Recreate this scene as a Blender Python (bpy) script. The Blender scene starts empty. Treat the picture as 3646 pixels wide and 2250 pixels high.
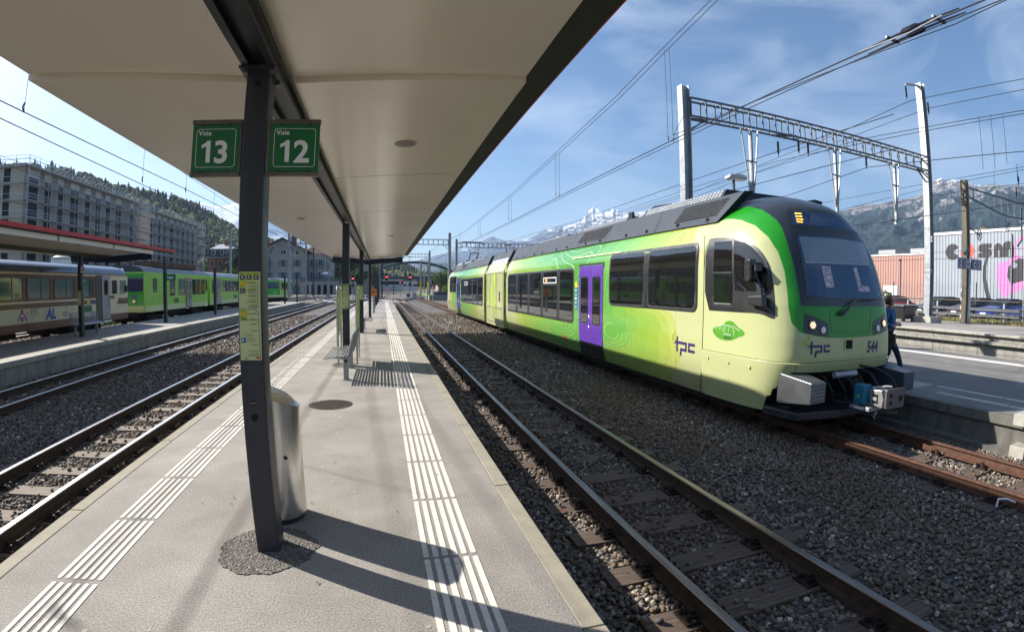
import bpy, bmesh, math, random
import numpy as np
from mathutils import Vector, Matrix
from mathutils.geometry import delaunay_2d_cdt
R = math.radians
random.seed(7)
rng = np.random.default_rng(7)
SC = bpy.context.scene
COL = SC.collection

# ------------------------------------------------------------------ camera (wide stereographic fisheye lens)
cd = bpy.data.cameras.new("camera")
cam = bpy.data.objects.new("camera", cd)
COL.objects.link(cam)
cd.type = 'PANO'
cd.panorama_type = 'FISHEYE_LENS_POLYNOMIAL'
cd.fisheye_fov = R(200)
cd.sensor_width = 36.0
cd.sensor_fit = 'HORIZONTAL'
_f = 1803.72 * 36 / 3646                      # focal length in mm
_r = np.linspace(0.01, 22.5, 200)
_t = 2 * np.arctan(_r / (2 * _f))
_k = np.linalg.lstsq(np.stack([_r, _r ** 2, _r ** 3, _r ** 4], 1), _t, rcond=None)[0]
cd.fisheye_polynomial_k0 = 0.0
cd.fisheye_polynomial_k1 = -float(_k[0])
cd.fisheye_polynomial_k2 = -float(_k[1])
cd.fisheye_polynomial_k3 = -float(_k[2])
cd.fisheye_polynomial_k4 = -float(_k[3])
cd.clip_start = 0.02
cd.clip_end = 30000
_yaw, _pit, _rol = R(14.49976), R(-3.2388), R(0.34487)
_F = Vector((math.sin(_yaw) * math.cos(_pit), math.cos(_yaw) * math.cos(_pit), math.sin(_pit)))
_Rt = Vector((math.cos(_yaw), -math.sin(_yaw), 0))
_Up = _Rt.cross(_F)
_R2 = math.cos(_rol) * _Rt + math.sin(_rol) * _Up
_U2 = -math.sin(_rol) * _Rt + math.cos(_rol) * _Up
cam.matrix_world = Matrix(((_R2.x, _U2.x, -_F.x, 0), (_R2.y, _U2.y, -_F.y, 0), (_R2.z, _U2.z, -_F.z, 1.65), (0, 0, 0, 1)))
SC.camera = cam

# ------------------------------------------------------------------ sky, sun, exposure
SUN_DIR = Vector((-0.80 * math.cos(R(33)), 0.60 * math.cos(R(33)), math.sin(R(33))))
W = bpy.data.worlds.new("World"); SC.world = W; W.use_nodes = True
wn, wl = W.node_tree.nodes, W.node_tree.links
wn.clear()
wo = wn.new('ShaderNodeOutputWorld'); bg = wn.new('ShaderNodeBackground')
sky = wn.new('ShaderNodeTexSky'); sky.sky_type = 'NISHITA'; sky.sun_disc = False
sky.sun_elevation = R(33); sky.sun_rotation = math.atan2(SUN_DIR.x, SUN_DIR.y)
sky.altitude = 400; sky.air_density = 1.05; sky.dust_density = 1.1; sky.ozone_density = 3.6
bg.inputs[1].default_value = 0.070
# thin cirrus
tc = wn.new('ShaderNodeTexCoord'); mp = wn.new('ShaderNodeMapping')
mp.inputs['Rotation'].default_value = (0.0, 0.25, R(35)); mp.inputs['Scale'].default_value = (1.2, 3.6, 6.0)
nz = wn.new('ShaderNodeTexNoise'); nz.inputs['Scale'].default_value = 1.35; nz.inputs['Detail'].default_value = 9; nz.inputs['Roughness'].default_value = 0.56; nz.inputs['Distortion'].default_value = 0.6
cr = wn.new('ShaderNodeValToRGB'); cr.color_ramp.elements[0].position = 0.44; cr.color_ramp.elements[1].position = 0.78
cr.color_ramp.elements[0].color = (0, 0, 0, 1); cr.color_ramp.elements[1].color = (0.42, 0.42, 0.42, 1)
mx = wn.new('ShaderNodeMix'); mx.data_type = 'RGBA'
mx.inputs[7].default_value = (7.2, 8.0, 9.0, 1)
wl.new(tc.outputs['Generated'], mp.inputs[0]); wl.new(mp.outputs[0], nz.inputs['Vector']); wl.new(nz.outputs['Fac'], cr.inputs[0])
hs = wn.new('ShaderNodeHueSaturation'); hs.inputs['Saturation'].default_value = 1.12
wl.new(sky.outputs[0], hs.inputs['Color']); wl.new(cr.outputs[0], mx.inputs[0]); wl.new(hs.outputs[0], mx.inputs[6]); wl.new(mx.outputs[2], bg.inputs[0]); wl.new(bg.outputs[0], wo.inputs[0])
sl = bpy.data.lights.new("sun", 'SUN'); sl.energy = 5.0; sl.angle = R(0.53); sl.color = (1.0, 0.94, 0.85)
so = bpy.data.objects.new("sun", sl); COL.objects.link(so)
so.rotation_euler = SUN_DIR.to_track_quat('Z', 'Y').to_euler()
so.location = (-30, 20, 40)
SC.view_settings.view_transform = 'Standard'; SC.view_settings.look = 'None'
SC.view_settings.exposure = 1.08; SC.view_settings.gamma = 1; SC.view_settings.use_curve_mapping = False
SC.cycles.max_bounces = 7; SC.cycles.diffuse_bounces = 4; SC.cycles.glossy_bounces = 3; SC.cycles.transmission_bounces = 4
SC.cycles.transparent_max_bounces = 6; SC.cycles.volume_bounces = 0
SC.cycles.caustics_reflective = False; SC.cycles.caustics_refractive = False
SC.cycles.use_denoising = True

# ------------------------------------------------------------------ materials
class NT:
    def __init__(s, name):
        s.m = bpy.data.materials.new(name); s.m.use_nodes = True
        s.n = s.m.node_tree.nodes; s.l = s.m.node_tree.links
        s.b = s.n['Principled BSDF']
    def add(s, t, **kw):
        x = s.n.new(t)
        for k, v in kw.items(): setattr(x, k, v)
        return x
    def link(s, a, b): s.l.new(a, b)
    def coord(s, kind='Object'):
        return s.add('ShaderNodeTexCoord').outputs[kind]
    def noise(s, vec, scale, detail=4, rough=0.55, dist=0.0):
        x = s.add('ShaderNodeTexNoise'); x.inputs['Scale'].default_value = scale; x.inputs['Detail'].default_value = detail
        x.inputs['Roughness'].default_value = rough; x.inputs['Distortion'].default_value = dist
        if vec is not None: s.link(vec, x.inputs['Vector'])
        return x.outputs['Fac']
    def mapping(s, vec, scale=(1, 1, 1), rot=(0, 0, 0), loc=(0, 0, 0)):
        x = s.add('ShaderNodeMapping'); x.inputs['Scale'].default_value = scale; x.inputs['Rotation'].default_value = rot; x.inputs['Location'].default_value = loc
        s.link(vec, x.inputs[0]); return x.outputs[0]
    def ramp(s, fac, stops, interp='LINEAR'):
        x = s.add('ShaderNodeValToRGB'); x.color_ramp.interpolation = interp
        e = x.color_ramp.elements
        while len(e) < len(stops): e.new(0.5)
        for i, (p, c) in enumerate(stops):
            e[i].position = p; e[i].color = (*c, 1) if len(c) == 3 else c
        s.link(fac, x.inputs[0]); return x.outputs[0]
    def math(s, op, a, b=None, c=None, clamp=False):
        x = s.add('ShaderNodeMath', operation=op, use_clamp=clamp)
        for i, v in enumerate((a, b, c)):
            if v is None: continue
            if isinstance(v, (int, float)): x.inputs[i].default_value = v
            else: s.link(v, x.inputs[i])
        return x.outputs[0]
    def mix(s, fac, a, b, mode='MIX'):
        x = s.add('ShaderNodeMix', data_type='RGBA', blend_type=mode)
        for i, v in ((0, fac), (6, a), (7, b)):
            if isinstance(v, (int, float)): x.inputs[i].default_value = v
            elif isinstance(v, tuple): x.inputs[i].default_value = (*v, 1) if len(v) == 3 else v
            else: s.link(v, x.inputs[i])
        return x.outputs[2]
    def bump(s, h, strength=0.3, dist=0.01):
        x = s.add('ShaderNodeBump'); x.inputs['Strength'].default_value = strength; x.inputs['Distance'].default_value = dist
        s.link(h, x.inputs['Height']); s.link(x.outputs[0], s.b.inputs['Normal'])
    def set(s, **kw):
        nm = dict(col='Base Color', rough='Roughness', metal='Metallic', spec='Specular IOR Level', coat='Coat Weight', coatr='Coat Roughness', em='Emission Color', ems='Emission Strength', trans='Transmission Weight', ior='IOR', alpha='Alpha')
        for k, v in kw.items():
            i = s.b.inputs[nm[k]]
            if isinstance(v, (int, float)): i.default_value = v
            elif isinstance(v, tuple): i.default_value = (*v, 1)
            else: s.link(v, i)
        return s

def vary(name, col, rough=0.6, metal=0.0, amt=0.25, scale=3.0, bump=0.0, bscale=40, coat=0.0, dirt=None, dscale=1.5, streak=False, spec=0.5):
    """base colour with two octaves of variation, optional dirt colour and bump"""
    t = NT(name); v = t.coord()
    if streak: v2 = t.mapping(v, (scale * 1.6, scale * 1.6, scale * 0.12))
    else: v2 = t.mapping(v, (scale,) * 3)
    n = t.noise(v2, 1.0, 6, 0.6)
    lo = tuple(c * (1 - amt) for c in col); hi = tuple(min(1, c * (1 + amt)) for c in col)
    c = t.ramp(n, [(0.3, lo), (0.7, hi)])
    if dirt:
        d = t.noise(v, dscale, 7, 0.65)
        f = t.ramp(d, [(0.48, (0, 0, 0)), (0.72, (0.75, 0.75, 0.75))])
        c = t.mix(f, c, dirt)
    r = t.ramp(n, [(0.3, (rough * 0.85,) * 3), (0.7, (min(1, rough * 1.15),) * 3)])
    t.set(col=c, rough=r, metal=metal, coat=coat, spec=spec)
    if bump: t.bump(t.noise(v, bscale, 5, 0.6), bump, 0.01)
    return t.m

M = {}
# asphalt: fine aggregate speckle, patches, stains
def asphalt(name, base, light, tone=1.0):
    t = NT(name); v = t.coord()
    fine = t.noise(v, 85, 5, 0.78); mid = t.noise(v, 1.3, 6, 0.6); blot = t.noise(v, 0.32, 4, 0.5)
    c = t.ramp(fine, [(0.33, tuple(x * 0.42 for x in base)), (0.47, base), (0.66, light)])
    c = t.mix(0.55, c, t.ramp(mid, [(0.3, (0.30, 0.29, 0.28)), (0.7, (0.72, 0.71, 0.69))]), 'OVERLAY')
    c = t.mix(t.ramp(blot, [(0.42, (0, 0, 0)), (0.7, (0.34, 0.34, 0.34))]), c, tuple(x * 0.62 for x in base))
    vo = t.add('ShaderNodeTexVoronoi'); vo.inputs['Scale'].default_value = 2.3; t.link(v, vo.inputs['Vector'])
    spot = t.ramp(vo.outputs['Distance'], [(0.0, (1, 1, 1)), (0.035, (1, 1, 1)), (0.05, (0, 0, 0))])
    pick = t.ramp(vo.outputs['Color'], [(0.62, (0, 0, 0)), (0.64, (0.6, 0.6, 0.6))])
    c = t.mix(t.mix(1.0, spot, pick, 'MULTIPLY'), c, tuple(min(1, x * 1.55) for x in light))
    t.set(col=c, rough=0.86, spec=0.4); t.bump(fine, 0.7, 0.006)
    return t.m
M['asphalt'] = asphalt('worn_asphalt', (0.268, 0.249, 0.227), (0.45, 0.424, 0.392))
def coarse():
    t = NT('coarse_asphalt_patch'); v = t.coord(); vo = t.add('ShaderNodeTexVoronoi'); vo.inputs['Scale'].default_value = 75; t.link(v, vo.inputs['Vector'])
    c = t.ramp(vo.outputs['Color'], [(.1, (.09, .08, .072)), (.55, (.21, .19, .17)), (.95, (.36, .33, .30))]); c = t.mix(t.ramp(vo.outputs['Distance'], [(.35, (0, 0, 0)), (.75, (.75, .75, .75))]), c, (.045, .04, .036))
    t.set(col=c, rough=.9); t.bump(t.math('SUBTRACT', 1, vo.outputs['Distance']), 1.0, .014); return t.m
M['patch'] = coarse()
def concrete(name, base, streak=0.6):
    t = NT(name); v = t.coord()
    a = t.noise(v, 6, 8, 0.62); st = t.noise(t.mapping(v, (5, 5, 0.35)), 1.4, 6, 0.6)
    c = t.ramp(a, [(0.3, tuple(x * 0.78 for x in base)), (0.7, tuple(x * 1.15 for x in base))])
    c = t.mix(t.ramp(st, [(0.46, (0, 0, 0)), (0.70, (streak,) * 3)]), c, tuple(x * 0.33 for x in base))
    t.set(col=c, rough=0.9); t.bump(t.noise(v, 60, 5, 0.6), 0.35, 0.006); return t.m
M['concrete'] = concrete('weathered_concrete', (0.30, 0.29, 0.255))
M['concrete_dark'] = concrete('shade_dark_concrete', (0.14, 0.135, 0.12))  # near-black shade of the right platform wall put into the base colour
M['concrete_light'] = concrete('pale_concrete', (0.40, 0.38, 0.33), 0.4)
def kerbmat():
    t = NT('kerb_concrete'); v = t.coord()
    vo = t.add('ShaderNodeTexVoronoi', feature='F1'); vo.inputs['Scale'].default_value = 62; vo.inputs['Randomness'].default_value = 0.12
    t.link(v, vo.inputs['Vector'])
    a = t.noise(v, 5, 7, 0.6)
    c = t.ramp(a, [(0.3, (0.245, 0.22, 0.17)), (0.7, (0.345, 0.31, 0.24))])
    c = t.mix(t.ramp(vo.outputs['Distance'], [(0.16, (0.55, 0.55, 0.55)), (0.34, (0, 0, 0))]), c, (0.16, 0.145, 0.115))
    t.set(col=c, rough=0.85); t.bump(vo.outputs['Distance'], 0.5, 0.004); return t.m
M['kerb'] = kerbmat()
def whitepaint():
    t = NT('worn_white_marking'); v = t.coord()
    a = t.noise(v, 9, 8, 0.7); c = t.ramp(a, [(0.30, (0.42, 0.39, 0.35)), (0.45, (0.66, 0.62, 0.56)), (0.8, (0.76, 0.72, 0.66))])
    t.set(col=c, rough=0.8); t.bump(t.noise(v, 130, 3), 0.25, 0.003); return t.m
M['tactile'] = whitepaint()
def ballastbase(name, a0, a1):
    t = NT(name); v = t.coord()
    vo = t.add('ShaderNodeTexVoronoi'); vo.inputs['Scale'].default_value = 17; t.link(v, vo.inputs['Vector'])
    vo2 = t.add('ShaderNodeTexVoronoi', feature='DISTANCE_TO_EDGE'); vo2.inputs['Scale'].default_value = 17; t.link(v, vo2.inputs['Vector'])
    big = t.noise(v, 0.7, 5, 0.6)
    c = t.ramp(vo.outputs['Color'], [(0.1, a0), (0.6, a1), (0.95, tuple(x * 1.7 for x in a1))])
    c = t.mix(t.ramp(vo2.outputs[0], [(0.0, (0.85, 0.85, 0.85)), (0.14, (0, 0, 0))]), c, tuple(x * 0.25 for x in a0))
    c = t.mix(t.ramp(big, [(0.42, (0, 0, 0)), (0.68, (0.6, 0.6, 0.6))]), c, (0.10, 0.072, 0.048))
    t.set(col=c, rough=0.92); t.bump(vo2.outputs[0], 1.0, 0.05); return t.m
M['ballast'] = ballastbase('ballast_bed', (0.10, 0.095, 0.088), (0.20, 0.185, 0.168))
def stonemat():
    t = NT('crushed_stone'); at = t.add('ShaderNodeAttribute'); at.attribute_name = 'tone'
    v = t.coord(); n = t.noise(v, 55, 4, 0.6)
    c = t.mix(0.6, at.outputs['Color'], t.ramp(n, [(0.25, (0.25, 0.25, 0.25)), (0.75, (0.72, 0.72, 0.72))]), 'OVERLAY')
    t.set(col=c, rough=0.78, spec=0.45); return t.m
M['stone'] = stonemat()
def railside(name, c0, c1):
    t = NT(name); v = t.coord(); n = t.noise(v, 14, 6, 0.65)
    t.set(col=t.ramp(n, [(0.3, c0), (0.7, c1)]), rough=0.72, metal=0.15); t.bump(t.noise(v, 70, 4), 0.3, 0.003); return t.m
M['rail_side'] = railside('brown_rail_web', (0.030, 0.020, 0.013), (0.085, 0.052, 0.030))
M['rust'] = railside('rusty_rail', (0.050, 0.022, 0.014), (0.135, 0.062, 0.036))
t = NT('polished_rail_head'); v = t.coord(); n = t.noise(t.mapping(v, (60, 1.5, 60)), 1, 4)
t.set(col=t.ramp(n, [(0.3, (0.62, 0.61, 0.61)), (0.7, (0.80, 0.79, 0.78))]), rough=0.42, metal=1.0); M['rail_top'] = t.m
t = NT('dull_rail_head'); v = t.coord(); n = t.noise(t.mapping(v, (40, 1.5, 40)), 1, 4)
t.set(col=t.ramp(n, [(0.3, (0.12, 0.10, 0.09)), (0.7, (0.30, 0.27, 0.25))]), rough=0.34, metal=0.9); M['rail_top_dull'] = t.m
def wood(name, c0, c1):
    t = NT(name); v = t.coord(); g = t.noise(t.mapping(v, (1.2, 34, 20)), 1, 7, 0.7); p = t.noise(v, 2.2, 3)
    c = t.ramp(g, [(0.32, tuple(x * 0.35 for x in c0)), (0.45, c0), (0.7, c1)])
    c = t.mix(0.5, c, t.ramp(p, [(0.3, (0.32, 0.3, 0.3)), (0.7, (0.66, 0.66, 0.66))]), 'OVERLAY')
    t.set(col=c, rough=0.85); t.bump(g, 0.7, 0.006); return t.m
M['sleeper'] = wood('old_sleeper_wood', (0.085, 0.060, 0.044), (0.175, 0.128, 0.096))
M['sleeper_new'] = wood('grey_sleeper_wood', (0.16, 0.13, 0.10), (0.30, 0.25, 0.19))
M['iron'] = vary('oily_iron', (0.045, 0.032, 0.024), 0.55, 0.6, 0.5, 25, 0.3)
M['bolt'] = vary('worn_bolt', (0.20, 0.17, 0.14), 0.45, 0.8, 0.4, 30)
M['anthracite'] = vary('anthracite_paint', (0.022, 0.025, 0.032), 0.42, 0.0, 0.2, 4, 0.08, 120)
M['anthracite_dark'] = vary('black_gutter_paint', (0.016, 0.018, 0.016), 0.6, 0.0, 0.3, 4)
def soffit():
    t = NT('cream_metal_soffit'); v = t.coord()
    n = t.noise(v, 0.9, 4, 0.5); d = t.noise(t.mapping(v, (1.5, 14, 4)), 2.0, 6, 0.7)
    c = t.ramp(n, [(0.3, (0.74, 0.675, 0.56)), (0.7, (0.79, 0.72, 0.60))])
    c = t.mix(t.ramp(d, [(0.60, (0, 0, 0)), (0.78, (0.25, 0.25, 0.25))]), c, (0.30, 0.24, 0.17))
    t.set(col=c, rough=0.32, spec=0.5, coat=0.5); t.b.inputs['Coat Roughness'].default_value = 0.16
    t.bump(t.noise(v, 1.1, 2, 0.4), 0.12, 0.03); return t.m
M['soffit'] = soffit()
M['red'] = vary('red_fascia_paint', (0.50, 0.02, 0.025), 0.42, 0, 0.12, 1.5)
M['navy'] = vary('navy_paint', (0.006, 0.016, 0.055), 0.5, 0, 0.15, 2)
M['sign_green'] = vary('sign_green', (0.005, 0.13, 0.035), 0.4, 0, 0.08, 5)
M['white'] = vary('white_lettering', (0.78, 0.78, 0.78), 0.5, 0, 0.04, 6)
M['signframe'] = vary('dull_sign_channel', (0.13, 0.12, 0.10), 0.4, 0.6, 0.25, 12)
M['galv'] = vary('galvanised_steel', (0.36, 0.38, 0.40), 0.46, 0.35, 0.16, 9, dirt=(0.25, 0.26, 0.27), dscale=4)
M['galv_dark'] = vary('dark_lattice_steel', (0.085, 0.10, 0.12), 0.5, 0.4, 0.25, 9)
M['oldsteel'] = vary('weathered_brown_steel', (0.11, 0.10, 0.075), 0.65, 0.25, 0.4, 5, dirt=(0.10, 0.05, 0.025), dscale=3, streak=True)
t = NT('brushed_stainless'); v = t.coord(); n = t.noise(t.mapping(v, (90, 90, 1.2)), 1, 4)
t.set(col=(0.62, 0.61, 0.58), rough=t.ramp(n, [(0.3, (0.25, 0.25, 0.25)), (0.7, (0.29, 0.29, 0.29))]), metal=1.0); M['inox'] = t.m
M['bench'] = vary('grey_bench_paint', (0.30, 0.31, 0.31), 0.42, 0.3, 0.12, 8)
M['black'] = vary('black_rubber', (0.012, 0.012, 0.013), 0.6, 0, 0.2, 8)
M['blackhole'] = vary('dark_opening', (0.004, 0.004, 0.004), 0.9, 0, 0.1, 8)
M['wire'] = vary('overhead_wire', (0.03, 0.033, 0.04), 0.5, 0.5, 0.1, 2)
M['insul'] = vary('brown_insulator', (0.05, 0.018, 0.014), 0.2, 0, 0.2, 9, coat=0.5)
M['insul_b'] = vary('dark_blue_insulator', (0.01, 0.012, 0.03), 0.2, 0, 0.2, 9, coat=0.5)
M['yellow'] = vary('yellow_sign', (0.75, 0.50, 0.01), 0.5, 0, 0.06, 5)
M['orange'] = vary('orange_box_paint', (0.60, 0.17, 0.03), 0.5, 0, 0.08, 5)
M['purple_print'] = vary('purple_print', (0.035, 0.012, 0.11), 0.5, 0, 0.05, 5)
M['purple'] = vary('purple_door_paint', (0.115, 0.045, 0.34), 0.28, 0, 0.06, 2, coat=0.5)
M['lime_print'] = vary('lime_print', (0.36, 0.50, 0.055), 0.45, 0, 0.05, 5)
M['pale_print'] = vary('pale_lime_print', (0.55, 0.60, 0.30), 0.42, 0, 0.05, 5)
M['red_print'] = vary('red_print', (0.55, 0.03, 0.03), 0.5, 0, 0.05, 5)
M['blue_print'] = vary('blue_print', (0.02, 0.10, 0.36), 0.5, 0, 0.05, 5)
M['black_print'] = vary('black_print', (0.02, 0.02, 0.022), 0.6, 0, 0.05, 5)
M['brown_print'] = vary('brown_print', (0.30, 0.10, 0.02), 0.6, 0, 0.05, 5)
def emit(name, col, s):
    t = NT(name); n = t.noise(t.coord(), 30, 2)
    t.set(col=tuple(x * 0.3 for x in col), em=t.ramp(n, [(0.2, tuple(x * 0.9 for x in col)), (0.8, col)]), ems=s, rough=0.4); return t.m
M['em_orange'] = emit('orange_led', (1.0, 0.42, 0.04), 2.2)
M['em_red'] = emit('red_signal_light', (1.0, 0.03, 0.03), 7.0)
def glass(name, col, rough=0.04, coat=0.6):
    t = NT(name); v = t.coord(); n = t.noise(v, 1.3, 3); 
    t.set(col=t.ramp(n, [(0.3, tuple(x * 0.8 for x in col)), (0.7, col)]), rough=rough, coat=coat, spec=0.7); t.b.inputs['Coat Roughness'].default_value = 0.02
    return t.m
M['glass'] = glass('tinted_train_glass', (0.010, 0.011, 0.011))
M['glass_sky_tint'] = glass('sky_tinted_windscreen', (0.003, 0.040, 0.110), 0.03, 0.15)  # blue sky reflection is painted into the base colour
M['glass_green'] = glass('greenish_old_glass', (0.035, 0.115, 0.105), 0.10)
M['glass_bldg'] = glass('building_window_glass', (0.006, 0.010, 0.014), 0.45, 0.0); M['glass_bldg'].node_tree.nodes['Principled BSDF'].inputs['Specular IOR Level'].default_value = 0.25
t = NT('clear_lamp_lens'); t.set(col=(0.8, 0.8, 0.78), rough=0.12, metal=0.7); t.bump(t.noise(t.coord(), 90, 2), 0.8, 0.01); M['lens'] = t.m
t = NT('amber_lamp_lens'); t.set(col=(0.85, 0.62, 0.42), rough=0.15, metal=0.6); t.bump(t.noise(t.coord(), 90, 2), 0.8, 0.01); M['lens_a'] = t.m

# ------------------------------------------------------------------ mesh helpers
class MB:
    def __init__(s): s.v = []; s.f = []; s.mi = []; s.pc = []
    def add(s, vs, fs, mi=0):
        o = len(s.v); s.pc.append((len(s.v), len(s.f))); s.v.extend([tuple(p) for p in vs]); s.f.extend([tuple(i + o for i in f) for f in fs]); s.mi.extend([mi] * len(fs)); return s
    def box(s, x0, x1, y0, y1, z0, z1, mi=0):
        return s.add([(x0, y0, z0), (x1, y0, z0), (x1, y1, z0), (x0, y1, z0), (x0, y0, z1), (x1, y0, z1), (x1, y1, z1), (x0, y1, z1)],
              [(0, 3, 2, 1), (4, 5, 6, 7), (0, 1, 5, 4), (1, 2, 6, 5), (2, 3, 7, 6), (3, 0, 4, 7)], mi)
    def bar(s, a, b, w, h=None, mi=0, up=(0, 0, 1)):
        """rectangular bar from a to b"""
        h = h or w; a = Vector(a); b = Vector(b); d = (b - a).normalized(); u = Vector(up)
        if abs(d.dot(u)) > 0.98: u = Vector((0, 1, 0))
        r = d.cross(u).normalized() * (w / 2); u = r.cross(d).normalized() * (h / 2)
        vs = [a - r - u, a + r - u, a + r + u, a - r + u, b - r - u, b + r - u, b + r + u, b - r + u]
        return s.add(vs, [(0, 1, 2, 3), (7, 6, 5, 4), (0, 4, 5, 1), (1, 5, 6, 2), (2, 6, 7, 3), (3, 7, 4, 0)], mi)
    def tube(s, pts, r, n=8, mi=0, cap=True):
        pts = [Vector(p) for p in pts]; rr = r if hasattr(r, '__len__') else [r] * len(pts)
        vs = []; prev = None
        for i, p in enumerate(pts):
            d = (pts[min(i + 1, len(pts) - 1)] - pts[max(i - 1, 0)]).normalized()
            u = prev if prev is not None else (Vector((0, 0, 1)) if abs(d.z) < 0.9 else Vector((1, 0, 0)))
            u = (u - d * u.dot(d)).normalized(); prev = u; w = d.cross(u)
            for k in range(n):
                a = 2 * math.pi * k / n; vs.append(p + (u * math.cos(a) + w * math.sin(a)) * rr[i])
        fs = [(i * n + k, i * n + (k + 1) % n, (i + 1) * n + (k + 1) % n, (i + 1) * n + k) for i in range(len(pts) - 1) for k in range(n)]
        if cap: fs += [tuple(range(n))[::-1], tuple((len(pts) - 1) * n + k for k in range(n))]
        return s.add(vs, fs, mi)
    def cyl(s, c, r, z0, z1, n=24, mi=0):
        return s.tube([(c[0], c[1], z0), (c[0], c[1], z1)], r, n, mi)
    def prism(s, poly, axis, a, b, mi=0):
        """extrude a 2D polygon along axis x/y/z between a and b"""
        def P(u, v, w): return {'x': (w, u, v), 'y': (u, w, v), 'z': (u, v, w)}[axis]
        n = len(poly); vs = [P(u, v, a) for u, v in poly] + [P(u, v, b) for u, v in poly]
        return s.add(vs, [tuple(range(n))[::-1], tuple(range(n, 2 * n))] + [(i, (i + 1) % n, n + (i + 1) % n, n + i) for i in range(n)], mi)
    def quad(s, a, b, c, d, mi=0): return s.add([a, b, c, d], [(0, 1, 2, 3)], mi)

SPLIT = {'bolt_hole', 'bolt', 'clip', 'lime_field', 'pictogram', 'latch', 'logo_leaf', 'leaf_print', 'vent_panel', 'spoke', 'cross_clamp'}
FINE = {'station_names', 'stop_dot', 'led_text', 'lamp_element', 'emblem_lines', 'pictogram_line'}
CONV = [None]
def origin_of(o):
    v = Vector((0, 0, 0))
    while o is not None: v += o.location; o = o.parent
    return v
def obj(name, mb, mat, parent=None, smooth=False, bevel=0.0, loc=None, fixn=True, kind=None):
    """one mesh object from world-space geometry"""
    if name in SPLIT and kind is None and len(mb.pc) > 1:      # pieces that can be told apart become objects of their own
        pc = mb.pc + [(len(mb.v), len(mb.f))]
        for (va, fa), (vb, fb) in zip(pc[:-1], pc[1:]):
            q = MB(); q.add(mb.v[va:vb], [tuple(i - va for i in f) for f in mb.f[fa:fb]]); o = obj(name, q, mat, parent, smooth, bevel, loc, fixn, 'part_')
        return o
    if kind == 'part_': kind = None
    if name in FINE and kind is None: kind = 'stuff'
    if CONV[0]: mb = CONV[0](mb)
    me = bpy.data.meshes.new(name)
    base = origin_of(parent) if parent is not None else Vector((0, 0, 0))
    o = bpy.data.objects.new(name, me)
    if parent is None and loc is not None: o.location = loc; base = Vector(loc)
    vs = [(p[0] - base.x, p[1] - base.y, p[2] - base.z) for p in mb.v]
    me.from_pydata(vs, [], mb.f)
    for m in (mat if isinstance(mat, (list, tuple)) else [mat]): me.materials.append(m)
    if any(mb.mi): me.polygons.foreach_set('material_index', mb.mi)
    if fixn:
        b = bmesh.new(); b.from_mesh(me); bmesh.ops.recalc_face_normals(b, faces=b.faces); b.to_mesh(me); b.free()
    if smooth:
        me.polygons.foreach_set('use_smooth', [True] * len(me.polygons))
        try: me.set_sharp_from_angle(angle=R(38))
        except Exception: pass
    COL.objects.link(o)
    if parent is not None: o.parent = parent
    if bevel:
        md = o.modifiers.new('bevel', 'BEVEL'); md.width = bevel; md.segments = 2; md.limit_method = 'ANGLE'; md.angle_limit = R(40)
    if kind: o['kind'] = kind
    return o
def tag(o, label=None, cat=None, group=None, kind=None):
    if label: o['label'] = label
    if cat: o['category'] = cat
    if group: o['group'] = group
    if kind: o['kind'] = kind
    return o
def thing(name, label, cat, loc=(0, 0, 0), group=None, kind=None):
    o = bpy.data.objects.new(name, None); o.location = loc; o.empty_display_size = 0.2; COL.objects.link(o)
    return tag(o, label, cat, group, kind)
def structure(name, mb, mat, **kw):
    o = obj(name, mb, mat, **kw); o['kind'] = 'structure'; return o
def dup(root, loc=None, label=None, group=None, parent=None):
    c = root.copy(); COL.objects.link(c)
    if parent is not None: c.parent = parent
    if loc is not None: c.location = loc
    if label: c['label'] = label
    if group: c['group'] = group
    for ch in root.children: dup(ch, parent=c)
    return c
def instance(src, loc, parent):
    c = src.copy(); COL.objects.link(c); c.location = loc; c.parent = parent; return c
def text2d(s, size, bold=0.0, align='LEFT'):
    cu = bpy.data.curves.new('t', 'FONT'); cu.body = s; cu.size = size; cu.offset = bold; cu.align_x = align; cu.resolution_u = 3
    o = bpy.data.objects.new('t', cu); me = bpy.data.meshes.new_from_object(o)
    vs = [(p.co.x, p.co.y) for p in me.vertices]; fs = [tuple(p.vertices) for p in me.polygons]
    bpy.data.objects.remove(o); bpy.data.curves.remove(cu); bpy.data.meshes.remove(me)
    return vs, fs
def num2d(s, size, bold):
    """house-number style digits: the 1 gets a flag, the rest come from the font"""
    V, F_ = [], []; x = 0
    for ch in s:
        if ch == '1':
            a = size; sh = [(.17, 0), (.31, 0), (.31, .71), (.20, .71), (.145, .645), (.02, .575), (.02, .46), (.17, .54)]; o = len(V); V += [(x + u * a * 1.0, v * a) for u, v in sh]; F_.append(tuple(range(o, o + 8))); x += .40 * a
        else:
            vs, fs = text2d(ch, size, bold); m = min(v[0] for v in vs); w = max(v[0] for v in vs) - m; o = len(V); V += [(x + v[0] - m + .05 * size, v[1]) for v in vs]; F_ += [tuple(i + o for i in f) for f in fs]; x += w + .10 * size
    return V, F_
def put2d(mb, shape, fn, mi=0):
    vs, fs = shape; mb.add([fn(u, v) for u, v in vs], fs, mi); return mb
def rrect(x0, x1, y0, y1, r, n=4):
    out = []
    for cx, cy, a0 in ((x1 - r, y0 + r, -90), (x1 - r, y1 - r, 0), (x0 + r, y1 - r, 90), (x0 + r, y0 + r, 180)):
        for k in range(n + 1):
            a = R(a0 + 90 * k / n); out.append((cx + r * math.cos(a), cy + r * math.sin(a)))
    return out
def ring2d(outer, inner):
    n = len(outer); return outer + inner, [(i, (i + 1) % n, n + (i + 1) % n, n + i) for i in range(n)]
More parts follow.
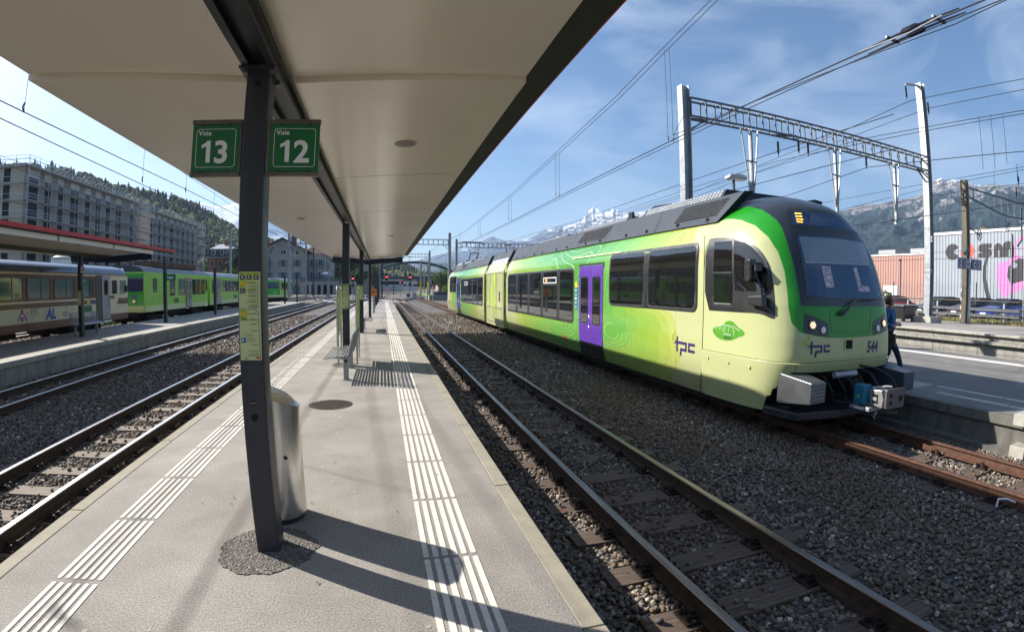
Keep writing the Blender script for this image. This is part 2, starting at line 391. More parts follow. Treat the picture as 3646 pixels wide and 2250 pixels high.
def stroke2d(pts, w):
    """flat polyline stroke with square joints"""
    vs = []; fs = []
    for a, b in zip(pts[:-1], pts[1:]):
        dx, dy = b[0] - a[0], b[1] - a[1]; L = math.hypot(dx, dy) or 1e-6; ux, uy = dx / L, dy / L
        a2 = (a[0] - ux * w * 0.45, a[1] - uy * w * 0.45); b2 = (b[0] + ux * w * 0.45, b[1] + uy * w * 0.45)
        o = len(vs); nx, ny = -uy * w / 2, ux * w / 2
        vs += [(a2[0] - nx, a2[1] - ny), (b2[0] - nx, b2[1] - ny), (b2[0] + nx, b2[1] + ny), (a2[0] + nx, a2[1] + ny)]; fs.append((o, o + 1, o + 2, o + 3))
    return vs, fs
def disc2d(cx, cy, r, n=18, sx=1, sy=1): return [(cx + sx * r * math.cos(2 * math.pi * k / n), cy + sy * r * math.sin(2 * math.pi * k / n)) for k in range(n)], [tuple(range(n))]
def setcol(o, name, arr):
    """per-vertex colour attribute (object's own colour, not light)"""
    a = o.data.color_attributes.new(name, 'FLOAT_COLOR', 'POINT'); a.data.foreach_set('color', np.asarray(arr, np.float32).ravel())
def np_mesh(name, V, Fc, mat, smooth=False):
    me = bpy.data.meshes.new(name); V = np.asarray(V, np.float32); Fc = np.asarray(Fc, np.int32); k = Fc.shape[1]
    me.vertices.add(len(V)); me.vertices.foreach_set('co', V.ravel()); me.loops.add(Fc.size); me.loops.foreach_set('vertex_index', Fc.ravel())
    me.polygons.add(len(Fc)); me.polygons.foreach_set('loop_start', np.arange(0, Fc.size, k, dtype=np.int32)); me.polygons.foreach_set('loop_total', np.full(len(Fc), k, np.int32))
    me.update(calc_edges=True)
    if smooth: me.polygons.foreach_set('use_smooth', np.ones(len(Fc), bool))
    me.materials.append(mat); o = bpy.data.objects.new(name, me); COL.objects.link(o); return o
_NG = rng.random((256, 256))
def vnoise(x, y):
    xi = np.floor(x).astype(int); yi = np.floor(y).astype(int); fx = x - xi; fy = y - yi
    fx = fx * fx * (3 - 2 * fx); fy = fy * fy * (3 - 2 * fy)
    g = lambda a, b: _NG[a % 256, b % 256]
    return (g(xi, yi) * (1 - fx) + g(xi + 1, yi) * fx) * (1 - fy) + (g(xi, yi + 1) * (1 - fx) + g(xi + 1, yi + 1) * fx) * fy
def fbm(x, y, o=5, gain=0.5, ridged=False):
    s = 0; a = 1; t = 0
    for i in range(o):
        n = vnoise(x * 2 ** i + 17.3 * i, y * 2 ** i + 9.1 * i)
        if ridged: n = 1 - abs(2 * n - 1)
        s = s + a * n; t += a; a *= gain
    return s / t
# ------------------------------------------------------------------ ground and ballast
ZR = -0.35      # rail head level; platform surface is 0
M['earth'] = vary('dry_earth', (0.17, 0.15, 0.12), 0.95, 0, 0.3, 0.05, 0.4, 3, dirt=(0.10, 0.12, 0.05), dscale=0.02)
structure('ground', MB().box(-7600, 7600, -7600, 7600, -1.2, -0.62), M['earth'])
structure('ballast_bed', MB().box(-20, 18.7, -14, 170, -0.60, -0.535), M['ballast'])
M['yard'] = ballastbase('yard_gravel', (0.14, 0.12, 0.10), (0.26, 0.23, 0.19))
structure('yard_ground', MB().box(-75, -20.01, -14, 170, -0.60, -0.50).box(18.71, 60, 64, 170, -0.60, -0.50), M['yard'])

def ico():
    bm = bmesh.new(); bmesh.ops.create_icosphere(bm, subdivisions=1, radius=1)
    V = np.array([v.co[:] for v in bm.verts]); Fc = np.array([[v.index for v in f.verts] for f in bm.faces]); bm.free(); return V, Fc
IV, IF = ico()
TEMPL = []
for k in range(8):
    v = IV * (1 + rng.uniform(-0.42, 0.34, (12, 1))) * rng.uniform(0.62, 1.25, (1, 3)); v[:, 2] *= 0.8
    TEMPL.append(v)
TEMPL = np.array(TEMPL)
def rotmats(n):
    q = rng.normal(size=(n, 4)); q /= np.linalg.norm(q, axis=1, keepdims=True); a, b, c, d = q.T
    return np.stack([1 - 2 * (c * c + d * d), 2 * (b * c - a * d), 2 * (b * d + a * c), 2 * (b * c + a * d), 1 - 2 * (b * b + d * d), 2 * (c * d - a * b), 2 * (b * d - a * c), 2 * (c * d + a * b), 1 - 2 * (b * b + c * c)], 1).reshape(n, 3, 3)
TRACKS = [(2.48, 3.63, 0.655), (-3.97, 2.4, 0.66), (6.49, 3.0, 0.68), (-7.55, 2.2, 0.64), (-14.15, 2.2, 0.64)]
PAL = np.array([(0.095, 0.092, 0.092), (0.155, 0.15, 0.145), (0.24, 0.225, 0.21), (0.18, 0.15, 0.115), (0.115, 0.085, 0.062), (0.07, 0.072, 0.08), (0.46, 0.44, 0.42), (0.15, 0.105, 0.07)])
PAL = PAL * np.array([1.10, 1.0, 0.88])
PW = np.array([.18, .24, .14, .15, .09, .11, .04, .05]); PW /= PW.sum()
def scatter(x0, x1, y0, y1, dens, size, allv, allf, allc, clear=None):
    n = int((x1 - x0) * (y1 - y0) * dens); x = rng.uniform(x0, x1, n); y = rng.uniform(y0, y1, n)
    z = np.full(n, -0.528) + 0.022 * (fbm(x * 1.1 + 40, y * 1.1 + 40, 3) - 0.5) + rng.uniform(0, 0.016, n)
    keep = np.ones(n, bool)
    for xc, yo, p in TRACKS:
        on = (abs(x - xc) < 0.98) & ((((y - yo) / p) % 1.0) * p < 0.25)
        low = (abs(x - xc) < 0.90) & ~on
        z[low] -= 0.014 * rng.random(low.sum())
        keep &= ~on | (rng.random(n) < 0.035 + 0.10 * (fbm(x * 2, y * 2, 2) > 0.62))
        z[on] += 0.035
        keep &= ~((abs(abs(x - xc) - 0.53) < 0.055))
    if clear is not None: keep &= ~clear(x, y)
    x, y, z = x[keep], y[keep], z[keep]; n = len(x)
    s = size * rng.uniform(0.62, 1.25, n)
    T = TEMPL[rng.integers(0, 8, n)] * s[:, None, None]; T = np.einsum('nij,nkj->nki', rotmats(n), T)
    T += np.stack([x, y, z], 1)[:, None, :]
    o = sum(len(a) for a in allv)
    allv.append(T.reshape(-1, 3)); allf.append((IF[None] + (np.arange(n) * 12)[:, None, None]).reshape(-1, 3) + o)
    c = PAL[rng.choice(8, n, p=PW)] * rng.uniform(0.72, 1.25, (n, 1))
    br = np.clip((fbm(x * 0.8 + 7, y * 0.5 + 3, 4) - 0.40) * 4.0, 0, 1)[:, None] * 0.72        # brown brake dust patches
    for xc, yo, p in TRACKS: br = np.maximum(br, (np.exp(-((abs(x - xc) - 0.55) / 0.16) ** 2) * 0.55)[:, None])
    c = c * (1 - br) + np.array([0.125, 0.085, 0.055]) * rng.uniform(0.7, 1.4, (n, 1)) * br
    allc.append(np.repeat(np.concatenate([c, np.ones((n, 1))], 1), 12, axis=0))
V, Fc, Cc = [], [], []
nt = lambda x, y: (x > 6.0) & (y > 8)
scatter(1.02, 7.98, 1.0, 6.0, 780, 0.0260, V, Fc, Cc)
scatter(1.02, 7.98, 6.0, 11.0, 520, 0.031, V, Fc, Cc, nt)
scatter(1.02, 6.3, 11.0, 22.0, 210, 0.043, V, Fc, Cc)
scatter(1.02, 6.3, 22.0, 42.0, 60, 0.065, V, Fc, Cc)
scatter(-5.6, -2.52, 2.2, 7.0, 720, 0.0265, V, Fc, Cc)
scatter(-9.0, -5.6, 5.0, 9.5, 480, 0.031, V, Fc, Cc)
scatter(-5.6, -2.52, 7.0, 12.0, 420, 0.034, V, Fc, Cc)
scatter(-9.0, -5.6, 9.5, 18.0, 190, 0.045, V, Fc, Cc)
scatter(-5.6, -2.52, 12.0, 24.0, 170, 0.045, V, Fc, Cc)
scatter(-9.0, -2.52, 18.0, 40.0, 60, 0.065, V, Fc, Cc)
scatter(-19.5, -15.7, 17.0, 36.0, 50, 0.07, V, Fc, Cc)
st = np_mesh('ballast_stones', np.concatenate(V), np.concatenate(Fc), M['stone'])
setcol(st, 'tone', np.concatenate(Cc)); tag(st, 'grey and brown crushed stone ballast lying between the rails and sleepers', 'ballast', kind='stuff')

# ------------------------------------------------------------------ tracks
RP = [(-.058, 0), (.058, 0), (.058, .012), (.012, .026), (.009, .10), (.033, .112), (.035, .132), (.028, .141), (-.028, .141), (-.035, .132), (-.033, .112), (-.009, .10), (-.012, .026), (-.058, .012)]
def rail_mb(fx, y0, y1, step):
    mb = MB(); ys = list(np.arange(y0, y1, step)) + [y1]; n = len(RP)
    vs = [(fx(y) + u, y, ZR - 0.141 + w) for y in ys for u, w in RP]
    for i in range(len(ys) - 1):
        for k in range(n):
            mb.f.append((i * n + k, i * n + (k + 1) % n, (i + 1) * n + (k + 1) % n, (i + 1) * n + k)); mb.mi.append(1 if k in (6, 7, 8) else 0)
    mb.f += [tuple(range(n))[::-1], tuple((len(ys) - 1) * n + k for k in range(n))]; mb.mi += [0, 0]
    mb.v = vs; return mb
def sleeper_mb(L=1.91, w=0.24, h=0.13, seed=0):
    r = random.Random(seed); mb = MB(); nx = 8
    for (x, y) in ((0, 0),):
        top = [(-L / 2 + L * i / nx, s * w / 2 * (1 + r.uniform(-.03, .03)), r.uniform(-.004, .003)) for s in (-1, 1) for i in range(nx + 1)]
        vs = top + [(p[0], p[1] * 1.04, -h) for p in top]; N = nx + 1
        fs = [(i, i + 1, N + i + 1, N + i) for i in range(nx)] + [(i + 1, i, 2 * N + i, 2 * N + i + 1) for i in range(nx)] + [(N + i, N + i + 1, 3 * N + i + 1, 3 * N + i) for i in range(nx)]
        fs += [(0, N, 3 * N, 2 * N), (N + nx, nx, 2 * N + nx, 3 * N + nx)]
        mb.add(vs, fs)
    return mb
def plate_mb(sx):
    mb = MB(); mb.box(-.17, .17, -.085, .085, -.004, .016)
    for u in (-.085, .085):
        mb.box(u - .026, u + .026, -.05, .05, .016, .040); mb.box(u - .02, u + .02, -.022, .022, .040, .062)
    for u in (-.14, .14):
        for v in (-.045, .045): mb.tube([(u, v, .014), (u, v, .040)], .017, 6); mb.tube([(u, v, .040), (u, v, .058)], .011, 6)
    return mb
SLM = {}
def track(xc, yo, pitch, y0, y1, label, side, top, wood_m, yplate, ysingle, gauge=1.0, L=1.91):
    t = thing('railway_track', label, 'railway track', (xc, 0, ZR - 0.15))
    for s in (-1, 1):
        x = xc + s * (gauge / 2 + 0.033); obj('rail', rail_mb(lambda y, x=x: x, y0, y1, 2.0), [side, top], t)
    k0 = math.floor((y0 - yo) / pitch) + 1; far = MB(); protos = []
    for i in range(4):
        key = (wood_m.name, i, L)
        if key not in SLM:
            o = obj('sleeper', sleeper_mb(L, seed=i), wood_m); COL.objects.unlink(o); SLM[key] = o
        protos.append(SLM[key])
    if 'plate' not in SLM:
        o = obj('tie_plate', plate_mb(1), M['iron']); COL.objects.unlink(o); SLM['plate'] = o
    for k in range(k0, int((y1 - yo) / pitch)):
        y = yo + k * pitch + 0.12
        if y < -3: continue
        if y < ysingle:
            s = random.choice(protos).copy(); COL.objects.link(s); s.parent = t
            s.location = (random.uniform(-.02, .02), y, 0.004 + random.uniform(-.006, .003)); s.rotation_euler = (0, 0, random.uniform(-.012, .012))
            if y < yplate:
                for u in (-1, 1):
                    p = SLM['plate'].copy(); COL.objects.link(p); p.parent = s; p.location = (u * (gauge / 2 + 0.033), 0, 0.004)
        else: far.box(xc - L / 2, xc + L / 2, y - .12, y + .12, ZR - .27, ZR - .148)
    if far.v: obj('sleeper', far, wood_m, t, kind='stuff')
    return t
track(2.48, 3.63, .655, -6, 96, 'straight metre gauge track with dark rails right of the centre platform', M['rail_side'], M['rail_top_dull'], M['sleeper'], 16, 34)
track(-3.97, 2.4, .66, -6, 96, 'metre gauge track with shiny rails along the left edge of the centre platform', M['rail_side'], M['rail_top'], M['sleeper_new'], 13, 34)
track(6.49, 3.0, .68, -6, 96, 'rust red track under the green and cream train', M['rust'], M['rust'], M['sleeper'], 9, 12)
track(-7.55, 2.2, .64, -6, 96, 'metre gauge track beside the left platform wall, partly in shade', M['rail_side'], M['rail_top'], M['sleeper'], 0, 30)
track(-17.6, 2.2, .64, -6, 120, 'second track seen under the brown carriage', M['rail_side'], M['rail_top'], M['sleeper'], 0, 0)
track(-14.15, 2.2, .64, -6, 120, 'track under the brown and cream carriage and the green railcars', M['rail_side'], M['rail_top'], M['sleeper'], 0, 0)
track(17.1, 2.2, .6, -6, 140, 'standard gauge track beyond the right platform, next to the stepped wall', M['rail_side'], M['rail_top_dull'], M['sleeper'], 0, 0, 1.435, 2.5)
track(28.0, 2.2, .6, 70, 170, 'far standard gauge track right of the road bridge approach', M['rail_side'], M['rail_top_dull'], M['sleeper'], 0, 0, 1.435, 2.5)
def sm(t): t = min(1, max(0, t)); return t * t * (3 - 2 * t)
def turnout(xa, xb, ya, yb, label):
    t = thing('rail_crossover', label, 'railway switch', (xa, ya, ZR - 0.15))
    for s in (-.533, .533):
        obj('rail', rail_mb(lambda y: xa + s + (xb - xa) * sm((y - ya) / (yb - ya)), ya, yb + 25, 2.0), [M['rail_side'], M['rail_top']], t)
    f = MB()
    for k in range(int((yb + 25 - ya) / .66)):
        y = ya + k * .66; x = xa + (xb - xa) * sm((y - ya) / (yb - ya)); f.box(x - .95, x + .95, y - .12, y + .12, ZR - .262, ZR - .1445)
    obj('sleeper', f, M['sleeper'], t, kind='stuff')
turnout(2.48, -3.97, 64, 96, 'far curved rails swinging from the right track to the left one')
turnout(-3.97, -11, 56, 92, 'far curved rails leaving the shiny left track toward the houses')
turnout(-7.55, -0.5, 62, 100, 'far curved rails crossing from beside the left platform to the middle')
turnout(2.48, 8.0, 72, 112, 'far curved rails branching right below the bridge')
# rail bond cable
bc = thing('rail_bond_cable', 'white bent cable bolted to the rusty rail near the right frame edge', 'cable', (6.6, 2.2, -.45))
obj('cable', MB().tube([(7.0, 2.42, -.40), (6.93, 2.40, -.37), (6.87, 2.30, -.39), (6.85, 2.15, -.45), (6.75, 2.10, -.475), (6.40, 2.22, -.48), (6.10, 2.30, -.485)], .012, 8), M['white'], bc, smooth=True)
obj('cable', MB().tube([(5.93, 2.22, -.44), (5.86, 2.30, -.41), (5.80, 2.36, -.42), (5.79, 2.36, -.50)], .013, 8), M['white'], bc, smooth=True)

# ------------------------------------------------------------------ platforms
def stones_row(parent, x0, x1, off, pitch, y0, y1, z0, z1, mat, name='kerb_stone'):
    src = None; k = math.ceil((y0 - off) / pitch)
    while off + (k + 1) * pitch <= y1:
        y = off + k * pitch
        if src is None:
            src = obj(name, MB().box(x0, x1, y + .005, y + pitch - .005, z0, z1), mat, parent, bevel=.006); ys = y
        else: instance(src, src.location + Vector((random.uniform(-.002, .002), y - ys, random.uniform(-.0015, .0015))), parent)
        k += 1
P1 = structure('platform', MB().box(-2.47, 0.97, -12, 59, -.62, -.06), M['concrete'])
obj('asphalt', MB().box(-2.385, .875, -12, 59, -.055, 0.0), M['asphalt'], P1)
stones_row(P1, .88, 1.0, 0.02, 1.96, -6, 59, -.13, .004, M['kerb'])
stones_row(P1, -2.51, -2.39, -0.15, 1.885, -6, 59, -.13, .004, M['kerb'])
def bars(parent, xs, w, off, pitch, gap, y0, y1, ysingle, z=0.004):
    mb0 = rrect(-w / 2, w / 2, 0, pitch - gap, w * .35, 2); src = None; far = MB(); k = math.ceil((y0 - off) / pitch)
    while off + (k + 1) * pitch < y1:
        y = off + k * pitch
        for x in xs:
            if y < ysingle:
                if src is None:
                    src = obj('tactile_bar', MB().prism([(u + x, v + y) for u, v in mb0], 'z', .0005, z), M['tactile'], parent); b = (x, y)
                else:
                    o = instance(src, src.location + Vector((x - b[0] + random.uniform(-.0015, .0015), y - b[1] + random.uniform(-.004, .004), 0)), parent)
            else: far.box(x - w / 2, x + w / 2, y, y + pitch - gap, .0005, z)
        k += 1
    if far.v: obj('tactile_bar', far, M['tactile'], parent, kind='stuff')
bars(P1, [.208 + .0595 * i for i in range(6)], .034, 1.97, .90, .035, 1.0, 58.5, 22.5)
bars(P1, [-2.014 + .0545 * i for i in range(6)], .029, 1.78, .87, .045, 1.0, 58.5, 22.5)
# irregular coarse asphalt patch round the post foot, manhole cover
pp = [(-.80 + .315 * math.cos(a) * (1 + .035 * math.sin(3 * a + 1) + .03 * math.sin(9 * a) + .025 * math.sin(23 * a)), 3.07 + .31 * math.sin(a) * (1 + .03 * math.sin(2 * a) + .03 * math.cos(11 * a + 2) + .02 * math.sin(31 * a))) for a in np.linspace(0, 2 * math.pi, 160, endpoint=False)]
obj('asphalt_patch', MB().prism(pp, 'z', 0.0005, .005), M['patch'], P1)
pp = [(-.85 + .26 * math.cos(a) * (1 + .1 * math.sin(3 * a)), 10.95 + .35 * math.sin(a)) for a in np.linspace(0, 2 * math.pi, 40, endpoint=False)]
obj('asphalt_patch', MB().prism(pp, 'z', 0.0005, .005), M['patch'], P1)
mh = thing('manhole_cover', 'round cast iron drain cover set in the asphalt before the bench', 'manhole cover', (-.77, 7.2, 0))
obj('rim', MB().add(*(lambda o, i: ([(u, v, .004) for u, v in ring2d(o, i)[0]], ring2d(o, i)[1]))(disc2d(-.77, 7.2, .31, 40)[0], disc2d(-.77, 7.2, .285, 40)[0])), M['iron'], mh)
obj('cover', MB().cyl((-.77, 7.2), .283, .001, .006, 40), vary('worn_cast_iron', (.15, .125, .105), .6, .5, .3, 12), mh)
lug = MB()
for i in range(-8, 9):
    for j in range(-8, 9):
        u, v = i * .032, j * .032
        if math.hypot(u, v) < .265 and math.hypot(u, v) > .045: lug.box(-.77 + u - .010, -.77 + u + .010, 7.2 + v - .010, 7.2 + v + .010, .006, .0105)
lg = obj('tread_lug', lug, M['iron'], mh, kind='stuff'); obj('lifting_hole', MB().cyl((-.77, 7.2), .028, .006, .0075, 14), M['blackhole'], mh)
# litter and gum spots
for i in range(46):
    pass
gum = MB(); r0 = random.Random(5)
for i in range(70):
    x, y = r0.uniform(-1.6, .8), r0.uniform(1.6, 11); rr = r0.uniform(.006, .019)
    gum.add([(x + rr * math.cos(a) * r0.uniform(.8, 1.15), y + rr * math.sin(a), .0022) for a in np.linspace(0, 6.28, 8, endpoint=False)], [tuple(range(8))])
g_ = obj('chewing_gum_spots', gum, vary('old_gum', (.38, .36, .33), .8), None); tag(g_, 'small pale chewing gum spots trodden into the centre platform asphalt', 'gum spots', kind='stuff')
leaf = MB()
for i in range(60):
    x, y = r0.choice([(r0.uniform(-1.5, .8), r0.uniform(1.8, 7)), (r0.uniform(1.1, 1.9), r0.uniform(1.5, 6)), (r0.uniform(-1, -.2), r0.uniform(2.5, 4.0))]); z = .006 if x < 1 else -.485
    a = r0.uniform(0, 6.3); l = r0.uniform(.008, .022); c, s = math.cos(a) * l, math.sin(a) * l
    leaf.add([(x - c, y - s, z), (x + s * .4, y - c * .4, z + .004), (x + c, y + s, z + .002), (x - s * .4, y + c * .4, z + .003)], [(0, 1, 2, 3)])
tag(obj('litter', leaf, vary('dry_leaf', (.10, .07, .05), .8), None), 'tiny dark leaf scraps and litter scattered on platform and ballast', 'litter', kind='stuff')
for (x, y, z, m, lb) in ((1.62, 4.3, -.487, 'red_print', 'small crumpled red scrap lying on the sunlit ballast'), (2.05, 3.35, -.48, 'blue_print', 'blue paper scrap on ballast against the near rail')):
    tag(obj('paper_scrap', MB().add([(x, y, z), (x + .03, y + .01, z + .012), (x + .035, y + .035, z + .003), (x + .004, y + .03, z + .014)], [(0, 1, 2), (0, 2, 3)]), M[m], None), lb, 'litter')
cig = MB().tube([(1.44, 3.75, -.49), (1.45, 3.80, -.478)], .005, 6); tag(obj('cigarette_end', cig, M['orange']), 'cigarette end lying on shaded ballast beside the platform kerb', 'litter')

# left platform
P2 = structure('platform_left', MB().box(-12.55, -9.12, -12, 60, -.62, -.06), M['concrete'])
obj('asphalt', MB().box(-12.6, -9.56, -12, 60, -.055, 0), M['asphalt'], P2)
stones_row(P2, -9.55, -9.03, 0.9, 2.05, -6, 60, -.10, .004, M['concrete_light'], 'kerb_slab')
stones_row(P2, -9.11, -9.06, 0.9, 2.05, 6, 60, -.60, -.105, M['concrete'], 'wall_panel')
# right platform (shaded by the train)
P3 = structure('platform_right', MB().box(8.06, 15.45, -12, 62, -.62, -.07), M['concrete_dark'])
obj('asphalt', MB().box(8.17, 15.3, -12, 62, -.065, 0), asphalt('shade_darkened_asphalt', (.165, .157, .148), (.29, .275, .26)), P3)  # same asphalt, base colour darkened to deepen the train's shade
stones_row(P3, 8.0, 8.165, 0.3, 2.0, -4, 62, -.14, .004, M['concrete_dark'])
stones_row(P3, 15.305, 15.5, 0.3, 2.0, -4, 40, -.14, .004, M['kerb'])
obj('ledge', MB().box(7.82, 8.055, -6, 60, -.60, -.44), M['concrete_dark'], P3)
bars(P3, [8.68 + .062 * i for i in range(13)], .026, 5.40, .60, .012, 5.3, 12, 5.3)
bars(P3, [9.31 + .055 * i for i in range(3)], .024, 0.0, 1.33, .04, 0, 5.4, 5.4)
bars(P3, [8.70 + .055 * i for i in range(3)], .024, -.35, 1.33, .04, 0, 5.4, 5.4)
stones_row(P3, 14.10, 14.52, .2, 1.62, -2, 26, .001, .005, M['tactile'], 'safety_line')
# raised platform behind, grass verge, car park
P4 = structure('platform_far_right', MB().box(18.86, 25.3, -12, 90, -.62, .33), M['concrete'])
obj('asphalt', MB().box(19.0, 25.4, -12, 90, .33, .40), M['asphalt'], P4)
stones_row(P4, 18.80, 18.855, .15, 1.8, -2, 30, .16, .33, M['concrete'], 'wall_panel')
stones_row(P4, 18.80, 18.855, .15, 1.8, -2, 30, -.55, .045, M['concrete'], 'wall_panel')
stones_row(P4, 18.66, 18.99, .15, 1.8, -2, 30, .335, .404, M['concrete_light'], 'edge_slab')
obj('ledge', MB().box(18.62, 18.855, -6, 60, .05, .155), M['concrete'], P4)
stones_row(P4, 19.02, 19.20, .15, 1.8, -2, 30, .4005, .405, M['tactile'], 'safety_line')
M['grassm'] = vary('dry_grass_soil', (.20, .17, .085), .95, 0, .4, 2, .5, 20, dirt=(.10, .14, .03), dscale=.8)
structure('grass_verge', MB().box(25.41, 28.2, -12, 90, -.62, .385), M['grassm'])
structure('car_park', MB().box(28.21, 76, -30, 110, -.62, .10), asphalt('car_park_asphalt', (.20, .19, .18), (.32, .31, .30)))
gr = MB(); r1 = random.Random(3)
for i in range(9000):
    x, y = r1.uniform(25.45, 28.1), r1.uniform(6, 30); h = r1.uniform(.05, .22) * (1.6 if r1.random() < .06 else 1); a = r1.uniform(0, 6.3); w = .018
    gr.add([(x - w * math.cos(a), y - w * math.sin(a), .38), (x + w * math.cos(a), y + w * math.sin(a), .38), (x + r1.uniform(-.07, .07), y + r1.uniform(-.07, .07), .38 + h)], [(0, 1, 2)])
tag(obj('verge_grass', gr, vary('straw_grass_blades', (.24, .21, .09), .9, 0, .45, .7), None, fixn=False), 'dry straw coloured grass tufts below the guard rail', 'grass', kind='stuff')
# ------------------------------------------------------------------ platform canopies
def canopy(xc, y0, y1, label, dz=0.0, step_y=None, seams=3.25, seam0=3.55, lights=(), beyond=0.0):
    t = thing('platform_canopy', label, 'canopy', (xc, y1, 0))
    XL, XR = (-1.97 if not beyond else -1.80), 1.80; zc, ze = 3.08 + dz, 3.20 + dz
    def pan(xa, za, xb, zb, ya, yb, lift):
        b = MB(); s = 0.05
        vs = [(xc + xa, ya, za + lift), (xc + xb, ya, zb + lift), (xc + xb, yb, zb + lift), (xc + xa, yb, za + lift)]
        b.add(vs + [(p[0], p[1], p[2] + s) for p in vs], [(0, 1, 2, 3), (4, 7, 6, 5), (0, 4, 5, 1), (1, 5, 6, 2), (2, 6, 7, 3), (3, 7, 4, 0)])
        return b
    edges = [y1]; y = y1
    ys = []; k = 0
    a = seam0 - seams * 8
    while a < y1 - .3:
        ys.append(a); a += seams
    ys = [v for v in ys if v > y0] + [y1]; ys = [y0] + ys
    for i in range(len(ys) - 1):
        ya, yb = ys[i] + (.001 if step_y and abs(ys[i] - step_y) < .1 else .013), ys[i + 1] - (.001 if step_y and abs(ys[i + 1] - step_y) < .1 else .013); lift = 0.0 if step_y is None or ys[i] >= step_y - .1 else .046
        obj('soffit_panel', pan(-.09, zc, XL, ze, ya, yb, lift), M['soffit'], t)
        obj('soffit_panel', pan(.09, zc, XR, ze, ya, yb, lift), M['soffit'], t)
    # backing above the joints, roof skin
    obj('roof', MB().prism([(xc - 1.92, 3.30 + dz), (xc, 3.20 + dz), (xc + 1.98, 3.30 + dz), (xc + 1.98, 3.36 + dz), (xc, 3.42 + dz), (xc - 1.92, 3.36 + dz)], 'y', y0, y1), M['anthracite_dark'], t)
    # centre beam: channel with flanges and bolts
    b = MB(); zb = zc - .105
    b.box(xc - .085, xc - .072, y0, y1, zb, zc + .12).box(xc + .072, xc + .085, y0, y1, zb, zc + .12).box(xc - .072, xc + .072, y0, y1, zb + .045, zb + .06)
    b.box(xc - .10, xc - .055, y0, y1, zb - .012, zb - .001).box(xc + .055, xc + .10, y0, y1, zb - .012, zb - .001)
    obj('beam', b, M['anthracite'], t)
    tr = MB(); 
    for s in (-1, 1): tr.box(xc + s * .112 - .009, xc + s * .112 + .009, y0, y1, zc - .03, zc - .004)
    obj('trim_strip', tr, M['signframe'], t)
    for s in (-1, 1):
        xs = sorted((xc + s * 1.80, xc + s * 2.02))
        if s > 0 or beyond: obj('gutter', MB().box(xs[0], xs[1], y0, y1 + beyond, ze + .052 , ze + .10).box(*sorted((xc + s * 1.79, xc + s * 1.80)), y0, y1, ze + .052, ze + .06), M['anthracite_dark'], t)
        # pale upstand with posts, then red fascia, in lengths
        if s * xc < 0 or True:
            yy = y1
            while yy > max(y0, y1 - 22):
                ya = max(y0, yy - 3.2)
                obj('edge_board', MB().box(*sorted((xc + s * 1.845, xc + s * 1.90)), ya + .05, yy - .05, ze - .10 + .0, ze + .043), M['soffit'], t) if beyond else None
                yy -= 3.2
        fa = (2.021, 2.05) if (s > 0 or beyond) else (1.925, 1.955)
        obj('fascia', MB().box(*sorted((xc + s * fa[0], xc + s * fa[1])), y0, y1 + beyond, ze + (.075 if (s > 0 or beyond) else .10), ze + .185), M['red'], t)
    # navy gable board closing the end, with V shaped bottom following the soffit
    obj('end_board', MB().prism([(xc - 1.78, ze - .01), (xc, zc - .02), (xc + 1.78, ze - .01), (xc + 1.78, ze - .29), (xc, zc - .27), (xc - 1.78, ze - .29)], 'y', y1 + .01, y1 + .05), M['navy'], t)
    for lx, ly in lights:
        f = abs(lx - xc) / 1.8; z = zc + (ze - zc) * f
        L = MB().cyl((lx, ly), .125, z - .010, z - .0015, 28); o_ = obj('downlight', L, vary('tan_light_ring', (.42, .33, .17), .4), t)
        obj('light_glass', MB().cyl((lx, ly), .106, z - .0125, z - .0103, 24), vary('unlit_brown_lens', (.05, .032, .018), .3, bump=.3), o_)
    return t
canopy(-.78, -13, 26.3, 'cream and dark canopy over the centre platform with red outer edges', 0, 3.6, 3.22, 3.56, [(.20, 5.25), (-1.78, 11.3), (.20, 15.0), (-1.78, 21.3), (.20, 25.1), (-1.6, -3)])
canopy(-10.98, -14, 20.0, 'cream canopy with bright red fascia over the left platform', -.13, None, 3.2, 4.0, [(-11.6, 16.4), (-11.6, 12)], beyond=1.8)

# ------------------------------------------------------------------ posts
def rhs(x0, x1, y0, y1, z0, z1, r=.012):
    return MB().prism(rrect(x0, x1, y0, y1, r, 3), 'z', z0, z1)
POST_W = .15
def post(x, y, h, label, group='posts under the platform canopies', w=.145, d=.17, head=None):
    t = thing('canopy_post' if head is None else 'platform_post', label, 'post', (x, y, 0), group)
    obj('shaft', rhs(x - w / 2, x + w / 2, y - d / 2, y + d / 2, 0, h), M['anthracite'], t, smooth=True)
    if head == 'bracket':
        b = MB(); b.box(x - .11, x + .11, y - .13, y + .13, h, h + .016)
        b.box(x - .10, x + .10, y - .12, y + .12, h + .0165, h + .030)
        obj('head_plate', b, M['anthracite'], t)
        b = MB()
        for u in (-.075, .075):
            for v in (-.095, .095):
                b.tube([(x + u, y + v, h - .012), (x + u, y + v, h - .0002)], .016, 6)
        obj('bolt', b, M['signframe'], t)
    if head == 'lamp':
        obj('cross_arm', MB().box(x - .26, x + .26, y - .05, y + .05, h, h + .05), M['anthracite'], t)
        for s in (-1, 1): obj('lamp_head', MB().prism([(x + s * .26, h + .0), (x + s * .12, h - .035), (x + s * .02 + s * .04, h - .002)], 'y', y - .08, y + .08), M['galv'], t)
    return t
post(-.785, 3.115, 2.945, 'nearest dark canopy post carrying the Voie 13 and Voie 12 signs', w=.145, d=.17).name = 'canopy_post'
near = [o for o in COL.objects if o.name.startswith('canopy_post')][0]
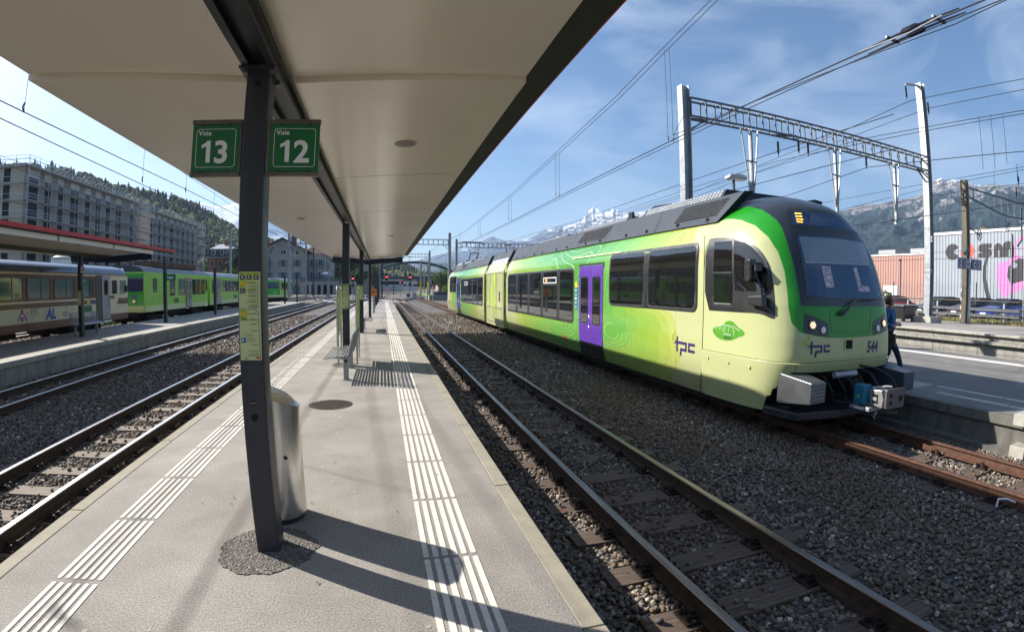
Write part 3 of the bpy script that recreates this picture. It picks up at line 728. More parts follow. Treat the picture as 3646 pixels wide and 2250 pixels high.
# post details: holes, key lock, base bead
h_ = MB()
for z, r in ((.885, .022), (2.868, .019)):
    h_.tube([(-.785, 3.0305, z), (-.785, 3.026, z)], r, 18)
obj('bolt_hole', h_, M['blackhole'], near)
o_ = obj('lock_cap', MB().tube([(-.785, 3.0305, .973), (-.785, 3.025, .973)], .019, 18), M['iron'], near); obj('slot', MB().box(-.803, -.767, 3.0235, 3.0248, .9715, .9745), M['galv'], o_)
bk = MB(); bk.box(-.895, -.675, 2.97, 3.25, 2.946, 2.962)
obj('head_plate', bk, M['anthracite'], near)
bb = MB()
for u in (-.08, .08):
    for v in (3.005, 3.215): bb.tube([(-.785 + u, v, 2.925), (-.785 + u, v, 2.9455)], .018, 6)
obj('bolt', bb, M['signframe'], near)
for v in (-.095, .095): obj('rib', MB().box(-.785 + v - .006, -.785 + v + .006, 2.98, 3.24, 2.9625, 2.99), M['anthracite'], near)
post(-.785, 10.86, 2.97, 'second dark canopy post beyond the near bench, between two glass boards')
post(-.785, 18.62, 2.97, 'third dark canopy post with a lime notice, beside the far bench')
# open platform posts beyond the canopy, lower, with lamp heads
PX = [(-.72, 27.9, 2.85), (-.66, 39.6, 2.95), (-.62, 46.3, 2.95), (-.57, 51.3, 2.9), (-.52, 57.6, 2.9)]
PN = ['lamp post just beyond the canopy end on the centre platform', 'second lamp post past the canopy, behind the orange ticket box', 'third lamp post past the canopy on the centre platform', 'fourth lamp post past the canopy on the centre platform', 'farthest lamp post at the end of the centre platform']
for (x, y, h), n in zip(PX, PN): post(x, y, h, n, 'lamp posts on the open platforms', head='lamp')
post(-10.98, 17.84, 2.86, 'dark canopy post on the left platform beside the grey bench')
post(-10.98, 9.9, 2.86, 'dark post of the left canopy nearer the camera')
for (x, y, h, n) in ((-10.85, 25.2, 2.95, 'left platform lamp post before the green railcar, with a small green sign'), (-10.6, 32.3, 2.85, 'left platform lamp post before the green coach'), (-10.4, 41.5, 2.8, 'left platform lamp post half hidden by the nearest post'), (-9.9, 52.0, 2.8, 'left platform lamp post before the last green coach'), (-9.6, 57.6, 2.6, 'last lamp post at the tip of the left platform')):
    post(x, y, h, n, 'lamp posts on the open platforms', head='lamp')

# ------------------------------------------------------------------ platform number signs
def voie(x0, x1, num, label):
    t = thing('platform_sign', label, 'sign', ((x0 + x1) / 2, 3.06, 2.31), 'Voie signs on the nearest post')
    zb, zt = 2.330, 2.618; y = 3.055
    obj('panel', MB().prism(rrect(x0, x1, zb, zt, .003, 2), 'y', y - .008, y + .008), M['sign_green'], t)
    lo, hi = (x0 - .005, x1 + .012) if num == '13' else (x0 - .014, x1 + .005)
    obj('top_channel', MB().box(lo, hi, y - .016, y + .016, zt + .002, zt + .030), M['signframe'], t, bevel=.003)
    obj('bottom_channel', MB().box(lo, hi, y - .016, y + .016, zb - .028, zb - .002), M['signframe'], t, bevel=.003)
    side = x1 + .003 if num == '13' else x0 - .014
    obj('side_channel', MB().box(side, side + .011, y - .014, y + .014, zb - .0015, zt + .0015), M['signframe'], t)
    yy = y - .0088
    o, i = rrect(x0 + .024, x1 - .022, zb + .028, zt - .026, .018, 5), rrect(x0 + .0268, x1 - .0248, zb + .0308, zt - .0288, .0155, 5)
    vs, fs = ring2d(o, i); obj('border_line', MB().add([(u, yy, v) for u, v in vs], fs), M['white'], t, fixn=False)
    obj('lettering', put2d(MB(), text2d('Voie', .043, .0007), lambda u, v: (x0 + .036 + u, yy, 2.553 + v)), M['white'], t, fixn=False)
    obj('number', put2d(MB(), num2d(num, .186, .0050), lambda u, v: (x0 + (.056 if num == '13' else .060) + u * 1.02, yy, 2.388 + v)), M['white'], t, fixn=False)
    c = MB()
    for u in (x0 + .06, x1 - .06):
        for v in (zb, zt): c.box(u - .008, u + .008, y - .0115, y - .0085, v - .006, v + .006)
    obj('clip', c, M['iron'], t)
voie(-1.166, -.876, '13', 'green Voie 13 sign left of the nearest post')
voie(-.690, -.395, '12', 'green Voie 12 sign right of the nearest post')

# ------------------------------------------------------------------ route map stickers
def routemap(x, y, zt, zb, label, w=.127, full=True):
    t = thing('route_map', label, 'notice', (x, y, zb), 'lime route maps on the posts')
    x0 = x - w / 2; x1 = x + w / 2; k = (zt - zb)
    def P(u, v, d): return (x0 + u * w, y - d, zt - v * k)
    def rect(mb, u0, v0, u1, v1, d): mb.add([P(u0, v1, d), P(u1, v1, d), P(u1, v0, d), P(u0, v0, d)], [(0, 1, 2, 3)])
    obj('backing', MB().prism(rrect(x0, x1, zb, zt, .006, 3), 'y', y - .003, y), M['pale_print'], t)
    g = MB(); rect(g, .03, .008, .97, .095, .0034); rect(g, .03, .10, .32, .165, .0034); rect(g, .03, .17, .32, .25, .0034); rect(g, .33, .11, .82, .13, .0034); rect(g, .33, .195, .82, .212, .0034); rect(g, .04, .42, .36, .55, .0034)
    obj('lime_field', g, M['lime_print'], t, fixn=False)
    p = MB()
    for u in (.06, .37, .70): rect(p, u, .040, u + .22, .088, .0038)
    rect(p, .06, .19, .28, .235, .0038); obj('pictogram', p, M['purple_print'], t, fixn=False)
    q = MB()
    for u in (.09, .40, .73): rect(q, u + .02, .066, u + .13, .072, .0042); rect(q, u + .05, .050, u + .10, .062, .0042)
    rect(q, .12, .205, .2, .212, .0042); rect(q, .10, .22, .23, .224, .0042)
    yb = MB(); rect(yb, .06, .112, .28, .150, .0038); rect(yb, .10, .455, .30, .50, .0038); obj('pictogram', yb, M['yellow'], t, fixn=False)
    bl = MB(); rect(bl, .06, .745, .28, .80, .0038); obj('pictogram', bl, M['blue_print'], t, fixn=False)
    rect(q, .10, .76, .17, .785, .0042); obj('pictogram_line', q, M['white'], t, fixn=False)
    rd = MB(); rect(rd, .74, .967, .98, .985, .0038); obj('logo_field', rd, M['red_print'], t, fixn=False)
    ln = MB()
    def seg(a, b, wd=.018):
        vs, fs = stroke2d([(a[0] * w, a[1] * k), (b[0] * w, b[1] * k)], wd * w); ln.add([(x0 + u, y - .0042, zt - v) for u, v in vs], fs)
    seg((.88, .128), (.88, .385)); seg((.88, .385), (.76, .42)); seg((.76, .42), (.36, .422)); seg((.76, .42), (.90, .46)); seg((.90, .46), (.94, .955))
    obj('route_line', ln, M['purple_print'], t, fixn=False)
    dots = MB(); dg = MB()
    names = [(.128, 'Les Diablerets'), (.158, 'La Faverge'), (.182, 'Les Bovets'), (.208, "Vers-l'Eglise"), (.232, 'Plan-Morier'), (.262, 'Les Nicolets'), (.280, 'Les Aviolats'), (.316, 'Sur-le-Buis'), (.342, 'Les Echenards'), (.376, 'Le Loydeng'), (.396, 'Les Planches'), (.475, 'Les Planches'), (.525, 'Les'), (.543, 'Fontanelles'), (.588, 'Exergillod'), (.665, 'Plambuit'), (.826, 'Verschiez'), (.892, 'Parc Aventure'), (.925, 'Depot ASD'), (.948, 'Place du Marche'), (.966, 'Aigle')]
    if full:
        tx = MB(); to = MB()
        for v, n in names:
            s = text2d(n, .0098, .00015, 'RIGHT'); xr = .82 + max(0, v - .5) * .10 if n != 'Les' else .68
            (to if n in ('Les Diablerets', "Vers-l'Eglise", 'Aigle') else tx).v  # noqa
            put2d(to if n in ('Les Diablerets', 'Aigle') else tx, s, lambda a, b, v=v, xr=xr: (x0 + xr * w + a, y - .0043, zt - v * k - .003 + b))
            if n not in ('Les',):
                (dots if hash(len(n)) % 2 else dg).add([(x0 + (.88 + max(0, v - .43) * .12) * w + .0028 * math.cos(a), y - .0046, zt - v * k + .0028 * math.sin(a)) for a in np.linspace(0, 5.6, 8)], [tuple(range(8))])
        for v, n, u in ((.026, 'Carte', .05), (.026, 'Tarifs', .38), (.026, 'Meteo', .70), (.161, 'Bus', .08), (.242, 'Infos', .06), (.418, 'Le Sepey', .05), (.515, 'Leysin', .07), (.528, 'Les Mosses', .07), (.541, 'La Lecherette', .07)):
            put2d(tx, text2d(n, .0075, .00012), lambda a, b, v=v, u=u: (x0 + u * w + a, y - .0045, zt - v * k + b - .002))
        for i in range(4): put2d(tx, text2d('arret sur demande obligatoire' if i else 'Pour les arrets', .0052), lambda a, b, i=i: (x0 + .13 * w + a, y - .0043, zt - (.695 + .011 * i) * k + b))
        for i in range(4): put2d(tx, text2d('voitures climatisees, velos', .0052), lambda a, b, i=i: (x0 + .31 * w + a, y - .0043, zt - (.752 + .013 * i) * k + b))
        put2d(tx, text2d('tpc', .014, .0004), lambda a, b: (x0 + .2 * w + a, y - .0043, zt - .985 * k + b))
        put2d(to, text2d('SBB', .0001), lambda a, b: (x0, y, zb))
        obj('station_names', tx, M['black_print'], t, fixn=False); obj('station_names', to, M['brown_print'], t, fixn=False)
        obj('stop_dot', dots, M['brown_print'], t, fixn=False); obj('stop_dot', dg, M['lime_print'], t, fixn=False)
    else:
        tx = MB()
        for v, n in names: put2d(tx, text2d(n, .0098, .0002, 'RIGHT'), lambda a, b, v=v: (x0 + .8 * w + a, y - .0043, zt - v * k - .003 + b))
        obj('station_names', tx, M['black_print'], t, fixn=False)
routemap(-.785, 3.0299, 1.742, 1.228, 'tall lime and cream route map on the nearest post')
routemap(-.785, 10.7749, 1.71, 1.20, 'lime route map on the second post behind the near bench', full=False)
routemap(-.785, 18.5349, 1.71, 1.20, 'lime route map on the third canopy post', full=False)
routemap(-10.98, 17.7549, 1.62, 1.12, 'lime route map on the left platform post', full=False)

# ------------------------------------------------------------------ stainless bin behind the post
bn = thing('litter_bin', 'brushed stainless steel bin with sloped top behind the nearest post', 'bin', (-.80, 3.60, 0))
N = 48; bc_ = (-.795, 3.585); BR = .188
def btop(a): return .90 - .075 * math.cos(a) - .02 * math.sin(a)
vs = []; fs = []
for k in range(N):
    a = 2 * math.pi * k / N; vs.append((bc_[0] + BR * math.cos(a), bc_[1] + BR * math.sin(a), .045))
for k in range(N):
    a = 2 * math.pi * k / N; vs.append((bc_[0] + BR * math.cos(a), bc_[1] + BR * math.sin(a), btop(a)))
for k in range(N): fs.append((k, (k + 1) % N, N + (k + 1) % N, N + k))
obj('shell', MB().add(vs, fs), M['inox'], bn, smooth=True)
lid = MB(); lv = [(bc_[0] + .190 * math.cos(a), bc_[1] + .190 * math.sin(a), btop(a) + .0015) for a in np.linspace(0, 2 * math.pi, N, endpoint=False)] + [(bc_[0] + .12 * math.cos(a), bc_[1] + .12 * math.sin(a), .90 - .045 * math.cos(a) + .035) for a in np.linspace(0, 2 * math.pi, N, endpoint=False)]
lid.add(lv, [(k, (k + 1) % N, N + (k + 1) % N, N + k) for k in range(N)] + [tuple(range(N, 2 * N))])
obj('lid', lid, M['inox'], bn, smooth=True)
obj('base', MB().cyl(bc_, .168, 0, .045, 36), M['black'], bn, smooth=True)
obj('lock', MB().tube([(-.70, 3.425, .50), (-.69, 3.412, .50)], .012, 12), M['black'], bn)

# ------------------------------------------------------------------ benches
def bench(x, y0, L, face, label):
    """slatted metal bench along y; face = -1 sits looking toward -x"""
    t = thing('platform_bench', label, 'bench', (x, y0 + L / 2, 0), 'grey slatted platform benches')
    f = face; n = 9
    seatp = [(x + f * (.0 + .048 * i), .425 + .018 * math.cos(i / 8 * 3.1) * (1 if i else 1)) for i in range(n)]
    backp = [(x - f * (.035 + .10 * (i / 9) ** 1.3 + .0), .47 + .043 * i) for i in range(9)]
    src = None
    for u, v in seatp + backp:
        mb = MB().tube([(u, y0, v), (u, y0 + L, v)], .0125, 8)
        obj('seat_slat' if (u, v) in seatp else 'back_slat', mb, M['bench'], t, smooth=True)
    for y in (y0 + .22, y0 + L - .22):
        xl = x + f * .02
        leg = obj('leg', MB().box(xl - .045, xl + .045, y - .03, y + .03, .012, .42), M['bench'], t, bevel=.006)
        obj('foot_plate', MB().cyl((xl, y), .085, 0, .012, 20), M['bench'], leg)
        obj('hub_cap', MB().tube([(xl, y - .031, .345), (xl, y - .05, .345)], .028, 14), M['black'], leg)
        prof = [(x - f * .03, .33), (x + f * .12, .385), (x + f * .40, .405), (x + f * .40, .418), (x + f * .0, .415), (x - f * .045, .50), (x - f * .145, .85), (x - f * .175, .85), (x - f * .105, .50), (x - f * .06, .36)]
        obj('bracket', MB().prism(prof, 'y', y - .022, y + .022), M['bench'], t)
    return t
bench(-.66, 8.92, 1.80, -1, 'grey slatted bench on the centre platform facing left, nearest one')
bench(-.80, 18.9, 1.7, 1, 'grey slatted bench facing right behind the third post')
bench(-11.35, 17.75, 1.95, 1, 'grey slatted bench on the left platform beside the post')

# ------------------------------------------------------------------ glass timetable boards at the second post
def board(x, label, m):
    t = thing('timetable_board', label, 'display board', (x, 11.3, 0), 'timetable boards at the second post')
    pts = [(x, 11.05, .0), (x, 11.05, 1.60), (x, 11.12, 1.66), (x, 11.95, 1.66), (x, 12.02, 1.60), (x, 12.02, .0)]
    obj('frame', MB().tube(pts, .022, 10), M['inox'], t, smooth=True)
    obj('panel', MB().box(x - .008, x + .008, 11.09, 11.98, .66, 1.60), m, t)
    obj('lower_rail', MB().tube([(x, 11.05, .62), (x, 12.02, .62)], .018, 8), M['inox'], t, smooth=True)
board(-.985, 'timetable board left of the second post, steel tube frame', M['galv'])
board(-.575, 'lime backed timetable board right of the second post', M['lime_print'])
# ticket stamping box, orange
tk = thing('ticket_validator', 'orange ticket box on a grey pedestal farther down the centre platform', 'ticket machine', (-.58, 32.8, 0))
obj('housing', MB().box(-.78, -.42, 32.7, 32.95, 1.05, 1.52), M['orange'], tk, bevel=.02)
obj('pedestal', MB().box(-.66, -.54, 32.75, 32.9, 0, 1.05), M['galv'], tk)
obj('slot', MB().box(-.70, -.52, 32.694, 32.699, 1.30, 1.34), M['blackhole'], tk)
# small sign plates on the left posts
s1 = thing('number_plate', 'small white plate with a zero on the left canopy post', 'sign', (-10.86, 17.74, 2.35)); obj('plate', MB().box(-10.90, -10.74, 17.735, 17.752, 2.24, 2.46), M['white'], s1)
obj('lettering', put2d(MB(), text2d('0', .16, .004), lambda u, v: (-10.87 + u, 17.733, 2.29 + v)), M['black_print'], s1, fixn=False)
s2 = thing('station_sign', 'green sign reading Aigle on the second left platform post', 'sign', (-10.62, 25.1, 2.1)); obj('plate', MB().box(-10.76, -10.25, 25.09, 25.11, 2.04, 2.34), M['sign_green'], s2)
obj('lettering', put2d(MB(), text2d('Aigle', .17, .004), lambda u, v: (-10.70 + u, 25.087, 2.13 + v)), M['white'], s2, fixn=False)
# ------------------------------------------------------------------ the green and cream train
CX = 6.53; YB = 7.12
FZ = np.array([(-.12, 5.46), (.1, 5.40), (.4, 5.26), (.6, 5.17), (.68, 5.14), (1.0, 5.15), (1.46, 5.20), (2.0, 5.36), (2.5, 5.53), (2.65, 5.6), (2.9, 5.75), (3.03, 5.9), (3.14, 6.12), (3.22, 6.5)])
WZ = np.array([(-.12, 1.27), (.2, 1.34), (.6, 1.37), (2.0, 1.37), (2.38, 1.34), (2.62, 1.24), (2.85, 1.08), (3.0, .92), (3.14, .66), (3.22, .4)])
NZ = np.array([(-.12, 6), (1.0, 5.5), (1.5, 5), (2.2, 4.2), (2.7, 3.4), (3.22, 2.6)])
def ipS(T, z): return (np.interp(z - .06, T[:, 0], T[:, 1]) + 2 * np.interp(z, T[:, 0], T[:, 1]) + np.interp(z + .06, T[:, 0], T[:, 1])) / 4
_TH = np.linspace(0, np.pi / 2, 241); _cache = {}
def S(p, z, off=0.0):
    """nose surface: p in [-1, 1] runs round the plan from left side to right side"""
    key = (round(z, 3), round(off, 4))
    if key not in _cache:
        z_ = key[0]; w = ipS(WZ, z_) + off; f = ipS(FZ, z_) - off; n = np.interp(z_, NZ[:, 0], NZ[:, 1]); L = YB - f
        u = w * np.sin(_TH) ** (2 / n); y = YB - L * np.cos(_TH) ** (2 / n)
        s = np.r_[0, np.cumsum(np.hypot(np.diff(u), np.diff(y)))]; _cache[key] = (s / s[-1], u, y)
    s, u, y = _cache[key]; a = abs(p)
    return (CX + math.copysign(1, p) * float(np.interp(a, s, u)), float(np.interp(a, s, y)), z)
def sdf(P, poly):
    """signed distance to a closed polygon, negative inside; P is (n, 2)"""
    poly = np.array(poly, float); a = poly; b = np.roll(poly, -1, 0); d = np.full(len(P), 1e9); ins = np.zeros(len(P), bool)
    for (ax, ay), (bx, by) in zip(a, b):
        ex, ey = bx - ax, by - ay; L = ex * ex + ey * ey + 1e-12
        t = np.clip(((P[:, 0] - ax) * ex + (P[:, 1] - ay) * ey) / L, 0, 1)
        d = np.minimum(d, np.hypot(P[:, 0] - ax - t * ex, P[:, 1] - ay - t * ey))
        c = ((ay > P[:, 1]) != (by > P[:, 1])); xi = ax + (P[:, 1] - ay) * ex / (ey if abs(ey) > 1e-12 else 1e-12); ins ^= c & (P[:, 0] < xi)
    return np.where(ins, -d, d)
def smooth_poly(pts, it=2):
    for _ in range(it):
        out = []
        for a, b in zip(pts, pts[1:] + pts[:1]): out += [(a[0] * .75 + b[0] * .25, a[1] * .75 + b[1] * .25), (a[0] * .25 + b[0] * .75, a[1] * .25 + b[1] * .75)]
        pts = out
    return pts
PS = 3.05    # metres per unit p
def mirror(pts): return [(-a, b) for a, b in pts[::-1]]
gL = [(-1.3, 2.62), (-.94, 2.80), (-.88, 2.823), (-.79, 2.80), (-.70, 2.757), (-.57, 2.636), (-.481, 2.44), (-.431, 2.21), (-.406, 1.94), (-.400, 1.64), (-.400, 1.43), (-.385, 1.21), (-.345, 1.085), (-.26, 1.03), (-.17, .997), (0, .985)]
dL = [(-1.3, 2.86), (-1.0, 3.08), (-.919, 3.075), (-.78, 3.05), (-.637, 2.984), (-.54, 2.91), (-.481, 2.823), (-.43, 2.72), (-.40, 2.60), (-.375, 2.35), (-.352, 1.99), (-.343, 1.656), (-.338, 1.447), (-.33, 1.444), (0, 1.444)]
green = gL + mirror(gL)[1:] + [(1.3, 4), (-1.3, 4)]
dark = dL + mirror(dL)[1:] + [(1.3, 4.2), (-1.3, 4.2)]
swin = smooth_poly([(-.990, 2.50), (-.925, 2.505), (-.82, 2.487), (-.744, 2.463), (-.675, 2.43), (-.613, 2.395), (-.56, 2.31), (-.525, 2.227), (-.495, 2.1), (-.475, 1.978), (-.467, 1.73), (-.464, 1.40), (-.463, 1.258), (-.481, 1.255), (-.51, 1.285), (-.531, 1.305), (-.575, 1.32), (-.66, 1.315), (-.82, 1.31), (-.990, 1.308)], 1)
def sc(pts): return [(a * PS, b) for a, b in pts]
M['cream'] = vary('train_cream_paint', (.47, .50, .245), .30, 0, .05, 1.2, coat=.5)
M['train_black'] = vary('train_black_trim', (.014, .015, .016), .38, 0, .3, 3, coat=.3)
M['roofgrey'] = vary('train_roof_grey', (.019, .031, .052), .62, 0, .15, 1.5, spec=.3)
M['under'] = vary('underframe_grime', (.016, .014, .013), .8, .2, .4, 6)
def nosemat():
    t = NT('train_nose_paint')
    def at(n): a = t.add('ShaderNodeAttribute'); a.attribute_name = n; return a.outputs['Fac']
    g = t.math('MULTIPLY_ADD', at('d_green'), -260, .5, clamp=True); d = t.math('MULTIPLY_ADD', at('d_dark'), -260, .5, clamp=True)
    v = t.coord(); n = t.noise(v, 1.2, 4); st = t.noise(t.mapping(v, (7, 7, .5)), 1.3, 6, .6)
    cream = t.ramp(n, [(.3, (.455, .485, .235)), (.7, (.485, .515, .255))])
    cream = t.mix(t.ramp(st, [(.55, (0, 0, 0)), (.8, (.30, .30, .30))]), cream, (.32, .34, .17))
    c = t.mix(g, cream, t.ramp(n, [(.3, (.014, .225, .012)), (.7, (.018, .27, .016))]))
    c = t.mix(d, c, t.ramp(n, [(.3, (.020, .027, .036)), (.7, (.030, .038, .050))]))
    t.set(col=c, rough=.30, coat=.22, spec=.35); t.b.inputs['Coat Roughness'].default_value = .06
    return t.m
M['nose'] = nosemat()
def tf(p, mir):
    return p if mir is None else (p[0], mir - p[1], p[2])
def build_nose(par, mir=None):
    NP, NZn = 220, 130; ps = np.linspace(-1, 1, NP + 1); V = []; Q = []
    for j in range(NZn + 1):
        for i, p in enumerate(ps):
            lo = .645; z = lo + (3.22 - lo) * (j / NZn) ** .92
            V.append(tf(S(p, round(z, 3)), mir)); Q.append((p * PS, z))
    fs = [(j * (NP + 1) + i, j * (NP + 1) + i + 1, (j + 1) * (NP + 1) + i + 1, (j + 1) * (NP + 1) + i) for j in range(NZn) for i in range(NP)]
    top = len(V); V.append(tf((CX, YB, 3.24), mir)); Q.append((0, 3.3))
    for i in range(NP): fs.append((NZn * (NP + 1) + i, NZn * (NP + 1) + i + 1, top))
    o = obj('cab_shell', MB().add(V, fs), M['nose'], par, smooth=True)
    Q = np.array(Q)
    for nm, poly in (('d_green', green), ('d_dark', dark)):
        a = o.data.attributes.new(nm, 'FLOAT', 'POINT'); a.data.foreach_set('value', sdf(Q, sc(poly)).astype(np.float32))
    # lower skirt, a little proud, cut away in steps toward the coupler
    def zlow(p):
        a = abs(p); return float(np.interp(a, [0, .37, .378, .392, .396, .425, .430, .446, .452, .472, .49, 1], [.50, .515, .50, .47, .335, .325, .27, .255, .15, .13, -.10, -.115]))
    ps = sorted(set(np.round(np.concatenate([np.linspace(-1, 1, 181), [.37, .378, .392, .396, .425, .430, .446, .452, .472, .49], [-.37, -.378, -.392, -.396, -.425, -.430, -.446, -.452, -.472, -.49]]), 5)))
    rows = 16; V = []; n = len(ps)
    for j in range(rows + 1):
        for p in ps:
            zl = zlow(p); z = zl + (.638 - zl) * j / rows; V.append(tf(S(p, round(z, 3), .028), mir))
    for p in ps: V.append(tf(S(p, .648, -.002), mir))
    for p in ps: V.append(tf(S(p, round(zlow(p), 3), -.03), mir))
    fs = [(j * n + i, j * n + i + 1, (j + 1) * n + i + 1, (j + 1) * n + i) for j in range(rows + 1) for i in range(n - 1)]
    fs += [(i + 1, i, (rows + 2) * n + i, (rows + 2) * n + i + 1) for i in range(n - 1)]
    obj('lower_skirt', MB().add(V, fs), M['cream'], par, smooth=True)
    # dark liner behind the cut-out
    V = []; pl = list(np.linspace(-.52, .52, 61))
    for z in (.0, .2, .4, .60): V += [tf(S(p, z, -.16), mir) for p in pl]
    fs = [(j * 61 + i, j * 61 + i + 1, (j + 1) * 61 + i + 1, (j + 1) * 61 + i) for j in range(3) for i in range(60)]
    obj('inner_liner', MB().add(V, fs), M['under'], par, smooth=True)
def patch(name, poly, off, mat, par, mir=None, h=.035, thick=False):
    """skin patch of the nose surface bounded by a (p, z) polygon"""
    pts = []; q = [(a * PS, b) for a, b in poly]
    for a, b in zip(q, q[1:] + q[:1]):
        L = math.hypot(b[0] - a[0], b[1] - a[1]); n = max(1, int(L / h))
        pts += [(a[0] + (b[0] - a[0]) * k / n, a[1] + (b[1] - a[1]) * k / n) for k in range(n)]
    xs = [p[0] for p in pts]; ys = [p[1] for p in pts]
    gx = np.arange(min(xs) + h / 2, max(xs), h); gy = np.arange(min(ys) + h / 2, max(ys), h); G_ = np.array([(a, b) for a in gx for b in gy]) if len(gx) * len(gy) else np.zeros((0, 2))
    if len(G_): G_ = G_[sdf(G_, pts) < -h * .35]
    co = [Vector(p) for p in pts] + [Vector((a, b)) for a, b in G_]
    V, E, F_, *_ = delaunay_2d_cdt(co, [], [list(range(len(pts)))], 1, 1e-5)
    return obj(name, MB().add([tf(S(v.x / PS, round(v.y, 3), off), mir) for v in V], [tuple(f) for f in F_]), mat, par, smooth=True)
def frame_patch(name, poly, w, off, mat, par, mir=None):
    """thin frame following the outline of poly, width w metres"""
    q = np.array([(a * PS, b) for a, b in poly]); n = len(q); out = []
    area = sum(q[i][0] * q[(i + 1) % n][1] - q[(i + 1) % n][0] * q[i][1] for i in range(n)); s = 1 if area > 0 else -1
    for i in range(n):
        a, b, c = q[i - 1], q[i], q[(i + 1) % n]; t1 = (b - a) / (np.linalg.norm(b - a) + 1e-9); t2 = (c - b) / (np.linalg.norm(c - b) + 1e-9); t_ = t1 + t2; t_ /= np.linalg.norm(t_) + 1e-9
        out.append(b + s * np.array([t_[1], -t_[0]]) * w)
    mb = MB(); ring = [tuple(p) for p in out]; base = [tuple(p) for p in q]
    vs = [tf(S(u / PS, round(v, 3), off), mir) for u, v in base] + [tf(S(u / PS, round(v, 3), off), mir) for u, v in ring] + [tf(S(u / PS, round(v, 3), 0), mir) for u, v in ring]
    fs = [(i, (i + 1) % n, n + (i + 1) % n, n + i) for i in range(n)] + [(n + i, n + (i + 1) % n, 2 * n + (i + 1) % n, 2 * n + i) for i in range(n)]
    return obj(name, mb.add(vs, fs), mat, par, smooth=True)

# ---- body livery: lime and green blobs with white contour lines (flat print), UV carries metres along the car and height
def livery():
    t = NT('train_side_livery'); uv = t.add('ShaderNodeUVMap').outputs[0]
    sep = t.add('ShaderNodeSeparateXYZ'); t.link(uv, sep.inputs[0]); y, z = sep.outputs[0], sep.outputs[1]
    n1 = t.noise(t.mapping(uv, (.24, .62, 1), loc=(3.1, 1.7, 0)), 1.0, 1.5, .5, .8)
    warp = t.math('MULTIPLY', t.math('SUBTRACT', n1, .5), 3.4)
    dyr = t.math('MAXIMUM', t.math('SUBTRACT', 12.5, y), 0); dyl = t.math('MAXIMUM', t.math('SUBTRACT', y, 12.5), 0)
    dz = t.math('MULTIPLY', t.math('SUBTRACT', z, 1.75), 1.05)
    dx = t.math('ADD', t.math('MULTIPLY', dyr, .98), t.math('MULTIPLY', dyl, .60))
    d = t.math('SQRT', t.math('ADD', t.math('MULTIPLY', dx, dx), t.math('MULTIPLY', dz, dz)))
    tuck = t.math('MULTIPLY', t.math('MAXIMUM', t.math('SUBTRACT', z, 2.3), 0), -.9)
    dw = t.math('ADD', t.math('ADD', d, t.math('MULTIPLY', warp, .95)), tuck)
    C = t.ramp(t.math('DIVIDE', dw, 6.0), [(0, (.075, .29, .035)), (.17, (.095, .33, .048)), (.25, (.125, .36, .055)), (.33, (.175, .39, .060)), (.42, (.23, .40, .045)), (.52, (.27, .41, .05)), (.60, (.34, .44, .07)), (.67, (.41, .47, .11)), (.73, (.47, .50, .245))], 'CONSTANT')
    n2 = t.noise(t.mapping(uv, (.26, .50, 1), loc=(.4, 5.2, 0)), 1.0, .6, .4, .35)
    l = t.math('FRACT', t.math('ADD', t.math('MULTIPLY', n2, 40), t.math('MULTIPLY', d, 3.4)))
    ln = t.math('LESS_THAN', t.math('ABSOLUTE', t.math('SUBTRACT', l, .5)), .045)
    n3 = t.noise(t.mapping(uv, (.25, .5, 1), loc=(9, 2, 0)), 1, 2)
    on = t.math('MULTIPLY', t.math('MULTIPLY', ln, t.math('LESS_THAN', dw, 4.3)), t.math('GREATER_THAN', n3, .36))
    C = t.mix(t.math('MULTIPLY', on, .5), C, (.66, .74, .48))
    st = t.noise(t.mapping(t.coord(), (6, 6, .5)), 1.2, 6, .6)
    C = t.mix(t.ramp(st, [(.55, (0, 0, 0)), (.8, (.16, .16, .16))]), C, (.20, .22, .12))
    sp_ = t.noise(t.mapping(uv, (1.6, 5, 1)), 1, 6, .65); lowd = t.math('MULTIPLY', t.math('SUBTRACT', .55, z, clamp=True), t.math('MULTIPLY', sp_, 1.3), clamp=True)
    C = t.mix(lowd, C, (.11, .095, .06))
    jt = t.math('LESS_THAN', t.math('ABSOLUTE', t.math('SUBTRACT', t.math('FRACT', t.math('DIVIDE', t.math('SUBTRACT', y, 11.05), 2.05)), .5)), .0022)
    C = t.mix(t.math('MULTIPLY', jt, .55), C, (.03, .035, .02))
    t.set(col=C, rough=.28, coat=.5); t.b.inputs['Coat Roughness'].default_value = .06
    return t.m
M['livery'] = livery()
def side_patch(name, ii, pf, mat, par, h=.13):
    pts = []
    for a, b in zip(ii, ii[1:] + ii[:1]):
        L = math.hypot(b[0] - a[0], b[1] - a[1]); n = max(1, int(L / h)); pts += [(a[0] + (b[0] - a[0]) * k / n, a[1] + (b[1] - a[1]) * k / n) for k in range(n)]
    xs = [p[0] for p in pts]; ys = [p[1] for p in pts]
    G_ = np.array([(a, b) for a in np.arange(min(xs) + h, max(xs), h * 2) for b in np.arange(min(ys) + h / 2, max(ys), h / 2)]); G_ = G_[sdf(G_, pts) < -.02]
    V, E, F_, *_ = delaunay_2d_cdt([Vector(p) for p in pts] + [Vector(tuple(p)) for p in G_], [], [list(range(len(pts)))], 1, 1e-5)
    return obj(name, MB().add([pf(v.x, v.y) for v in V], [tuple(f) for f in F_]), mat, par, smooth=True)
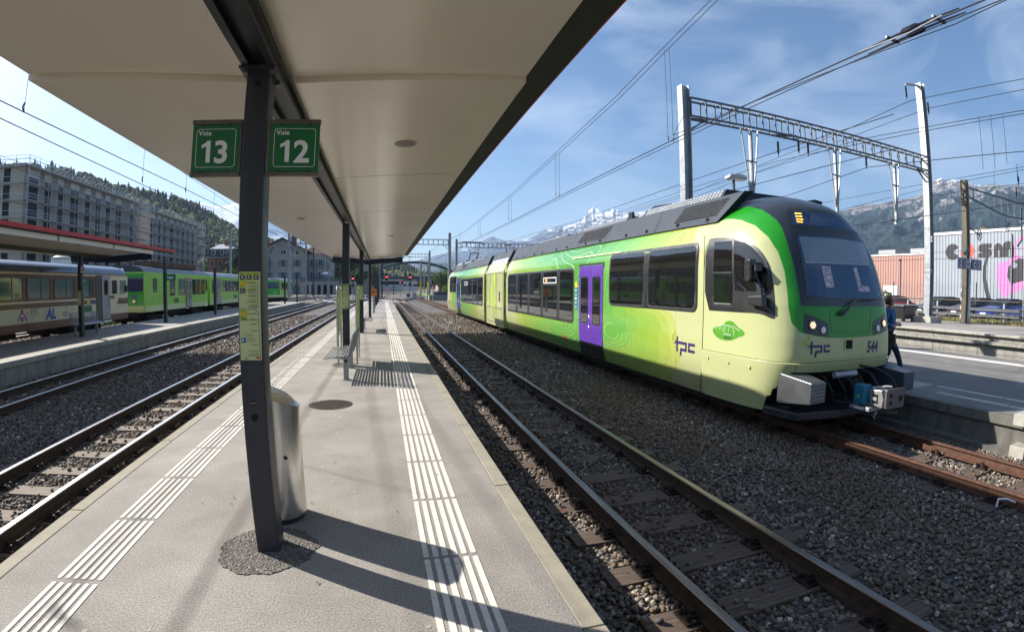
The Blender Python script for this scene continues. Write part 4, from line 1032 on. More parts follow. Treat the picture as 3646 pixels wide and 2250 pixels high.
def car(par, mir=None):
    """everything of one car; mir mirrors it lengthways"""
    y0, y1 = YB + .006, 20.95
    zs = [-.115, 0, .2, .4, .6, 1.0, 1.5, 1.9, 2.0, 2.06, 2.13, 2.2, 2.27, 2.32, 2.38, 2.44, 2.5, 2.56, 2.62, 2.68, 2.74, 2.80]
    for s, nm in ((-1, 'side_panel'), (1, 'side_panel')):
        vs = []; uvs = []
        ysn = list(np.linspace(y0, y1, 30))
        for y in ysn:
            for z in zs: vs.append(tf((CX + s * float(ipS(WZ, z)), y, z), mir)); uvs.append((y, z))
        n = len(zs); fs = [(i * n + k, i * n + k + 1, (i + 1) * n + k + 1, (i + 1) * n + k) for i in range(len(ysn) - 1) for k in range(n - 1)]
        o = obj(nm, MB().add(vs, fs), M['livery'], par, smooth=True)
        ul = o.data.uv_layers.new(name='UVMap'); idx = np.zeros(len(o.data.loops), np.int32); o.data.loops.foreach_get('vertex_index', idx)
        ul.data.foreach_set('uv', np.array(uvs, np.float32)[idx].ravel())
    def B(x0, x1, ya, yb, z0, z1):
        if mir is not None: ya, yb = mir - yb, mir - ya
        return (x0, x1, ya, yb, z0, z1)
    # roof, floor, ends
    m = MB(); prof = [(CX - 1.13, 2.79), (CX - .8, 3.10), (CX, 3.20), (CX + .8, 3.10), (CX + 1.13, 2.79)]
    m.prism(prof, 'y', *(sorted((y0, y1)) if mir is None else sorted((mir - y0, mir - y1)))); obj('roof', m, M['roofgrey'], par)
    m = MB(); m.box(*B(CX - 1.22, CX + 1.22, 5.9, y1, -.20, -.118)); obj('floor', m, M['under'], par)
    m = MB(); m.prism([(CX - 1.36, -.10), (CX - 1.37, 2.0), (CX - 1.24, 2.62), (CX - 1.1, 2.8), (CX + 1.1, 2.8), (CX + 1.24, 2.62), (CX + 1.37, 2.0), (CX + 1.36, -.10)], 'y', *sorted(((y1 + .002, y1 + .03) if mir is None else (mir - y1 - .002, mir - y1 - .03)))); obj('end_wall', m, M['lime_print'], par)
    # bogies
    for yb_ in (8.9, 19.0):
        bg_ = obj('bogie_frame', MB().box(*B(CX - .62, CX + .62, yb_ - 1.2, yb_ + 1.2, -.30, -.20)).box(*B(CX - .95, CX - .80, yb_ - 1.15, yb_ + 1.15, -.24, -.14)), M['under'], par)
        for dy in (-.9, .9):
            for sx in (-1, 1):
                x = CX + sx * .53; yy = yb_ + dy; yy = yy if mir is None else mir - yy
                obj('wheel', MB().tube([(x - .05, yy, -.01), (x + .05, yy, -.01)], .335, 28), M['iron'], bg_, smooth=True)
    m = MB()
    for ya, yb in ((10.8, 13.3), (13.6, 15.2), (15.5, 17.2)): m.box(*B(CX - 1.0, CX + 1.0, ya, yb, -.36, -.205))
    obj('equipment_box', m, M['under'], par)
    # roof fairing with grilles, both sides, in panels
    for s in (-1, 1):
        ya = 7.0
        for L in (2.15, 2.4, 2.4, 2.4, 2.4, 2.15):
            yb = ya + L; m = MB(); P = lambda u, y, z: tf((CX + s * u, y, z), mir)
            sl = .42 if ya == 7.0 else 0
            a, b, c, d = P(1.165, ya + (.05 if ya == 7 else .008), 2.79), P(1.165, yb - .008, 2.79), P(.93, yb - .008, 3.27), P(.93, ya - sl + .008, 3.27)
            e, f, g, h = P(.72, ya - sl + .008, 3.29), P(.72, yb - .008, 3.29), P(1.10, yb - .008, 2.78), P(1.10, ya + .05, 2.78)
            m.add([a, b, c, d, e, f, g, h], [(0, 1, 2, 3), (3, 2, 5, 4), (0, 3, 4, 7), (1, 6, 5, 2), (0, 7, 6, 1), (7, 4, 5, 6)])
            fo = obj('roof_fairing', m, M['roofgrey'], par)
            if s == -1:
                gx = {7.0: (7.05, 8.55, .30, .86), 13.95: (11.3, 13.2, .3, .7)}
                if ya in (7.0,): gr_ = (7.12, 8.60)
                elif abs(ya - 11.55) < .1: gr_ = (11.7, 13.6)
                else: gr_ = None
                if gr_:
                    mm = MB(); nr = 6; pitch = .115
                    for r_ in range(nr):
                        t0, t1 = .26 + r_ * .105, .26 + r_ * .105 + .072; yy = gr_[0]
                        sh = -r_ * .035
                        while yy < gr_[1] - .1:
                            def Q(y, t): return P(1.165 - .235 * t + .006, y + sh, 2.79 + .48 * t + .003)
                            mm.add([Q(yy, t0), Q(yy + pitch - .022, t0), Q(yy + pitch - .022, t1), Q(yy, t1)], [(0, 1, 2, 3)]); yy += pitch
                    obj('grille', mm, M['blackhole'], fo, fixn=False, kind='stuff')
                mm = MB()
                for q_ in (.35, 1.3):
                    mm.box(*(lambda c_: (c_[0] - .012, c_[0] + .004, c_[1] - .03, c_[1] + .03, c_[2] - .035, c_[2] + .035))(P(1.145, ya + q_, 2.86)))
                obj('latch', mm, M['train_black'], fo)
            ya = yb
    # air conditioning units and walkway mesh on top
    for ya, yb, z in ((7.3, 10.2, 3.43), (11.0, 13.8, 3.40), (15.2, 18.2, 3.36)):
        m = MB(); m.prism([(CX - .86, 3.26), (CX - .74, z), (CX + .74, z), (CX + .86, 3.26)], 'y', *sorted((ya, yb) if mir is None else (mir - ya, mir - yb)))
        u = obj('roof_unit', m, M['roofgrey'], par)
        m = MB(); yy = ya + .06
        while yy < yb - .1:
            for u0 in np.arange(0, .9, .11):
                P = lambda y, t: tf((CX - .864 + .12 * t, y, 3.262 + (z - 3.26) * t + .003), mir)
                break
            for t0 in (.12, .42, .72): m.add([P(yy, t0), P(yy + .085, t0), P(yy + .085, t0 + .2), P(yy, t0 + .2)], [(0, 1, 2, 3)])
            yy += .11
        obj('mesh_opening', m, M['galv'], u, fixn=False, kind='stuff')
    if mir is None:
        a = MB(); a.tube([(CX - .7, 10.35, 3.28), (CX - .66, 10.25, 3.42), (CX - .62, 10.05, 3.50), (CX - .5, 9.5, 3.50)], .016, 6); a.tube([(CX - .4, 10.35, 3.28), (CX - .4, 10.2, 3.46), (CX - .4, 9.8, 3.50)], .016, 6)
        obj('roof_cable', a, M['train_black'], par, smooth=True)
        obj('insulator_bracket', MB().box(CX - .82, CX - .76, 10.75, 10.95, 3.28, 3.47), M['train_black'], par)
    # windows: frame ring and pane
    X = CX - 1.37
    def P3(off): return lambda u, v: tf((CX - float(ipS(WZ, v)) - off, u, v), mir)
    def window(ya, yb, z0, z1, r=.10, split=False, name='window'):
        for s in (-1, 1):
            pf = lambda off: (lambda u, v: tf((CX + s * (float(ipS(WZ, v)) + off), u, v), mir))
            o, i = rrect(ya - .055, yb + .055, z0 - .055, z1 + .055, r + .03, 5), rrect(ya, yb, z0, z1, r, 5)
            i2 = rrect(ya - .022, yb + .022, z0 - .022, z1 + .022, r + .01, 5)
            n = len(o); vs = [pf(.004)(u, v) for u, v in o] + [pf(.010)(u, v) for u, v in i2] + [pf(.006)(u, v) for u, v in i]
            fr = obj(name, MB().add(vs, [(k, (k + 1) % n, n + (k + 1) % n, n + k) for k in range(n)] + [(n + k, n + (k + 1) % n, 2 * n + (k + 1) % n, 2 * n + k) for k in range(n)]), M['winframe'], par, smooth=True)
            side_patch('pane', rrect(ya, yb, z0, z1, r, 5), pf(.0085), M['glass'], fr)
            if split and s == -1:
                obj('vent_bar', put2d(MB(), ([(ya, z0 + (z1 - z0) * .70), (yb, z0 + (z1 - z0) * .70), (yb, z0 + (z1 - z0) * .70 + .025), (ya, z0 + (z1 - z0) * .70 + .025)], [(0, 1, 2, 3)]), pf(.012)), M['winframe'], fr, fixn=False)
    M.setdefault('winframe', vary('dark_window_rubber', (.055, .056, .058), .4, .3, .15, 5))
    # black ribbon behind windows
    for (ya, yb, z0, z1) in ((7.30, 10.86, 1.25, 2.46), (13.12, 20.68, .66, 2.20)):
        for s in (-1, 1):
            pf = lambda u, v: tf((CX + s * (float(ipS(WZ, v)) + .003), u, v), mir)
            side_patch('window_band', rrect(ya, yb, z0, z1, .14, 5), pf, M['train_black'], par)
    window(7.40, 9.00, 1.32, 2.40); window(9.24, 10.79, 1.30, 2.40)
    for ya, yb in ((13.20, 14.26), (14.50, 15.86), (16.10, 17.44), (17.69, 19.04), (19.34, 20.60)): window(ya, yb, .73, 2.14, .09, split=(ya > 19 or ya == 14.50))
    # destination display inside second long window
    pf = P3(.013); f2, ff = ring2d(rrect(14.55, 15.82, 1.78, 1.97, .01, 2), rrect(14.60, 15.77, 1.81, 1.94, .01, 2))
    dd = obj('side_display', put2d(MB(), (f2, ff), pf), M['white'], par, fixn=False)
    m = MB()
    for k in range(4): put2d(m, ([(15.45, 1.835 + .024 * k), (15.62, 1.835 + .024 * k), (15.62, 1.845 + .024 * k), (15.45, 1.845 + .024 * k)], [(0, 1, 2, 3)]), pf)
    obj('led_text', m, M['em_orange'], dd, fixn=False)
    # double doors
    for k, (ya, yb) in enumerate(((11.20, 11.955), (11.965, 12.72))):
        for s in (-1, 1):
            pf = lambda off: (lambda u, v: tf((CX + s * (float(ipS(WZ, v)) + off), u, v), mir))
            m = MB(); zz = [.24, .6, 1.0, 1.5, 2.0, 2.22]
            vs = [pf(.010)(u, z) for z in zz for u in (ya, yb)] ; fs = [(2 * i, 2 * i + 1, 2 * i + 3, 2 * i + 2) for i in range(len(zz) - 1)]
            d = obj('door', m.add(vs, fs), M['purple'], par, fixn=False, smooth=True)
            zz = [-.10, .1, .238]; obj('kick_plate', MB().add([pf(.011)(u, z) for z in zz for u in (ya, yb)], [(0, 1, 3, 2), (2, 3, 5, 4)]), M['train_black'], d, fixn=False)
            c = (ya + yb) / 2 + (.0)
            o, i = rrect(c - .245, c + .245, .73, 1.94, .08, 4), rrect(c - .215, c + .215, .76, 1.91, .07, 4); vs, fs = ring2d(o, i)
            obj('door_window', put2d(MB(), (vs, fs), pf(.015)), M['train_black'], d, fixn=False); obj('door_pane', put2d(MB(), (i, [tuple(range(len(i)))]), pf(.0135)), M['glass'], d, fixn=False)
            bz = (ya + .06) if k else (yb - .06)
            if k == 0: 
                obj('door_button', put2d(MB(), disc2d(12.02, .92, .036), pf(.016)), M['white'], d, fixn=False); obj('door_button', put2d(MB(), disc2d(12.02, .66, .034), pf(.016)), M['white'], d, fixn=False)
    for s in (-1,):
        f2, ff = ring2d(rrect(11.155, 12.765, -.10, 2.275, .04, 3), rrect(11.195, 12.725, -.09, 2.235, .03, 3)); obj('door_surround', put2d(MB(), (f2, ff), P3(.006)), M['train_black'], par, fixn=False)
        obj('gutter_strip', put2d(MB(), ([(10.3, 2.455), (13.36, 2.455), (13.36, 2.485), (10.3, 2.485)], [(0, 1, 2, 3)]), P3(.03)), M['pale_print'], par, fixn=False)
    # pictogram column by the door
    m = MB(); put2d(m, ([(12.86, 1.07), (13.02, 1.07), (13.02, 1.66), (12.86, 1.66)], [(0, 1, 2, 3)]), P3(.005)); pc = obj('pictogram_strip', m, M['blue_print'], par, fixn=False)
    m = MB(); put2d(m, ([(12.86, 1.66), (13.02, 1.66), (13.02, 1.80), (12.86, 1.80)], [(0, 1, 2, 3)]), P3(.005)); obj('yellow_field', m, M['yellow'], pc, fixn=False)
    m = MB()
    for k in range(5):
        z = 1.11 + .11 * k; sh = [([(12.90, z), (12.98, z), (12.94, z + .06)], [(0, 1, 2)]), disc2d(12.94, z + .03, .03, 10), ([(12.90, z), (12.98, z), (12.98, z + .06), (12.90, z + .06)], [(0, 1, 2, 3)])][k % 3]; put2d(m, sh, P3(.008))
    obj('pictogram', m, M['white'], pc, fixn=False)
    obj('inlet_flap', put2d(MB(), ([(13.7, .10), (14.0, .10), (14.0, .26), (13.7, .26)], [(0, 1, 2, 3)]), P3(.004)), M['brown_print'], par, fixn=False)
    obj('marker', put2d(MB(), disc2d(13.9, .60, .035, 12), P3(.01)), M['brown_print'], par, fixn=False)
TR = thing('passenger_train', 'modern lime green and cream train with purple doors, number 544 on its front', 'train', (CX, 5.1, -.35))
build_nose(TR)
car(TR); 
KM = 46.75
build_nose(TR, KM); car(TR, KM)
# ---- power module between the cars
def pm():
    y0, y1 = 21.55, 25.25; m = MB()
    for s in (-1, 1):
        m2 = MB(); zs = [-.15, .5, 2.35, 2.75, 2.78]; ws = [1.33, 1.35, 1.35, 1.18, 1.15]
        vs = [(CX + s * w, y, z) for y in (y0, y1) for z, w in zip(zs, ws)]; n = 5
        obj('machine_room_side', m2.add(vs, [(k, k + 1, n + k + 1, n + k) for k in range(n - 1)]), M['cream'], TR)
    obj('machine_room_end', MB().prism([(CX - 1.33, -.15), (CX - 1.35, 2.35), (CX - 1.15, 2.78), (CX + 1.15, 2.78), (CX + 1.35, 2.35), (CX + 1.33, -.15)], 'y', y0 + .01, y1 - .01), M['cream'], TR)
    obj('roof', MB().prism([(CX - 1.16, 2.76), (CX - .9, 3.28), (CX + .9, 3.28), (CX + 1.16, 2.76)], 'y', y0, y1), M['roofgrey'], TR)
    m = MB()
    for ya, yb in ((21.75, 22.5), (22.62, 22.95), (23.05, 23.35), (23.45, 24.3), (24.4, 24.9)): m.add([(CX - 1.165, ya, 2.76), (CX - 1.165, yb, 2.76), (CX - 1.06, yb, 2.97), (CX - 1.06, ya, 2.97)], [(0, 1, 2, 3)])
    obj('vent_panel', m, M['galv'], TR, fixn=False)
    X = CX - 1.353
    for a, b, c, d in ((21.72, 22.95, .72, 2.30), (23.0, 24.3, .72, 2.30), (24.35, 25.1, .72, 2.30), (21.72, 22.95, .0, .66), (23.0, 23.5, .0, .66), (23.6, 25.1, .0, .66)):
        f2, ff = ring2d(rrect(a, b, c, d, .02, 2), rrect(a + .018, b - .018, c + .018, d - .018, .02, 2)); dr = obj('hatch_joint', put2d(MB(), (f2, ff), lambda u, v: (X - .001, u, v)), M['train_black'], TR, fixn=False)
    m = MB()
    for (u, v, r, q) in ((23.95, 1.25, .30, 2.2), (23.35, 1.95, .23, 1.9), (23.2, .95, .18, 1.6), (23.4, .52, .10, 1.3)): put2d(m, disc2d(u, v, r, 24, 1, q), lambda a, b: (X - .003, a, b))
    obj('leaf_print', m, M['lime_print'], TR, fixn=False)
    m = MB(); put2d(m, ([(22.2, 1.0), (22.45, 1.0), (22.45, 1.45), (22.2, 1.45)], [(0, 1, 2, 3)]), lambda a, b: (X - .004, a, b)); obj('vent', m, M['signframe'], TR, fixn=False)
    for (ya, yb) in ((20.99, 21.54), (25.26, 25.78)): 
        o_ = obj('gangway', MB().box(CX - 1.12, CX + 1.12, ya, yb, -.1, 2.7), M['train_black'], TR)
        for z in (.5, 1.6, 2.3): obj('damper', MB().box(CX - 1.32, CX - 1.13, ya + .1, yb - .1, z, z + .3), M['cream'] if z > 2 else M['train_black'], o_)
    bg_ = obj('bogie_frame', MB().box(CX - .95, CX + .95, 21.9, 24.9, -.34, -.18), M['under'], TR)
    for yy in (22.3, 24.4):
        for sx in (-1, 1): obj('wheel', MB().tube([(CX + sx * .48, yy, 0.0), (CX + sx * .58, yy, 0)], .34, 28), M['iron'], bg_, smooth=True)
pm()
# pantograph on the far car
pt = MB(); Y0 = 37.0
pt.box(CX - .6, CX + .6, Y0 - .7, Y0 + .7, 3.30, 3.40)
pb = obj('pantograph_base', pt, M['train_black'], TR)
m = MB()
for s in (-1, 1):
    m.tube([(CX + s * .25, Y0 + .4, 3.42), (CX + s * .30, Y0 - .9, 4.1)], .035, 6); m.tube([(CX + s * .30, Y0 - .9, 4.1), (CX + s * .42, Y0 + .3, 4.95)], .022, 6)
m.tube([(CX - .3, Y0 - .9, 4.1), (CX + .3, Y0 - .9, 4.1)], .03, 6)
obj('pantograph_arm', m, M['train_black'], pb)
m = MB()
for d in (0, .3): m.tube([(CX - .95, Y0 + .2 + d, 4.82), (CX - .7, Y0 + .2 + d, 5.0), (CX + .7, Y0 + .2 + d, 5.0), (CX + .95, Y0 + .2 + d, 4.82)], .022, 6)
obj('collector_head', m, M['train_black'], pb)
obj('insulator', MB().tube([(CX, Y0 + 2.4, 3.3), (CX, Y0 + 2.4, 3.75)], .06, 10), M['insul'], TR)

# ---- nose furniture (front car)
gl = [(-.318, 2.475), (-.16, 2.49), (0, 2.492), (.16, 2.49), (.318, 2.475), (.306, 2.25), (.298, 2.02), (.296, 1.80), (.300, 1.60), (.20, 1.575), (0, 1.565), (-.20, 1.575), (-.300, 1.60), (-.296, 1.80), (-.298, 2.02), (-.306, 2.25)]
ws = patch('windscreen', gl, .004, M['glass_sky_tint'], TR)
frame_patch('windscreen_trim', gl, .030, .007, M['train_black'], ws)
patch('lower_black_band', [(-.335, 1.452), (.335, 1.452), (.318, 1.57), (.20, 1.54), (0, 1.53), (-.20, 1.54), (-.318, 1.57)], .003, M['train_black'], TR)
t = NT('grey_roller_blind'); n_ = t.noise(t.mapping(t.coord(), (3, 3, 60)), 1, 3); t.set(col=t.ramp(n_, [(.3, (.12, .16, .20)), (.7, (.155, .20, .245))]), rough=.5, coat=1.0); t.b.inputs['Coat Roughness'].default_value = .03; M['blind'] = t.m
patch('sun_blind', [(-.300, 2.45), (.0, 2.468), (.300, 2.45), (.285, 2.25), (.262, 2.085), (-.284, 2.062), (-.290, 2.25)], .0055, M['blind'], ws)
patch('blind_hem', [(-.284, 2.062), (.262, 2.085), (.262, 2.10), (-.284, 2.077)], .008, M['galv'], ws)
t = NT('crumpled_foil'); v_ = t.coord(); n_ = t.noise(v_, 26, 5, .7, 1.5); t.set(col=t.ramp(n_, [(.40, (.10, .06, .07)), (.5, (.40, .30, .31)), (.62, (.75, .66, .66))]), rough=.35, metal=.4); M['foil'] = t.m
patch('foil_strip', [(-.175, 2.03), (-.105, 2.03), (-.105, 1.72), (-.17, 1.71)], .0065, M['foil'], ws)
patch('foil_corner', [(.090, 2.035), (.122, 2.035), (.124, 1.76), (.19, 1.755), (.195, 1.67), (.085, 1.665)], .0065, M['foil'], ws)
dsp = [(-.340, 2.905), (-.322, 2.945), (-.15, 2.958), (.15, 2.958), (.322, 2.945), (.340, 2.905), (.352, 2.60), (.0, 2.575), (-.352, 2.60)]
dp = patch('destination_display', dsp, .004, M['train_black'], TR)
dg_ = patch('display_glass', [(-.315, 2.865), (.315, 2.865), (.33, 2.64), (-.33, 2.64)], .007, M['glass_sky_tint'], dp)
m = MB()
for k, z in enumerate((2.83, 2.783, 2.735, 2.69)):
    for (a, b) in (((0, 1),) if k in (0, 3) else ((0, .3), (.36, .48), (.55, 1.0))):
        pa, pb_ = -.295 + a * .052, -.295 + b * .052 - (.008 if k == 3 else 0)
        m.add([S(pa, round(z - .009, 3), .010), S(pb_, round(z - .009, 3), .010), S(pb_, round(z + .009, 3), .010), S(pa, round(z + .009, 3), .010)], [(0, 1, 2, 3)])
obj('led_text', m, M['em_orange'], dp, fixn=False)
sw = patch('cab_side_window', swin, .004, M['train_black'], TR)
patch('cab_side_window', mirror(swin), .004, M['train_black'], TR)
p1_ = [(-.908, 2.42), (-.740, 2.42), (-.742, 1.41), (-.905, 1.41)]; p2_ = [(-.722, 2.412), (-.632, 2.375), (-.58, 2.29), (-.545, 2.20), (-.512, 2.08), (-.496, 1.96), (-.486, 1.75), (-.492, 1.645), (-.722, 1.635)]
for nm, pl, q in (('sliding_pane', p1_, M['winframe']), ('quarter_pane', p2_, M['winframe'])):
    g_ = patch(nm, pl, .007, M['glass'], sw); frame_patch('pane_frame', pl, .028, .012, q, sw)
patch('pane_rail', [(-.908, 1.905), (-.742, 1.905), (-.742, 1.935), (-.908, 1.935)], .013, M['winframe'], sw)
for pl in ([(-.87, 2.33), (-.80, 2.33), (-.80, 1.98), (-.87, 1.98)], [(-.715, 2.34), (-.665, 2.33), (-.665, 2.0), (-.715, 2.0)], [(-.645, 2.30), (-.61, 2.26), (-.59, 2.12), (-.585, 2.0), (-.645, 2.0)]):
    pass
patch('pane_grip', [(-.900, 1.425), (-.755, 1.425), (-.755, 1.437), (-.900, 1.437)], .016, M['galv'], sw)
# mirror / camera pod on the cab side
mp_ = S(-.585, 1.93, .12); a_ = MB(); px, py = mp_[0], mp_[1]
sh = obj('mirror_housing', MB().prism(rrect(py - .075, py + .075, 1.77, 2.11, .05, 4), 'x', px - .07, px + .05), M['train_black'], TR, smooth=True, bevel=.02)
obj('mirror_arm', MB().tube([(px + .0, py - .09, 1.98), (px + .02, py - .12, 1.82), (px + .08, py - .16, 1.68), S(-.535, 1.58, .02)], .014, 8), M['train_black'], sh, smooth=True)
obj('arm_bracket', MB().box(px - .02, px + .10, py - .13, py - .085, 1.93, 2.02), M['winframe'], sh)
bp = S(-.565, 1.50, .07); obj('camera_box', MB().prism([(bp[1] - .16, 1.42), (bp[1] + .14, 1.44), (bp[1] + .16, 1.56), (bp[1] - .14, 1.575)], 'x', bp[0] - .03, bp[0] + .08), M['train_black'], TR, bevel=.01)
# headlights
for s in (-1, 1):
    hp = [(-.322, 1.348), (-.250, 1.285), (-.178, 1.212), (-.172, 1.12), (-.176, 1.010), (-.25, 1.035), (-.326, 1.070)]
    if s > 0: hp = mirror(hp)
    h1 = patch('headlight', hp, .006, M['train_black'], TR)
    for (pc_, zc_, r, mt, rw) in ((-.278, 1.182, .058, 'lens_a', .078), (-.213, 1.110, .048, 'lens', .062)):
        c = Vector(S(s * abs(pc_), zc_, .012)); c2 = Vector(S(s * abs(pc_) + .01, zc_, .012)); c3 = Vector(S(s * abs(pc_), zc_ + .02, .012))
        ex = (c2 - c).normalized(); ez = (c3 - c).normalized(); nn = ex.cross(ez); nn = nn if nn.y < 0 else -nn
        def disc(rad, off, dome=0): return [c + nn * off + (ex * math.cos(a) + ez * math.sin(a)) * rad for a in np.linspace(0, 2 * math.pi, 28, endpoint=False)]
        o, i = disc(rw, .0), disc(r, .004); obj('lamp_ring', MB().add(o + i, [(k, (k + 1) % 28, 28 + (k + 1) % 28, 28 + k) for k in range(28)]), M['winframe'], h1, fixn=False)
        i2 = disc(r, .004); cc = [c + nn * .010]; obj('lamp_lens', MB().add(i2 + cc, [(k, (k + 1) % 28, 28) for k in range(28)]), M[mt], h1, fixn=False, smooth=True)
        m = MB()
        for a in range(7):
            q = c + nn * .012 + ((ex * math.cos(a * math.pi / 3) + ez * math.sin(a * math.pi / 3)) * r * .58 if a else Vector((0, 0, 0)))
            m.add([q + (ex * math.cos(b) + ez * math.sin(b)) * r * .22 for b in np.linspace(0, 5.5, 8)], [tuple(range(8))])
        obj('lamp_element', m, M['white'] if mt == 'lens' else M['em_lamp'] if 'em_lamp' in M else M.setdefault('em_lamp', emit('warm_headlight_element', (1, .72, .45), 1.1)), h1, fixn=False)
# front hatch joint, wiper, camera
ht = [(-.162, 1.40), (.165, 1.40), (.150, 1.20), (.137, 1.085), (0, 1.062), (-.150, 1.085), (-.158, 1.20)]
frame_patch('hatch_joint', ht, .008, .003, M['train_black'], TR)
wb = Vector(S(-.085, 1.345, .05)); wp = obj('wiper', MB().tube([S(-.10, 1.33, .03), wb, S(-.05, 1.40, .06), S(-.01, 1.50, .05)], [.030, .034, .022, .014], 8), M['anthracite'], TR, smooth=True)
obj('wiper_blade', MB().tube([S(-.01, 1.50, .05), S(.06, 1.56, .03), S(.20, 1.56, .018), S(.325, 1.545, .015)], [.012, .009, .008, .006], 6), M['train_black'], wp, smooth=True)
obj('wiper_arm', MB().tube([S(-.02, 1.49, .05), S(.05, 1.545, .035), S(.18, 1.535, .022)], .007, 6), M['train_black'], wp, smooth=True)
fr = frame_patch('camera_frame', [(-.052, .955), (.0, .955), (.0, .825), (-.052, .825)], .022, .016, M['cream'], TR); patch('camera_port', [(-.052, .955), (.0, .955), (.0, .825), (-.052, .825)], .004, M['blackhole'], TR, h=.02)
# emblem, logo and number
def nose_map(p0, z0, off): return lambda u, v: S(p0 + u / PS, round(z0 + v, 4), off)
def tpc(scale, fn, par):
    s = scale; w = .20 * s; P_ = []
    def st(pts):
        (a, b), (c, d) = pts; L = math.hypot(c - a, d - b) * s; ux, uy = (c - a) * s / L, (d - b) * s / L; a, b = a * s - ux * w * .45, b * s - uy * w * .45; L += w * .9; n = 10
        vs = [(a + ux * L * k / n - q * uy * w / 2, b + uy * L * k / n + q * ux * w / 2) for k in range(n + 1) for q in (-1, 1)]
        P_.append((vs, [(2 * k, 2 * k + 2, 2 * k + 3, 2 * k + 1) for k in range(n)]))
    st([(.28, 1.06), (.28, .14)]); st([(-.10, .72), (1.42, .72)]); st([(1.42, .72), (1.42, .26)]); st([(1.42, .26), (.80, .26)]); st([(.80, .26), (.72, -.12)])
    st([(2.40, .72), (1.78, .72)]); st([(1.78, .72), (1.78, .26)]); st([(1.78, .26), (2.40, .26)])
    m = MB()
    for sh_ in P_: put2d(m, sh_, fn)
    lg = obj('logo', m, M['purple_print'], par, fixn=False)
    m = MB()
    for (u, v, r, q) in ((-.42, 1.02, .20, 1.15), (-.02, 1.42, .12, 1.5), (-.1, .78, .12, 1.1), (-.05, .45, .05, 1)): put2d(m, disc2d(u * s, v * s, r * s, 14, 1, q), fn)
    put2d(m, stroke2d([(-.35 * s, 1.1 * s), (-.02 * s, 1.4 * s)], .04 * s), fn); put2d(m, stroke2d([(-.35 * s, 1.0 * s), (-.1 * s, .8 * s)], .04 * s), fn)
    obj('logo_leaf', m, M['lime_print'], lg, fixn=False)
tpc(.165, nose_map(-.298, .765, .004), TR)
tpc(.255, lambda u, v: (CX - float(ipS(WZ, .5 + v)) - .003, 7.98 - u, .50 + v), TR)
m = put2d(MB(), text2d('544', .235, .009), lambda u, v: S(.118 + (u + v * .22) * .80 / PS, round(.752 + v * 1.02, 4), .004)); obj('fleet_number', m, M['purple_print'], TR, fixn=False)
bl = smooth_poly([(-.92, 1.00), (-.88, 1.06), (-.82, 1.10), (-.79, 1.165), (-.745, 1.175), (-.70, 1.08), (-.655, 1.04), (-.65, .975), (-.70, .935), (-.74, .88), (-.80, .85), (-.88, .88)], 2)
em_ = patch('mountain_emblem', bl, .003, vary('emblem_green', (.085, .30, .02), .3, coat=.4), TR)
m = MB()
for pts in ([(-.885, 1.02), (-.86, 1.075), (-.85, 1.06), (-.835, 1.10), (-.82, 1.085), (-.805, 1.10), (-.79, 1.09), (-.77, 1.105), (-.755, 1.075), (-.735, 1.10), (-.72, 1.07), (-.70, 1.05), (-.685, 1.03)], [(-.84, 1.09), (-.85, 1.0)], [(-.80, 1.09), (-.815, .98)], [(-.77, 1.09), (-.775, .99)], [(-.745, 1.08), (-.73, 1.0), (-.735, .95)], [(-.825, 1.06), (-.83, .99)]):
    put2d(m, stroke2d([(a * PS, b) for a, b in pts], .006), lambda u, v: S(u / PS, round(v, 4), .006))
put2d(m, text2d('Dents du Midi', .030, .0004, 'CENTER'), lambda u, v: S(-.785 + u / PS, round(.945 + v, 4), .006)); obj('emblem_lines', m, M['white'], em_, fixn=False)
obj('emblem_name', put2d(MB(), text2d("L'Eperon", .046, .0012, 'CENTER'), lambda u, v: S(-.785 + u / PS, round(.893 + v, 4), .006)), M['black_print'], em_, fixn=False)
# panel joints and bolts on the cab
m = MB()
for z in (.655,): put2d(m, stroke2d([(-3.05, z), (0, z)], .010), lambda u, v: S(u / PS, round(v, 4), .003))
obj('panel_joint', patch('panel_joint', [(-1, .645), (1, .645), (1, .654), (-1, .654)], .0035, M['train_black'], TR, h=.06).data and MB().box(CX - 1.374, CX - 1.368, YB - .002, YB + .010, -.10, 2.55), M['train_black'], TR)
for p_, z_ in ((-.935, .53), (-.76, .525), (-.60, .52), (-.94, .10), (-.80, .07), (-.655, .05)):
    c = Vector(S(p_, z_, .030)); obj('cover_bolt', MB().tube([c, c + Vector((-.010, 0, 0))], .026, 14), M['cream'], TR, smooth=True)
for s in (-.357, .357):
    a, b = Vector(S(s, .53, .032)), Vector(S(s, .63, .032)); obj('bumper_joint', MB().tube([a, b], .004, 5), M['train_black'], TR)
